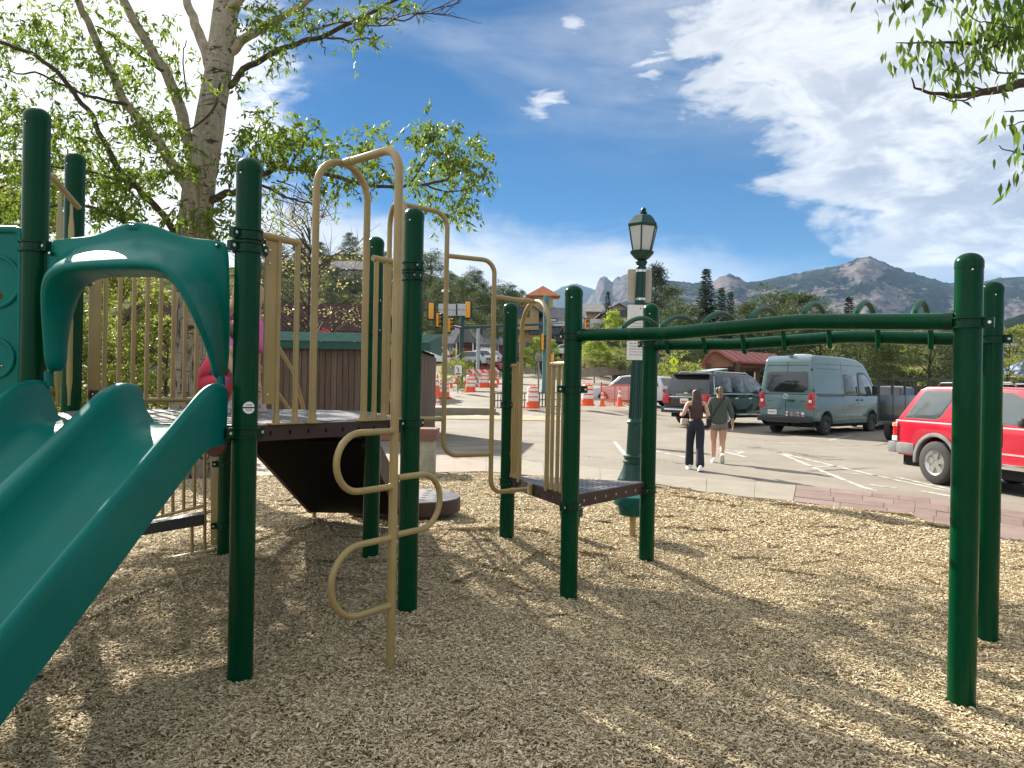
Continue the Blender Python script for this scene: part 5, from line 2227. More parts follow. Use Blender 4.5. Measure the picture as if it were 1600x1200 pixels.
def hand(J, B, wrist, s, d, up, tag_, curl_=.35, k=1.0):
    """Five fingers on the wrist joint; d = pointing direction, up = towards the thumb."""
    w = Vector(J[wrist][:3])
    d, up = Vector(d).normalized(), Vector(up).normalized()
    n = d.cross(up) * s
    pm = w + d * .045 * k
    pk = w + d * .085 * k
    J['palm' + tag_] = (*pm, .030 * k, .017 * k)
    J['knk' + tag_] = (*pk, .032 * k, .014 * k)
    B += [(wrist, 'palm' + tag_), ('palm' + tag_, 'knk' + tag_)]
    for i, (o, L) in enumerate(((.026, .070), (.009, .078), (-.009, .072), (-.026, .056))):
        a = pk + up * o * k + d * .012 * k
        b = a + (d + n * curl_).normalized() * L * .5 * k
        c = b + (d + n * curl_ * 3).normalized() * L * .5 * k
        for q, p, r_ in (('a', a, .0085), ('b', b, .008), ('c', c, .0065)):
            J['f%d%s%s' % (i, q, tag_)] = (*p, r_ * k)
        B += [('knk' + tag_, 'f%da%s' % (i, tag_)), ('f%da%s' % (i, tag_), 'f%db%s' % (i, tag_)), ('f%db%s' % (i, tag_), 'f%dc%s' % (i, tag_))]
    a = pm + up * .03 * k
    b = a + (d + up).normalized() * .045 * k
    J['ta' + tag_] = (*a, .011 * k)
    J['tb' + tag_] = (*b, .008 * k)
    B += [('palm' + tag_, 'ta' + tag_), ('ta' + tag_, 'tb' + tag_)]


def head_parts(parent, c, m, face=(0, 1, 0), r=.098):
    """Face details on a head centred at c, looking along face."""
    f = Vector(face).normalized()
    s = Vector((f.y, -f.x, 0))
    c = Vector(c)
    mb = MB()
    for k in (-1, 1):
        mb.lathe([(.0, -.012), (.010, -.006), (.010, .006), (0, .012)], M_BLACK, c + f * (r * .82) + s * k * .032 + Vector((0, 0, .012)), 8)
    mb.tube([c + f * r * .84 + Vector((0, 0, .005)), c + f * (r * 1.08) + Vector((0, 0, -.028))], [.010, .014], m, 8)
    mb.tube([c + f * r * .80 + s * .022 + Vector((0, 0, -.058)), c + f * r * .88 + Vector((0, 0, -.060)), c + f * r * .80 - s * .022 + Vector((0, 0, -.058))], .005,
            mat('lips', (.40, .14, .12), .5), 6)
    mb.build('face', parent)


def shoe(parent, p, yaw, pitch, m=None, L=.25, sole=True):
    R = Matrix.Rotation(yaw, 3, 'Z') @ Matrix.Rotation(pitch, 3, 'X')
    p = Vector(p)
    V, F = [], []
    secs = [(-.30, .030, .0, .085), (-.22, .038, .0, .095), (-.02, .040, .0, .075), (.22, .046, .0, .052), (.46, .045, .0, .045), (.62, .032, .005, .036), (.68, .010, .012, .025)]
    n = 10
    for y, w, z0, z1 in secs:
        for k in range(n):
            a = 2 * math.pi * k / n
            V.append(R @ Vector((w * math.cos(a), y * L, (z0 + z1) / 2 + (z1 - z0) / 2 * math.sin(a))) + p)
    for i in range(len(secs) - 1):
        for k in range(n):
            F.append((i * n + k, i * n + (k + 1) % n, (i + 1) * n + (k + 1) % n, (i + 1) * n + k))
    F += [tuple(range(n)), tuple(range((len(secs) - 1) * n, len(secs) * n))]
    mb = MB()
    mb.add(V, F, m or M_SHOE)
    sh = mb.build('shoe', parent, angle=60)
    if sole:
        pts = [(-.30, .034), (-.15, .042), (.2, .048), (.45, .047), (.62, .032)]
        pl = [R @ Vector((w, y * L, -.012)) + p for y, w in pts] + [R @ Vector((-w, y * L, -.012)) + p for y, w in pts[::-1]]
        mb = MB()
        mb.ext(pl, R @ Vector((0, 0, .024)), mat('shoe_sole', (.55, .53, .50), .7))
        mb.build('sole', sh, bevel=.004)
    return sh


# woman in dark jeans, long hair, seen from behind
pw = G(1086, 735, -0.05)
wj = thing('person', 'woman with long brown hair and dark jeans walking away beside another', 'person', (pw.x, pw.y, -.05), rad(-6), 'women walking across the car park')
J = dict(pelvis=(0, 0, .90, .115, .10), waist=(0, 0, 1.04, .105, .085), chest=(0, 0, 1.20, .130, .095), nb=(0, -.01, 1.345, .060, .055), neck=(0, 0, 1.40, .044, .044),
         chin=(0, .025, 1.455, .066, .072), head=(0, .022, 1.50, .076, .092), top=(0, .008, 1.565, .062, .072),
         shl=(-.155, 0, 1.305, .050), ell=(-.235, -.05, 1.085, .038), wrl=(-.265, .13, 1.05, .024),
         shr=(.155, 0, 1.305, .050), elr=(.225, -.06, 1.07, .038), wrr=(.19, .12, 1.04, .024),
         hl=(-.08, 0, .86, .09), kl=(-.085, .16, .50, .06), al=(-.085, .20, .10, .038),
         hr=(.08, 0, .86, .09), kr=(.075, -.03, .48, .06), ar=(.06, -.24, .12, .038))
B = [('pelvis', 'waist'), ('waist', 'chest'), ('chest', 'nb'), ('nb', 'neck'), ('neck', 'chin'), ('chin', 'head'), ('head', 'top'), ('chest', 'shl'), ('shl', 'ell'),
     ('ell', 'wrl'), ('chest', 'shr'), ('shr', 'elr'), ('elr', 'wrr'), ('pelvis', 'hl'), ('hl', 'kl'), ('kl', 'al'), ('pelvis', 'hr'), ('hr', 'kr'), ('kr', 'ar')]
hand(J, B, 'wrl', 1, (.1, 1, .1), (0, 0, 1), 'L', .4)
hand(J, B, 'wrr', -1, (-.2, 1, .1), (0, 0, 1), 'R', .4)
skin(J, B, M_SKIN, 'body', wj, 2)
head_parts(wj, (0, .022, 1.50), M_SKIN)
skin(dict(a=(0, 0, .94, .140, .122), b=(0, 0, 1.06, .138, .120), c=(0, .005, 1.21, .165, .135), d=(0, 0, 1.29, .150, .110)), [('a', 'b'), ('b', 'c'), ('c', 'd')],
     mat('dark_brown_top', (.040, .022, .018), .8, var=.2), 'top', wj)
skin(dict(p=(0, -.01, .93, .128, .118), w=(0, 0, 1.02, .118, .102), hl=(-.075, -.005, .84, .108), ml=(-.085, .085, .66, .092), kl=(-.088, .15, .48, .080), sl=(-.088, .17, .27, .086), al=(-.088, .19, .055, .096),
          hr=(.075, -.02, .84, .108), mr=(.08, -.02, .66, .092), kr=(.075, -.05, .48, .080), sr=(.066, -.15, .27, .084), ar=(.06, -.24, .065, .094)),
     [('p', 'w'), ('p', 'hl'), ('hl', 'ml'), ('ml', 'kl'), ('kl', 'sl'), ('sl', 'al'), ('p', 'hr'), ('hr', 'mr'), ('mr', 'kr'), ('kr', 'sr'), ('sr', 'ar')], M_JEAN, 'jeans', wj)
skin(dict(t=(0, -.005, 1.560, .078, .080), u=(0, -.02, 1.50, .095, .085), a=(0, -.055, 1.42, .098, .070), b=(0, -.095, 1.30, .112, .052), c=(.005, -.115, 1.18, .110, .045), d=(.01, -.118, 1.07, .085, .034), e=(.015, -.115, .99, .035, .015)),
     [('t', 'u'), ('u', 'a'), ('a', 'b'), ('b', 'c'), ('c', 'd'), ('d', 'e')], M_HAIR, 'hair', wj)
shoe(wj, (-.088, .17, .012), .08, 0)
shoe(wj, (.06, -.27, .030), -.05, -.18)
mb = MB()
mb.box((0, 0, 0), (.15, .08, .12), mat('pale_bag', (.58, .50, .38), .6))
bag = tag(mb.build('handbag', None, bevel=.025), 'small pale handbag carried at the hip of woman in dark jeans', 'handbag')
bag.location = wj.matrix_basis @ Vector((-.20, .13, .93))
bag.rotation_euler = (0, 0, rad(10))

# woman in a loose grey-green top and patterned shorts
pw = G(1122, 723, -0.05)
wg = thing('person', 'woman in loose grey green top and patterned shorts with hair tied up walking away', 'person', (pw.x, pw.y, -.05), rad(-10),
           'women walking across the car park')
J = dict(pelvis=(0, 0, .90, .14, .12), waist=(0, 0, 1.05, .13, .11), chest=(0, 0, 1.22, .145, .115), nb=(0, -.01, 1.375, .064, .06), neck=(0, 0, 1.435, .05, .05),
         chin=(-.01, .03, 1.49, .068, .074), head=(-.01, .022, 1.54, .080, .095), top=(-.01, .005, 1.60, .064, .074),
         shl=(-.175, 0, 1.33, .058), ell=(-.235, -.03, 1.08, .046), wrl=(-.215, .14, .95, .028),
         shr=(.175, 0, 1.33, .058), elr=(.255, -.04, 1.07, .046), wrr=(.285, .03, .85, .028),
         hl=(-.095, 0, .84, .115), kl=(-.10, .09, .48, .068), ml=(-.10, .03, .34, .062), al=(-.095, .01, .10, .040),
         hr=(.095, 0, .84, .115), kr=(.085, .03, .47, .068), mr=(.07, -.10, .36, .062), ar=(.055, -.25, .22, .040))
B = [('pelvis', 'waist'), ('waist', 'chest'), ('chest', 'nb'), ('nb', 'neck'), ('neck', 'chin'), ('chin', 'head'), ('head', 'top'), ('chest', 'shl'), ('shl', 'ell'),
     ('ell', 'wrl'), ('chest', 'shr'), ('shr', 'elr'), ('elr', 'wrr'), ('pelvis', 'hl'), ('hl', 'kl'), ('kl', 'ml'), ('ml', 'al'), ('pelvis', 'hr'), ('hr', 'kr'), ('kr', 'mr'), ('mr', 'ar')]
hand(J, B, 'wrl', 1, (.1, 1, -.2), (0, 0, 1), 'L', .4)
hand(J, B, 'wrr', -1, (.12, .1, -1), (0, 1, 0), 'R', .25)
skin(J, B, M_SKIN2, 'body', wg, 2)
head_parts(wg, (-.01, .022, 1.54), M_SKIN2)
M_TOP2 = mat('grey_green_knit', (.062, .075, .062), .9, var=.15, vscale=20, bump=.3, bscale=80)
skin(dict(hem=(0, -.01, .80, .190, .165), p=(0, -.01, .90, .195, .170), waist=(0, 0, 1.06, .190, .155), chest=(0, 0, 1.23, .180, .140), nb=(0, -.008, 1.37, .085, .07), shl=(-.165, 0, 1.33, .078), ell=(-.235, -.03, 1.08, .066), fl=(-.225, .06, 1.01, .050),
          shr=(.165, 0, 1.33, .078), elr=(.252, -.04, 1.08, .066), fr=(.272, -.01, .95, .048)),
     [('hem', 'p'), ('p', 'waist'), ('waist', 'chest'), ('chest', 'nb'), ('chest', 'shl'), ('shl', 'ell'), ('ell', 'fl'), ('chest', 'shr'), ('shr', 'elr'), ('elr', 'fr')],
     M_TOP2, 'loose_top', wg, root='chest')
M_PAT = mat('patterned_cloth', (.16, .15, .14), .9, var=.85, vscale=45)
skin(dict(p=(0, -.005, .86, .155, .140), w=(0, 0, .95, .14, .12), hl=(-.095, 0, .78, .130), ll=(-.098, .02, .69, .128), hr=(.095, 0, .78, .130), lr=(.095, .01, .69, .128)),
     [('p', 'w'), ('p', 'hl'), ('hl', 'll'), ('p', 'hr'), ('hr', 'lr')], M_PAT, 'shorts', wg)
skin(dict(t=(-.01, -.005, 1.605, .080, .085), u=(-.01, -.025, 1.55, .090, .080), n=(-.005, -.055, 1.48, .070, .05)), [('t', 'u'), ('u', 'n')], M_HAIR2, 'hair', wg)
skin(dict(a=(.01, -.06, 1.60, .035), b=(.015, -.11, 1.60, .052), c=(.02, -.125, 1.53, .052), d=(.025, -.115, 1.44, .048), e=(.03, -.11, 1.36, .02)), [('a', 'b'), ('b', 'c'), ('c', 'd'), ('d', 'e')],
     mat('light_brown_hair', (.16, .10, .05), .45, var=.6, vscale=8, stretch=(6, 6, .6), bump=.6, bscale=30), 'ponytail', wg)
shoe(wg, (-.095, 0, .012), .05, 0)
shoe(wg, (.055, -.29, .13), -.08, -1.0)
mb = MB()
loop_ = [(.10, -.07, 1.405), (.03, -.150, 1.30), (-.09, -.172, 1.12), (-.20, -.11, .92), (-.215, .02, .88), (-.17, .14, 1.0), (-.04, .168, 1.2), (.08, .10, 1.37)]
mb.tube(loop_, .013, M_BLACK, 6, closed=True)
mb.box((-.215, .02, .86), (.09, .20, .15), M_BLACK)
bg_ = tag(mb.build('shoulder_bag', None), 'black bag on a cross body strap worn over grey green top', 'shoulder bag')
bg_.location = wg.location
bg_.rotation_euler = wg.rotation_euler

# person in a pale blue top, mostly hidden behind the lamp post
pw = U(1000, 665, 19.5)
wb = thing('person', 'person in pale blue top half hidden behind the green lamp post', 'person', (pw.x + .02, pw.y, -.05), rad(15))
J = dict(pelvis=(0, 0, .86, .12, .10), waist=(0, 0, 1.0, .11, .09), chest=(0, .03, 1.17, .13, .10), nb=(0, .05, 1.30, .055), neck=(0, .06, 1.35, .044),
         chin=(0, .09, 1.40, .068, .074), head=(0, .10, 1.44, .080, .095), top=(0, .09, 1.50, .064, .074), shl=(-.15, .03, 1.27, .05), ell=(-.30, .05, 1.05, .038), wrl=(-.30, .05, .82, .026),
         shr=(.15, .03, 1.27, .05), elr=(.24, -.02, 1.05, .038), wrr=(.26, .1, .85, .026), hl=(-.08, 0, .80, .09), kl=(-.09, .05, .45, .06), al=(-.09, 0, .08, .04),
         hr=(.08, 0, .80, .09), kr=(.09, 0, .45, .06), ar=(.09, -.1, .08, .04))
B = [('pelvis', 'waist'), ('waist', 'chest'), ('chest', 'nb'), ('nb', 'neck'), ('neck', 'chin'), ('chin', 'head'), ('head', 'top'), ('chest', 'shl'), ('shl', 'ell'),
     ('ell', 'wrl'), ('chest', 'shr'), ('shr', 'elr'), ('elr', 'wrr'), ('pelvis', 'hl'), ('hl', 'kl'), ('kl', 'al'), ('pelvis', 'hr'), ('hr', 'kr'), ('kr', 'ar')]
hand(J, B, 'wrl', 1, (-.1, .1, -1), (0, 1, 0), 'L', .3)
hand(J, B, 'wrr', -1, (.1, .3, -1), (0, 1, 0), 'R', .3)
skin(J, B, M_SKIN, 'body', wb, 1)
skin(dict(a=(0, 0, .90, .15, .13), b=(0, .01, 1.05, .15, .12), c=(0, .03, 1.2, .155, .12), d=(0, .045, 1.29, .08, .06), shl=(-.16, .03, 1.25, .075), ell=(-.30, .05, 1.06, .065), shr=(.16, .03, 1.25, .075), elr=(.24, -.02, 1.06, .062)),
     [('a', 'b'), ('b', 'c'), ('c', 'd'), ('c', 'shl'), ('shl', 'ell'), ('c', 'shr'), ('shr', 'elr')], mat('pale_blue_cloth', (.20, .33, .40), .85, var=.2, vscale=12), 'blue_top', wb, 1, 'c')
skin(dict(p=(0, 0, .84, .135, .12), hl=(-.08, 0, .76, .1), kl=(-.09, .05, .45, .075), al=(-.09, 0, .1, .06), hr=(.08, 0, .76, .1), kr=(.09, 0, .45, .075), ar=(.09, -.1, .1, .06)),
     [('p', 'hl'), ('hl', 'kl'), ('kl', 'al'), ('p', 'hr'), ('hr', 'kr'), ('kr', 'ar')], M_JEAN, 'trousers', wb, 1)
skin(dict(t=(0, .075, 1.505, .08), u=(0, .06, 1.44, .088), v=(0, .03, 1.36, .06)), [('t', 'u'), ('u', 'v')], M_HAIR2, 'hair', wb, 1)

# child on the far side of the deck, behind the second post
pc = U(386, 645, 5.25)
ch = thing('person', 'child in tan top and pink skirt standing on the deck behind the green post', 'person', (pc.x, pc.y, DECK + .005), rad(70))
k = 1.12 / 1.6
J = dict(pelvis=(0, 0, .90, .12, .10), waist=(0, 0, 1.03, .115, .09), chest=(0, 0, 1.19, .125, .10), nb=(0, 0, 1.32, .055), neck=(0, 0, 1.37, .05),
         chin=(0, .03, 1.43, .09, .09), head=(0, .02, 1.50, .105, .115), top=(0, .01, 1.58, .08, .09), shl=(-.14, 0, 1.27, .05), ell=(-.16, .06, 1.05, .04), wrl=(-.12, .2, .95, .03),
         shr=(.14, 0, 1.27, .05), elr=(.17, .04, 1.05, .04), wrr=(.15, .18, .93, .03), hl=(-.08, 0, .84, .09), kl=(-.12, .02, .46, .06), al=(-.22, .02, .09, .042),
         hr=(.08, 0, .84, .09), kr=(.12, .02, .46, .06), ar=(.20, .02, .09, .042))
B2 = list(B[:19])
J = {n_: tuple(v * k for v in t_) for n_, t_ in J.items()}
hand(J, B2, 'wrl', 1, (.2, 1, -.2), (0, 0, 1), 'L', .5, .8)
hand(J, B2, 'wrr', -1, (-.2, 1, -.2), (0, 0, 1), 'R', .5, .8)
skin(J, B2, M_SKIN, 'body', ch, 2)
head_parts(ch, (0, .02 * k, 1.50 * k), M_SKIN, r=.08)
skin({n_: tuple(v * k for v in t_) for n_, t_ in dict(a=(0, 0, .98, .135, .115), b=(0, 0, 1.08, .13, .105), c=(0, 0, 1.20, .145, .115), d=(0, 0, 1.30, .07), sl=(-.14, 0, 1.26, .065), el=(-.155, .03, 1.12, .058), sr=(.14, 0, 1.26, .065), er=(.16, .02, 1.12, .058)).items()},
     [('a', 'b'), ('b', 'c'), ('c', 'd'), ('c', 'sl'), ('sl', 'el'), ('c', 'sr'), ('sr', 'er')], mat('tan_shirt', (.42, .30, .20), .85, var=.15), 'shirt', ch, 2, 'c')
skin({n_: tuple(v * k for v in t_) for n_, t_ in dict(a=(0, 0, 1.0, .13, .115), b=(0, 0, .86, .19, .17), c=(0, 0, .70, .24, .21), d=(0, 0, .58, .265, .23)).items()},
     [('a', 'b'), ('b', 'c'), ('c', 'd')], mat('pink_skirt', (.62, .13, .36), .8, var=.15, vscale=14), 'skirt', ch)
skin({n_: tuple(v * k for v in t_) for n_, t_ in dict(t=(0, .0, 1.60, .09), u=(0, -.02, 1.52, .115), v=(0, -.05, 1.40, .09), w=(0, -.06, 1.28, .05)).items()},
     [('t', 'u'), ('u', 'v'), ('v', 'w')], M_HAIR2, 'hair', ch)
M_PSHOE = mat('pale_pink_shoe', (.60, .42, .40), .6)
shoe(ch, (-.22 * k, .02, .012), .1, 0, M_PSHOE, .18)
shoe(ch, (.20 * k, .02, .012), -.1, 0, M_PSHOE, .18)

# small child crouching beside, in red printed clothes
pc = U(338, 632, 5.15)
ct = thing('person', 'small child crouching on the deck in red clothes with blue leaf print', 'person', (pc.x, pc.y, DECK + .005), rad(-90))
J = dict(pelvis=(0, -.06, .20, .09, .085), waist=(0, -.02, .30, .088, .08), chest=(0, .06, .38, .085, .08), nb=(0, .12, .44, .045), neck=(0, .14, .465, .04), chin=(0, .18, .49, .07), head=(0, .19, .54, .085), top=(0, .18, .60, .065),
         shl=(-.085, .09, .40, .035), ell=(-.11, .17, .28, .028), wrl=(-.08, .25, .20, .022), shr=(.085, .09, .40, .035), elr=(.11, .17, .28, .028), wrr=(.08, .25, .20, .022),
         hl=(-.06, -.04, .18, .06), kl=(-.08, .12, .22, .045), al=(-.08, .04, .06, .032), hr=(.06, -.04, .18, .06), kr=(.08, .12, .22, .045), ar=(.08, .04, .06, .032))
B3 = list(B[:19])
hand(J, B3, 'wrl', 1, (.1, .5, -1), (0, 1, 0), 'L', .3, .6)
hand(J, B3, 'wrr', -1, (-.1, .5, -1), (0, 1, 0), 'R', .3, .6)
skin(J, B3, M_SKIN, 'body', ct, 2)
mrp = mat('red_blue_print', (.62, .045, .075), .8)
nt = mrp.node_tree
X.nt = nt
tc2 = nt.nodes.new('ShaderNodeTexCoord')
vo = nt.nodes.new('ShaderNodeTexVoronoi')
vo.inputs['Scale'].default_value = 15
mp2 = nt.nodes.new('ShaderNodeMapping')
mp2.inputs['Scale'].default_value = (1, .6, 1.4)
nt.links.new(tc2.outputs['Object'], mp2.inputs[0])
nt.links.new(mp2.outputs[0], vo.inputs['Vector'])
nt.links.new(xmix(sstep(X(vo.outputs['Distance']), .34, .28), (.62, .045, .075), (.06, .14, .28)).s, nt.nodes['Principled BSDF'].inputs['Base Color'])
skin(dict(p=(0, -.07, .21, .115, .11), w=(0, -.02, .32, .11, .10), c=(0, .07, .40, .105, .095), hl=(-.06, -.04, .19, .078), kl=(-.08, .12, .22, .058), ll=(-.08, .07, .12, .05), hr=(.06, -.04, .19, .078), kr=(.08, .12, .22, .058), lr=(.08, .07, .12, .05)),
     [('p', 'w'), ('w', 'c'), ('p', 'hl'), ('hl', 'kl'), ('kl', 'll'), ('p', 'hr'), ('hr', 'kr'), ('kr', 'lr')], mrp, 'printed_clothes', ct, 2)
skin(dict(t=(0, .18, .615, .07), u=(0, .15, .56, .09), v=(0, .12, .50, .06)), [('t', 'u'), ('u', 'v')], M_HAIR2, 'hair', ct)
shoe(ct, (-.08, .05, .012), 0, 0, M_PSHOE, .14)
shoe(ct, (.08, .05, .012), 0, 0, M_PSHOE, .14)
# ---------------------------------------------------------------- trees
M_LEAF = leafmat('cottonwood_leaf', (0.042, 0.078, 0.007), (0.125, 0.168, 0.021), 0.52)
M_LEAFR = leafmat('overhead_leaf', (0.035, 0.075, 0.008), (0.11, 0.165, 0.022), 0.50)
M_YLEAF = leafmat('yellow_green_leaf', (0.085, 0.11, 0.014), (0.21, 0.23, 0.045), 0.45)
M_NEEDLE = leafmat('dark_needles', (0.013, 0.030, 0.014), (0.045, 0.068, 0.026), 0.12, rough=.6)
M_PNEEDLE = leafmat('pine_needles', (0.026, 0.050, 0.013), (0.092, 0.120, 0.030), 0.15, rough=.6)
M_LIME = leafmat('lime_leaf', (0.11, 0.16, 0.012), (0.24, 0.29, 0.04), 0.45)
M_BUD = leafmat('spring_buds', (0.17, 0.15, 0.05), (0.33, 0.29, 0.11), 0.4)


def bark_material(name, dark, light, zfade=None):
    m = bpy.data.materials.new(name)
    m.use_nodes = True
    nt = m.node_tree
    X.nt = nt
    b = nt.nodes['Principled BSDF']
    b.inputs['Roughness'].default_value = 0.9
    b.inputs['Specular IOR Level'].default_value = 0.2
    tc = nt.nodes.new('ShaderNodeTexCoord')
    n0 = xnoise(tc.outputs['Object'], 4.0, 5, .6)
    sp = nt.nodes.new('ShaderNodeSeparateXYZ')
    nt.links.new(tc.outputs['Object'], sp.inputs[0])
    px_, py_, pz_ = (X(sp.outputs[i]) for i in range(3))
    young = sstep(pz_ + (n0 - .5) * 2.0, 1.5, 6.0) if zfade else X.op('ADD', 0.35, 0.0)
    na = xnoise(xcomb(px_ * 5.0, py_ * 5.0, pz_ * 17.0), 1.0, 4, .6, .8)
    nv = xnoise(xcomb(px_ * 17.0, py_ * 17.0, pz_ * 2.6), 1.0, 5, .6, .6)
    nb = xnoise(xcomb(px_ * 3.0, py_ * 3.0, pz_ * 1.5), 1.0, 3, .5)
    marks = sstep(na + (nb - .5) * .35, .585, .66) * .9
    ridges = sstep(nv, .53, .66) * (1.0 - young * .80)
    crack = xmax(marks, ridges)
    n1 = xnoise(tc.outputs['Object'], 14.0, 6, .65)
    base = xmix(sstep(n1, .3, .7), tuple(c * .72 for c in light), light)
    if zfade:
        base = xmix(young, xmix(sstep(n1, .3, .7), tuple(c * .40 for c in light), tuple(c * .62 for c in light)).s, base.s)
    nt.links.new(xmix(crack, base.s, dark).s, b.inputs['Base Color'])
    bp = nt.nodes.new('ShaderNodeBump')
    bp.inputs['Strength'].default_value = 1.0
    bp.inputs['Distance'].default_value = 0.03
    nt.links.new((1.0 - crack + n1 * .3).s, bp.inputs['Height'])
    nt.links.new(bp.outputs[0], b.inputs['Normal'])
    return m


M_BARK = bark_material('pale_cracked_bark', (0.030, 0.022, 0.016), (0.40, 0.35, 0.27), True)
M_TWIG = mat('dark_twig_bark', (0.060, 0.042, 0.032), .9, var=.35, vscale=12, bump=.4, bscale=40)
M_LIMB = mat('grey_limb_bark', (0.30, 0.255, 0.19), .9, var=.35, vscale=9, bump=.5, bscale=30)
M_TRUNK = mat('brown_trunk', (0.085, 0.058, 0.040), .95, var=.3, vscale=6, bump=.5, bscale=20)


def unit(a):
    return a / np.maximum(np.linalg.norm(a, axis=-1, keepdims=True), 1e-9)


def leaf_cloud(C, D, L, W, rng, fold=0.25, flat=None):
    """Lance-shaped leaves: base points C, directions D, lengths L, widths W. Folded along the midrib."""
    n = len(C)
    r = unit(rng.normal(size=(n, 3)))
    if flat is not None:
        r = unit(r * (1 - flat) + np.array([0, 0, 1.0]) * flat)
    S = unit(np.cross(D, r))
    Nn = np.cross(S, D)
    L, W = L[:, None], W[:, None]
    b = C
    t = C + D * L
    m = C + D * L * .42
    V = np.stack([b, m + S * W * .5 + Nn * W * fold, t, m - S * W * .5 + Nn * W * fold], 1)
    base = (np.arange(n) * 4)[:, None]
    F = np.concatenate([base + np.array([[0, 1, 2]]), base + np.array([[0, 2, 3]])], 1).reshape(-1, 3)
    return V.reshape(-1, 3), F


def twig_leaves(O, D, T, per, rng, leaf=(.06, .10), wid=.32, droop=.6, spread=.8):
    """Leaves set along drooping twigs: origins O, directions D, lengths T."""
    n = len(O)
    s = rng.random((n, per))
    P = O[:, None] + D[:, None] * (T[:, None] * s)[..., None]
    P[..., 2] -= (T[:, None] * s ** 2) * droop * .5
    P += rng.normal(0, .012, P.shape)
    d = unit(D[:, None] * .5 + rng.normal(0, spread, (n, per, 3)) + np.array([0, 0, -droop]))
    L = rng.uniform(leaf[0], leaf[1], n * per)
    V, F = leaf_cloud(P.reshape(-1, 3), d.reshape(-1, 3), L, L * wid * rng.uniform(.8, 1.2, n * per), rng)
    tone = np.clip(np.repeat(rng.random(n), per) * .5 + rng.random(n * per) * .5, 0, 1)
    return V, F, np.repeat(tone, 4)


def crown_obj(name, V, F, tone, m, parent):
    me_ = np_mesh(name, V, F, m, {'tone': ('POINT', tone)})
    return link(name, me_, parent, kind='stuff')


def limb(name, parent, pts, r0, r1, m, n=8, wob=.0, seed=0):
    P = [Vector(p) for p in pts]
    # smooth the polyline with Catmull-Rom
    Q = []
    for i in range(len(P) - 1):
        a, b_, c, d = P[max(i - 1, 0)], P[i], P[i + 1], P[min(i + 2, len(P) - 1)]
        for k in range(6):
            t = k / 6
            Q.append(.5 * ((2 * b_) + (c - a) * t + (2 * a - 5 * b_ + 4 * c - d) * t * t + (3 * b_ - a - 3 * c + d) * t ** 3))
    Q.append(P[-1])
    if wob:
        Q = [q + Vector((mnoise.noise((i * .35, seed, 0)), mnoise.noise((i * .35, seed, 5)), mnoise.noise((i * .35, seed, 9)))) * wob for i, q in enumerate(Q)]
    rs = [r0 + (r1 - r0) * (i / (len(Q) - 1)) ** .8 for i in range(len(Q))]
    mb = MB()
    mb.tube(Q, rs, m, n)
    return mb.build(name, parent, angle=60), Q


# ---- the big tree behind the deck
TY = 11.5
tb = U(296, 700, TY)
TREE = Vector((tb.x, TY, H(tb.x, TY) - .05))
big = thing('cottonwood_tree', 'big leafy tree with pale cracked trunk behind the deck of the play structure', 'tree', TREE, world=True)
tp = [(294, 770), (298, 600), (300, 450), (303, 360), (314, 270), (328, 190), (340, 120), (348, 60), (354, 0), (360, -90), (372, -200), (380, -330), (376, -470)]
tw = [68, 56, 52, 52, 47, 44, 41, 40, 37, 33, 28, 22, 12]
Q = [U(x, y, TY) for x, y in tp]
QQ, RR = [], []
for i in range(len(Q) - 1):
    for k in range(8):
        t = k / 8
        p = Q[i].lerp(Q[i + 1], t)
        w = tw[i] + (tw[i + 1] - tw[i]) * t
        QQ.append(p + Vector((mnoise.noise((p.z * .9, 1, 0)), mnoise.noise((p.z * .9, 5, 0)), 0)) * .03)
        RR.append(w / 2 / FPX * TY * (1 + .05 * mnoise.noise((p.z * 2.5, 3, 0))))
mb = MB()
mb.tube(QQ, RR, M_BARK, 22)
mb.build('trunk', big, angle=60)


def pl(px_list, Y0, Y1):
    n = len(px_list) - 1
    return [U(x, y, Y0 + (Y1 - Y0) * i / n) for i, (x, y) in enumerate(px_list)]


def rpx(w, Y=TY): return w / 2 / FPX * Y


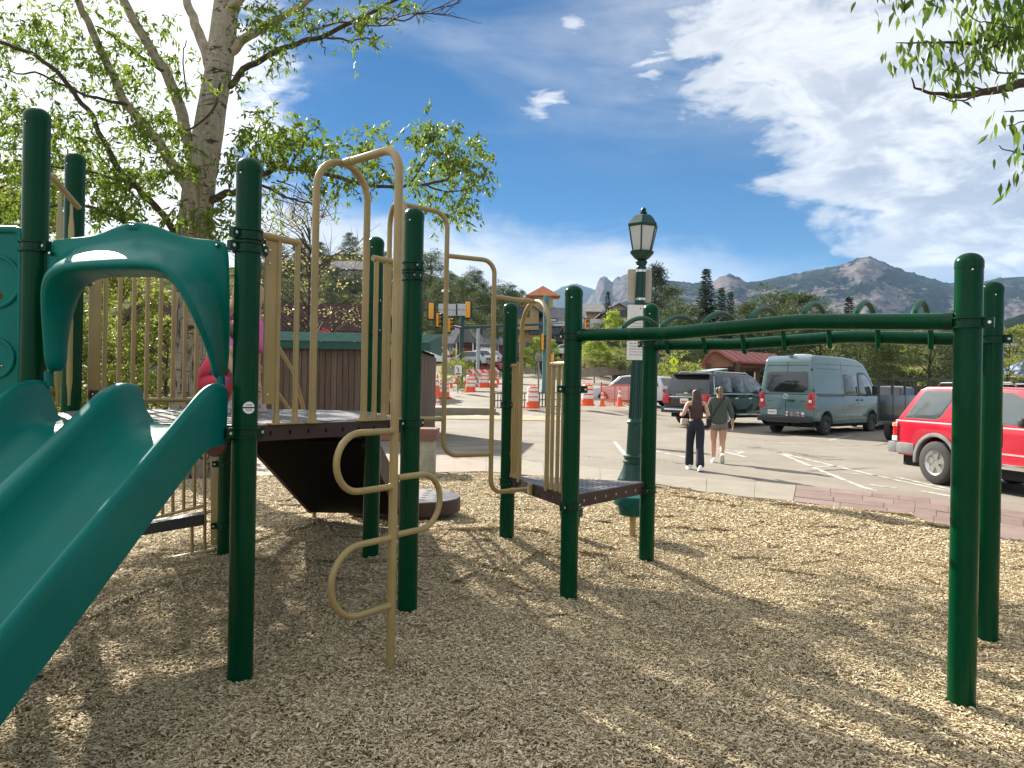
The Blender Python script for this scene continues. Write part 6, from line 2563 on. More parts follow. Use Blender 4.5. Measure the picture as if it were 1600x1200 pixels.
limbs = []
for px_list, w0, w1, Y1, m_ in (
        ([(352, 135), (400, 98), (450, 72), (500, 58), (560, 30), (610, 5), (660, -25)], 11, 4, 11.0, M_TWIG),
        ([(360, 80), (390, 55), (425, 35), (465, 12), (500, -12), (560, -60)], 16, 6, 11.2, M_LIMB),
        ([(330, 110), (318, 70), (302, 30), (290, -5), (276, -60), (270, -140)], 19, 9, 11.8, M_LIMB),
        ([(300, 250), (285, 180), (262, 120), (232, 70), (200, 15), (178, -40), (160, -120)], 20, 10, 10.8, M_LIMB),
        ([(296, 300), (250, 225), (200, 165), (165, 95), (140, 40), (118, -10), (90, -90)], 17, 8, 10.4, M_LIMB),
        ([(285, 385), (255, 335), (215, 295), (185, 262), (160, 215), (120, 150), (70, 95), (0, 68), (-60, 60)], 12, 4, 9.6, M_TWIG),
        ([(290, 420), (240, 372), (190, 345), (120, 320), (40, 330)], 9, 3, 9.8, M_TWIG),
        ([(322, 318), (350, 303), (372, 298), (410, 272), (450, 262), (500, 270), (560, 286), (620, 292), (680, 285), (720, 268)], 13, 3, 10.6, M_TWIG),
        ([(372, 298), (410, 290), (440, 305), (480, 318), (505, 330)], 6, 1.5, 10.8, M_TWIG),
        ([(345, 130), (330, 175), (290, 205), (250, 215)], 5, 2, 11.0, M_TWIG),
        ([(640, 290), (665, 250), (680, 215), (672, 190)], 3, 1, 10.4, M_TWIG),
        ([(660, 288), (700, 300), (740, 290), (760, 262)], 3, 1, 10.4, M_TWIG),
        ([(450, 262), (470, 235), (480, 210), (500, 195)], 4, 1.2, 10.8, M_TWIG),
        ([(410, 272), (400, 240), (405, 205), (430, 180)], 4, 1.2, 11.0, M_TWIG),
        ([(500, 58), (540, 62), (580, 60), (600, 55)], 4, 1.2, 11.0, M_TWIG),
        ([(560, 30), (620, 30), (680, 15), (718, 5)], 4, 1, 10.9, M_TWIG),
        ([(480, 50), (530, 35), (590, 40), (640, 22), (700, 22)], 3.5, 1, 10.9, M_TWIG),
        ([(420, 85), (424, 105), (425, 125)], 3, 1.2, 11.0, M_TWIG),
        ([(500, 60), (506, 75), (508, 86)], 2.5, 1, 11.0, M_TWIG),
        ([(255, 110), (215, 85), (180, 60), (150, 40)], 5, 2, 10.6, M_TWIG),
        ([(200, 165), (140, 150), (70, 120), (10, 110)], 6, 2, 10.0, M_TWIG),
        ([(215, 295), (150, 270), (90, 262), (20, 250)], 5, 2, 9.6, M_TWIG),
        ([(292, 155), (286, 90), (292, 62)], 3, 1.5, 11.2, M_TWIG)):
    o, q = limb('branch', big, pl(px_list, TY if w0 > 8 else (TY + Y1) / 2, Y1), rpx(w0), rpx(w1), m_, 10 if w0 > 8 else 6, .05 if w0 < 14 else .03, len(limbs))
    limbs.append(q)
# bare fine twigs low on the right side
mb = MB()
rs = random.Random(3)
for k in range(30):
    x, y = rs.uniform(400, 505), rs.uniform(280, 320)
    x2, y2 = x + rs.uniform(-10, 60), y + rs.uniform(10, 60)
    a, b_ = U(x, y, 10.8), U(x2, y2, 10.7)
    mid = a.lerp(b_, .5) + Vector((rs.uniform(-.05, .05), 0, rs.uniform(-.02, .08)))
    mb.tube([a, mid, b_], [.007, .005, .002], M_TWIG, 4)
for k in range(46):
    q = rs.choice(limbs[0][20:] + limbs[15] + limbs[16])
    d = Vector((rs.uniform(.0, .5), rs.uniform(-.2, .2), rs.uniform(-.1, .35)))
    mb.tube([q, q + d * .5 + Vector((0, 0, rs.uniform(-.03, .05))), q + d], [.007, .005, .002], M_TWIG, 4)
tw_o = mb.build('twigs', big, kind='stuff')
rs = random.Random(4)
# limbs that carry the crown above the picture
for k in range(14):
    i = rs.randrange(60, len(QQ) - 6)
    p = QQ[i]
    a = rs.uniform(0, 6.283)
    Lh = rs.uniform(2.5, 5.0)
    d = Vector((math.cos(a), math.sin(a), rs.uniform(.25, .7)))
    pts = [p, p + d * Lh * .35, p + d * Lh * .7 + Vector((0, 0, .3)), p + d * Lh + Vector((0, 0, .4))]
    if any((q.z < EYE + .55 * q.y and q.x > -4.2) for q in pts[1:]):
        continue
    limb('branch', big, pts, .09, .02, M_LIMB, 8, .06, 50 + k)

rng = np.random.default_rng(21)
OR, DR, TR = [], [], []
for cx, cy, rx, ry, n in ((60, 110, 95, 110, 170), (35, 250, 65, 90, 170), (150, 55, 120, 60, 150), (190, 230, 95, 70, 230), (235, 175, 60, 60, 90), (130, 285, 90, 45, 140),
                          (220, 295, 65, 45, 140), (55, 325, 60, 28, 60), (300, 345, 40, 32, 50), (205, 120, 60, 50, 60), (15, 40, 60, 50, 70),
                          (285, 225, 28, 50, 40), (352, 345, 38, 34, 60), (290, 110, 24, 36, 22), (90, 200, 60, 40, 70), (180, 340, 50, 18, 50),
                          (430, 200, 55, 30, 90), (385, 250, 45, 38, 70), (480, 232, 55, 32, 80), (545, 250, 45, 32, 60), (590, 215, 26, 20, 26), (420, 60, 38, 36, 40), (450, 22, 60, 22, 50),
                          (560, 28, 40, 18, 26), (570, 60, 26, 9, 12), (600, 6, 60, 12, 18), (390, 20, 30, 20, 16), (372, 130, 14, 24, 10),
                          (690, 225, 52, 38, 78), (722, 275, 38, 38, 60), (662, 200, 26, 20, 26), (692, 318, 36, 24, 34), (650, 275, 26, 22, 22), (742, 240, 24, 28, 28), (718, 335, 16, 16, 12),
                          (510, 288, 26, 26, 24), (420, 308, 26, 22, 14), (600, 262, 30, 20, 20)):
    for _ in range(int(n * (.66 if cx < 360 else .78))):
        while True:
            a, b_ = rng.uniform(-1, 1, 2)
            if a * a + b_ * b_ < 1:
                break
        Y = rng.uniform(9.6, 12.6) if cx < 330 else rng.uniform(10.0, 11.6)
        OR.append(U(cx + a * rx, cy + b_ * ry, Y))
        d = rng.normal(0, 1, 3)
        d[2] = d[2] * .4 - .1
        DR.append(d / np.linalg.norm(d))
        TR.append(rng.uniform(.18, .42))
V1, F1, t1 = twig_leaves(np.array([tuple(p) for p in OR]), np.array(DR), np.array(TR), 12, rng, (.075, .135), .31, .75, .75)
# crown above the frame
OR, DR, TR = [], [], []
cen, rad3 = np.array([-4.3, 12.6, 10.6]), np.array([6.6, 5.6, 5.4])
while len(OR) < 420:
    p = rng.normal(0, 1, 3)
    p = p / np.linalg.norm(p) * rng.random() ** .40
    q = cen + p * rad3
    if q[2] < EYE + .555 * q[1] + .25:
        continue
    if mnoise.noise((q[0] * .55, q[1] * .55, q[2] * .55)) < -.16:
        continue
    if q[0] > -3.6:
        continue
    d = p + rng.normal(0, .5, 3)
    OR.append(q); DR.append(d / np.linalg.norm(d)); TR.append(rng.uniform(.3, .6))
V2, F2, t2 = twig_leaves(np.array(OR), np.array(DR), np.array(TR), 16, rng, (.08, .13), .36, .6, .8)
crown_obj('crown', np.vstack([V1, V2]), np.vstack([F1, F2 + len(V1)]), np.concatenate([t1, t2]), M_LEAF, big)

# ---- branch of a second tree reaching in at the upper right
oh = thing('overhanging_tree', 'leafy branches with hanging leaves reaching in at the upper right over the mulch', 'tree', (5.6, 4.4, H(5.6, 4.4)), world=True)
mb = MB()
mb.tube([(5.6, 4.4, -.3), (5.6, 4.4, 1.5), (5.55, 4.35, 3.2), (5.5, 4.4, 5.2), (5.6, 4.5, 7.0)], [.24, .19, .16, .12, .05], M_BARK, 18)
mb.build('trunk', oh, angle=60)
OB = []
for px_list, w0, w1 in (
        ([(2300, 60), (1900, 110), (1680, 122), (1600, 130), (1560, 140), (1520, 147), (1495, 150), (1470, 147), (1435, 140), (1425, 122)], 26, 1.6),
        ([(1545, 142), (1520, 136), (1500, 132), (1484, 122)], 3, 1.2), ([(1535, 145), (1512, 155), (1490, 158), (1465, 150)], 4, 1.2),
        ([(2200, -60), (1850, 0), (1680, 30), (1600, 46), (1560, 58), (1520, 66), (1470, 66), (1400, 68)], 22, 1.4),
        ([(1590, 48), (1555, 70), (1520, 90), (1490, 108), (1470, 125)], 4, 1.2),
        ([(2100, -120), (1800, -60), (1650, -30), (1540, -14), (1450, -14), (1360, -8)], 20, 1.4),
        ([(1700, 105), (1620, 114), (1570, 114), (1545, 108), (1534, 96)], 5, 1.4),
        ([(1560, 116), (1555, 100), (1556, 80)], 2.2, 1), ([(1530, 114), (1500, 112), (1470, 108)], 2, 1),
        ([(1760, 120), (1680, 150), (1620, 166), (1590, 174), (1570, 174)], 6, 1.2),
        ([(1680, 152), (1640, 178), (1600, 190), (1575, 196)], 4, 1.2),
        ([(1780, 190), (1680, 215), (1620, 240), (1585, 238), (1560, 228)], 6, 1.2),
        ([(1620, 240), (1605, 255), (1596, 272)], 3, 1.2), ([(1590, 48), (1560, 36), (1530, 34), (1510, 20)], 3, 1.2),
        ([(1650, -30), (1600, 10), (1570, 18)], 4, 1.2)):
    o, q = limb('branch', oh, pl(px_list, 4.3 if w0 > 10 else 3.85, 3.75), rpx(w0, 3.9), rpx(w1, 3.8), M_TWIG, 8, .012, 90 + len(OB))
    OB.append(q)
LEAFM = []
for k in range(7):
    r_ = random.Random(200 + k)
    L = 1.0
    W = r_.uniform(.25, .33)
    bend = r_.uniform(-.25, .25)
    prof = [(0, 0), (.12, .30), (.32, .5), (.55, .42), (.80, .18), (1.0, 0)]
    V, F = [], []
    for t, w in prof:
        z = bend * (t - .5) ** 2 - .12 * t
        V += [(t, 0, z), (t, w * W, z + .16 * w * W * 2), (t, -w * W, z + .16 * w * W * 2)]
    for i in range(len(prof) - 1):
        a, b_ = i * 3, i * 3 + 3
        F += [(a, b_, b_ + 1, a + 1), (a, a + 2, b_ + 2, b_)]
    V += [(-.25, .012, .03), (-.25, -.012, .03)]
    m_ = np_mesh('leaf', V, F, M_LEAFR, {'tone': ('POINT', np.full(len(V), r_.uniform(.05, .95)))}, smooth=True)
    LEAFM.append(m_)
# candidate leaf places along the thin branches (photo columns > 1330 are in view)
rs = random.Random(77)
spots = []
for bi, cnt in ((3, 80), (4, 30), (5, 70), (13, 34), (14, 34), (9, 14), (10, 16), (11, 18), (12, 16), (6, 8), (1, 8)):
    q = OB[bi]
    lo = len(q) // 3 if bi in (3, 5) else 0
    for _ in range(cnt):
        c = q[rs.randrange(lo, len(q))]
        spots.append(c + Vector((rs.uniform(-.05, .05), rs.uniform(-.12, .12), rs.uniform(-.035, .05))))
for cx, cy, rx, ry, cnt in ((1540, 8, 60, 22, 40), (1590, 30, 34, 34, 46), (1440, 6, 40, 14, 14), (1470, 78, 60, 18, 30), (1585, 90, 22, 30, 14), (1465, 115, 14, 16, 10)):
    for _ in range(cnt):
        spots.append(U(cx + rs.uniform(-rx, rx), cy + rs.uniform(-ry, ry), rs.uniform(3.6, 4.2)))
rs.shuffle(spots)
first = None
for i, c in enumerate(spots[:298]):
    a = rs.uniform(0, 6.283)
    L = rs.uniform(.060, .098)
    o = bpy.data.objects.new('leaf', LEAFM[i % 7])
    COL.objects.link(o)
    o.parent = oh
    o.matrix_parent_inverse = LOCAL[oh.name]
    o.location = c
    o.rotation_euler = (rs.uniform(-.6, .6), rs.uniform(.75, 1.45), a)
    o.scale = (L, L, L)
V, F, tn = [], [], []
OR, DR, TR = [], [], []
while len(OR) < 900:
    p = rng.normal(0, 1, 3)
    p = p / np.linalg.norm(p) * rng.random() ** .4
    q = np.array([5.9, 4.6, 5.4]) + p * np.array([2.6, 2.6, 2.3])
    if q[0] / q[1] < .80 and q[2] < EYE + .56 * q[1]:
        continue
    d = p + rng.normal(0, .5, 3)
    OR.append(q); DR.append(d / np.linalg.norm(d)); TR.append(rng.uniform(.2, .45))
for c in spots[298:]:
    OR.append(tuple(c + Vector((rs.uniform(-.04, .04), rs.uniform(-.1, .1), rs.uniform(-.02, .03)))))
    d = np.array([rs.gauss(0, 1), rs.gauss(0, 1), -.6]); DR.append(d / np.linalg.norm(d)); TR.append(rs.uniform(.03, .08))
k0 = 900
V, F, tn = twig_leaves(np.array(OR[:k0]), np.array(DR[:k0]), np.array(TR[:k0]), 14, rng, (.06, .09), .36, .8, .6)
Vb, Fb, tb2 = twig_leaves(np.array(OR[k0:]), np.array(DR[k0:]), np.array(TR[k0:]), 2, rng, (.06, .09), .36, 1.6, .5)
V, F, tn = np.vstack([V, Vb]), np.vstack([F, Fb + len(V)]), np.concatenate([tn, tb2])
crown_obj('crown', V, F, tn, M_LEAFR, oh)


# ---- tree kinds for the middle distance and beyond (unit: metres, base at the origin)
def spruce_mesh(h, seed, r=.20, dens=1.0):
    g = np.random.default_rng(seed)
    C, D, L, Wd, tone = [], [], [], [], []
    z = .06 * h
    while z < h * .985:
        f = 1 - z / h
        R = h * r * (f ** .85) * g.uniform(.75, 1.15) + .08
        nb = int((5 + 6 * f) * dens)
        a0 = g.uniform(0, 6.28)
        for k in range(nb):
            a = a0 + 6.28 * k / nb + g.normal(0, .15)
            Rb = R * g.uniform(.7, 1.12)
            ns = max(4, int(Rb / .16))
            tb_ = g.uniform(.2, 1)
            for s in range(ns):
                t = (s + g.random()) / ns
                zz = z - Rb * .30 * t + Rb * .16 * t * t + g.normal(0, .03)
                c = np.array([math.cos(a) * Rb * t, math.sin(a) * Rb * t, zz])
                for q in (-1, 1, 0):
                    da = a + q * g.uniform(.5, 1.0)
                    d = np.array([math.cos(da), math.sin(da), g.uniform(-.5, .12)])
                    C.append(c); D.append(d / np.linalg.norm(d))
                    ln = g.uniform(.30, .60) * (.5 + .5 * f) * (h / 12) ** .5
                    L.append(ln); Wd.append(ln * g.uniform(.42, .65)); tone.append(np.clip(.55 * tb_ + .45 * g.random(), 0, 1))
        z += h * .0155 / dens ** .3 * g.uniform(.8, 1.2)
    V, F = leaf_cloud(np.array(C), np.array(D), np.array(L), np.array(Wd), g, .1, .6)
    return np_mesh('crown', V, F, M_NEEDLE, {'tone': ('POINT', np.repeat(tone, 4))})


def clump_mesh(h, w, seed, m, nclump, per, leaf, base=.25, shape=1.0, puff=.16, wid=.4, holes=-.2, flat=None, up=0.0):
    """Foliage gathered in clumps through an uneven crown: h tall, w wide, bare below base*h."""
    g = np.random.default_rng(seed)
    C, D, L, tone, cl = [], [], [], [], []
    tries = 0
    while len(cl) < nclump and tries < 20000:
        tries += 1
        t = g.random()
        z = h * (base + (1 - base) * t)
        prof = math.sin(math.pi * min(1, (t * .86 + .12)) ** (.75 if shape >= 1 else 1.0)) ** .6 if shape >= 1 else (1 - t) ** .7 * .95 + .05
        R = w / 2 * prof * (1 + .35 * mnoise.noise((t * 4, seed, math.floor(g.random() * 3))))
        a, rr = g.uniform(0, 6.283), math.sqrt(g.random()) ** .7
        p = np.array([math.cos(a) * R * rr, math.sin(a) * R * rr, z])
        if mnoise.noise(Vector((p[0], p[1], p[2])) * (3.2 / w) + Vector((seed, 0, 0))) < holes:
            continue
        cl.append(p)
    for p in cl:
        s = h * puff * g.uniform(.5, 1.15)
        tb_ = g.random()
        q = g.normal(0, 1, (per, 3))
        q = unit(q) * (g.random((per, 1)) ** .45)
        C.append(p + q * s * np.array([1, 1, .62]) * .5)
        d = unit(q + g.normal(0, .6, (per, 3)) + np.array([0, 0, up]))
        D.append(d)
        L.append(g.uniform(leaf * .7, leaf * 1.3, per))
        tone.append(np.clip(tb_ * .55 + g.random(per) * .45, 0, 1))
    C, D, L, tone = np.vstack(C), np.vstack(D), np.concatenate(L), np.concatenate(tone)
    V, F = leaf_cloud(C, D, L, L * wid, g, .2, flat)
    return np_mesh('crown', V, F, m, {'tone': ('POINT', np.repeat(tone, 4))}), cl


def trunk_mesh(h, r, cl=None, seed=0, m=None, nb=14, lean=.02):
    g = random.Random(seed)
    mb_ = MB()
    P = [Vector((lean * h * mnoise.noise((t * 3, seed, 1)), lean * h * mnoise.noise((t * 3, seed, 4)), h * t)) for t in np.linspace(-.02, .93, 9)]
    mb_.tube(P, [r * (1 - .88 * i / 8) for i in range(9)], m or M_TRUNK, 8)
    if cl is not None:
        for p in g.sample(list(cl), min(nb, len(cl))):
            z0 = max(.15 * h, p[2] - .5 * math.hypot(p[0], p[1]) - .05 * h)
            a = Vector((0, 0, z0))
            b_ = Vector(p)
            mb_.tube([a, a.lerp(b_, .5) + Vector((0, 0, .02 * h)), b_], [r * .35, r * .22, r * .07], m or M_TRUNK, 5)
    return mb_


def make_tree(name, label, loc, scale, crown, trunk_mb, group, yaw=0.0, cat='tree'):
    r_ = thing(name, label, cat, loc, yaw, group)
    link('crown', crown, r_, kind='stuff')
    trunk_mb.build('trunk', r_, angle=60)
    r_.scale = (scale,) * 3
    return r_


PROTO = {}
for nm, cr, tk in (('spruce_tree', spruce_mesh(12, 1), trunk_mesh(12, .17)), ('spruce_tree_b', spruce_mesh(12, 2, .165, .85), trunk_mesh(12, .16)),):
    PROTO[nm] = (cr, tk)
c_, cl_ = clump_mesh(12, 6.6, 11, M_PNEEDLE, 170, 75, .42, .04, 1, .16, .17, -.25, up=.35)
PROTO['pine_tree'] = (c_, trunk_mesh(12, .22, cl_, 1, nb=26))
c_, cl_ = clump_mesh(12, 6.0, 17, M_PNEEDLE, 150, 75, .42, .08, 1, .16, .17, -.22, up=.35)
PROTO['pine_tree_b'] = (c_, trunk_mesh(12, .2, cl_, 2, nb=22))
c_, cl_ = clump_mesh(12, 6.5, 19, M_NEEDLE, 120, 75, .34, .10, 0, .15, .18, -.2, up=.2)
PROTO['fir_tree'] = (c_, trunk_mesh(12, .2, cl_, 3, nb=18))
c_, cl_ = clump_mesh(5, 3.4, 23, M_LIME, 110, 60, .15, .22, 1, .16, .45, -.25)
PROTO['young_tree'] = (c_, trunk_mesh(5, .06, cl_, 4, nb=20))
c_, cl_ = clump_mesh(6, 5.4, 29, M_YLEAF, 150, 60, .15, .10, 1, .14, .45, -.2)
PROTO['leafy_tree'] = (c_, trunk_mesh(6, .10, cl_, 5, M_TWIG, nb=40))
c_, cl_ = clump_mesh(2, 2.4, 31, M_YLEAF, 70, 45, .10, .02, 1, .28, .45, -.3)
PROTO['shrub'] = (c_, trunk_mesh(2, .04, cl_, 6, M_TWIG, nb=20))
USED = {}


def plant(kind, px, pbase, ptop, Y, label, group=None, yaw=None, wide=1.0, name=None):
    """Stand a tree so that it spans photo rows ptop..pbase at column px, depth Y."""
    top = U(px, ptop, Y)
    z = H(top.x, top.y)
    if pbase is not None:
        z = min(z, U(px, pbase, Y).z) if pbase > 0 else z
    h0 = {'young_tree': 5, 'leafy_tree': 6, 'shrub': 2}.get(kind, 12)
    s = (top.z - z) / h0
    nm = name or kind.replace('_b', '')
    yaw = random.uniform(0, 6.28) if yaw is None else yaw
    if kind not in USED:
        r_ = make_tree(nm, label, (top.x, top.y, z), 1, PROTO[kind][0], PROTO[kind][1], group, yaw)
        USED[kind] = r_
    else:
        r_ = dup(USED[kind], loc=(top.x, top.y, z), rotz=yaw, label=label)
        r_.name = nm
        if group:
            r_['group'] = group
        elif 'group' in r_:
            del r_['group']
    r_.scale = (s * wide, s * wide, s)
    if kind == 'shrub':
        r_['category'] = 'shrub'
    return r_


# conifers behind the car park, right of the lamp
GC = 'conifers behind the car park'
plant('spruce_tree', 1104, None, 415, 62, 'tallest pointed dark spruce right of the lamp', GC, wide=1.15)
plant('spruce_tree_b', 1128, None, 445, 66, 'dark spruce close to the right of the tallest spruce', GC, wide=1.1)
plant('spruce_tree_b', 1142, None, 452, 70, 'thin pale topped spruce in the gap behind the tallest spruce', GC, wide=1.0)
plant('fir_tree', 1024, None, 418, 68, 'dark fir directly behind the lamp post sign', GC, wide=.95)
plant('pine_tree', 1062, None, 470, 58, 'low rounded pine between the lamp fir and the tallest spruce', GC, wide=1.2)
plant('pine_tree', 1208, None, 448, 64, 'broad pine above the roof of the grey blue van', GC, wide=1.25)
plant('pine_tree_b', 1170, None, 478, 66, 'pine left of the broad pine above the van', GC, wide=1.3)
plant('pine_tree_b', 1255, None, 464, 58, 'bright green pine above the right half of the van roof', GC, wide=1.35)
plant('pine_tree', 1282, None, 478, 62, 'pale pine in the middle of the ladder span', GC, wide=1.2)
plant('spruce_tree', 1327, None, 460, 56, 'narrow yellow green conifer rising alone behind the ladder', GC, wide=1.2)
plant('pine_tree', 1345, None, 505, 46, 'dark spreading pine just right of the van', GC, wide=1.7)
plant('pine_tree_b', 1378, None, 520, 50, 'dark pine beside the spreading pine right of the van', GC, wide=1.4)
plant('pine_tree', 1455, None, 505, 44, 'spreading pine with dark crooked limbs above the red car', GC, wide=1.9)
plant('pine_tree_b', 1495, None, 520, 52, 'pine partly hidden behind the nearest right post', GC, wide=1.3)
plant('leafy_tree', 1578, None, 515, 55, 'yellow green leafy tree at the right edge behind the far post', None, wide=1.1)
plant('leafy_tree', 1605, None, 510, 60, 'second yellow green leafy tree cut by the right edge', None, wide=1.1)
plant('leafy_tree', 1375, None, 545, 64, 'yellow green bushy tree on the meadow left of the ladder pine', None, wide=1.4)
plant('leafy_tree', 1425, None, 550, 66, 'yellow green bushy tree between the two dark pines', None, wide=1.5)
plant('pine_tree', 1095, None, 520, 50, 'dark bushy pine left of the picnic shelter roof', GC, wide=1.6)
plant('spruce_tree_b', 950, None, 452, 105, 'small lone spruce below the bare rock peaks', GC, wide=1.0)
plant('pine_tree', 940, None, 500, 95, 'small dark pine behind the grey roofs', GC, wide=1.2)
plant('pine_tree_b', 1045, None, 452, 85, 'distant pine just right of the lamp fir', GC, wide=1.2)
# young lime trees along the road
GL = 'young lime green trees by the road'
plant('young_tree', 838, 562, 528, 95, 'lime green young tree in front of the tan lodge', GL, wide=1.0)
plant('young_tree', 930, 566, 528, 75, 'lime green young tree left of the road behind the front post', GL, wide=1.1)
plant('young_tree', 958, 560, 487, 85, 'taller lime green tree beside the grey roofed building', GL, wide=.75)
plant('young_tree', 862, 562, 532, 97, 'lime green young tree half behind the teal signal pole', GL, wide=.8)
plant('shrub', 716, None, 548, 49, 'pale green leafy shrub beside the planked shed and traffic cones', None, wide=.75)
plant('shrub', 1062, None, 548, 47, 'dry yellow shrub in front of the red walled building', None, wide=1.0)
# leafy shrubs and trees behind the far deck rail
GB = 'leafy shrubs behind the far deck rail'
plant('leafy_tree', 190, None, 420, 15.5, 'yellow green leafy shrub seen through the left far rail', GB, wide=.95)
plant('leafy_tree', 262, None, 500, 14.5, 'lower leafy shrub beside the big trunk behind the rail', GB, wide=1.25)
plant('leafy_tree', 100, None, 395, 17, 'tall leafy shrub behind the two left posts', GB, wide=1.0)
plant('leafy_tree', 20, None, 300, 20, 'large leafy tree at the left edge behind the bubble panel', GB, wide=1.0)
plant('leafy_tree', -70, None, 180, 17, 'large leafy tree just past the left edge', GB, wide=1.0)

# bare budding tree behind the shed
c_, cl_ = clump_mesh(7, 6.2, 41, M_BUD, 120, 12, .11, .22, 1, .16, .5, -.3)
bud = thing('budding_tree', 'almost bare tree with pale yellow buds behind the planked shed', 'tree', (*U(480, 620, 26.5).xy, 0))
link('crown', c_, bud, kind='stuff')
tk = trunk_mesh(7, .10, cl_, 8, M_TWIG, nb=60)
g = random.Random(6)
for p in cl_:
    for _ in range(4):
        b_ = Vector(p)
        d = Vector((g.gauss(0, 1), g.gauss(0, 1), g.uniform(.1, 1.6))).normalized() * g.uniform(.5, 1.3)
        tk.tube([b_, b_ + d * .5 + Vector((0, 0, .05)), b_ + d], [.012, .008, .003], M_TWIG, 4)
tk.build('trunk', bud, angle=60)
bud.scale = (1.05, 1.05, 1.08)

# pines on the grassy hillside
GH = 'pines on the grassy hillside'
KIND_H = ['pine_tree', 'pine_tree_b', 'pine_tree']
rs = random.Random(12)


def hill_pt(px, py, Y):
    return U(px, py, Y)


def hplant(kind, px, pb, pt, Y, label):
    a, b_ = U(px, pt, Y), U(px, pb, Y)
    r_ = dup(USED[kind], loc=tuple(b_), rotz=rs.uniform(0, 6.28), label=label, group=GH)
    r_.name = kind.replace('_b', '')
    s = (a.z - b_.z) / 12
    r_.scale = (s * rs.uniform(1.2, 1.6),) * 2 + (s,)
    return r_


for px, pb, pt, Y, lab in (
        (432, 470, 385, 150, 'pine seen just right of the second post on the hill'), (470, 440, 375, 170, 'pine above the brown roof on the left hill'),
        (500, 430, 380, 180, 'pine left of the hillside house'), (546, 405, 365, 205, 'pine on the crest above the hillside house'),
        (575, 430, 385, 190, 'pine right of the hillside house'), (602, 450, 395, 170, 'hill pine behind the tan uprights of the loop pole'),
        (672, 470, 390, 150, 'tall dark pine right of the third post'), (690, 500, 435, 130, 'pine behind the overhead signal bar'),
        (705, 480, 425, 140, 'pine behind the pair of grey sign panels'), (722, 500, 430, 120, 'round topped pine above the red house'),
        (740, 490, 418, 130, 'tallest round pine left of the tan stepping bar'), (752, 520, 445, 110, 'bushy pine directly above the red house roof'),
        (768, 505, 450, 125, 'pine between the stepping bars above the red house'), (786, 510, 440, 120, 'pine left of the tan lodge'),
        (800, 490, 452, 150, 'pine behind the roof of the tan lodge'), (815, 485, 452, 160, 'pine right behind the top of the triangular deck back post'),
        (525, 458, 415, 150, 'pine standing in front of the left end of the hillside house'), (556, 460, 422, 150, 'pine standing in front of the right end of the hillside house'),
        (660, 520, 455, 105, 'low pine above the planked shed end'), (682, 530, 470, 100, 'low bushy pine behind the traffic signals'),
        (835, 480, 458, 190, 'small far pine beside the orange tower roof'), (778, 530, 480, 100, 'low pine beside the right end of the red house'),
        (455, 490, 440, 120, 'low pine behind the budding tree'), (520, 480, 440, 140, 'low pine on the open grass slope'),
        (640, 470, 415, 160, 'hill pine behind the third post'), (590, 470, 440, 140, 'small pine on the slope under the hillside house')):
    hplant(rs.choice(KIND_H), px, pb, pt, Y, lab)
# ---------------------------------------------------------------- street lamp with two signs
M_LGREEN = mat('lamp_green_paint', (0.002, 0.036, 0.028), 0.34, spec=.35, var=.1)
M_PANE = mat('frosted_pane', (0.66, 0.68, 0.70), 0.25, trans=.35)


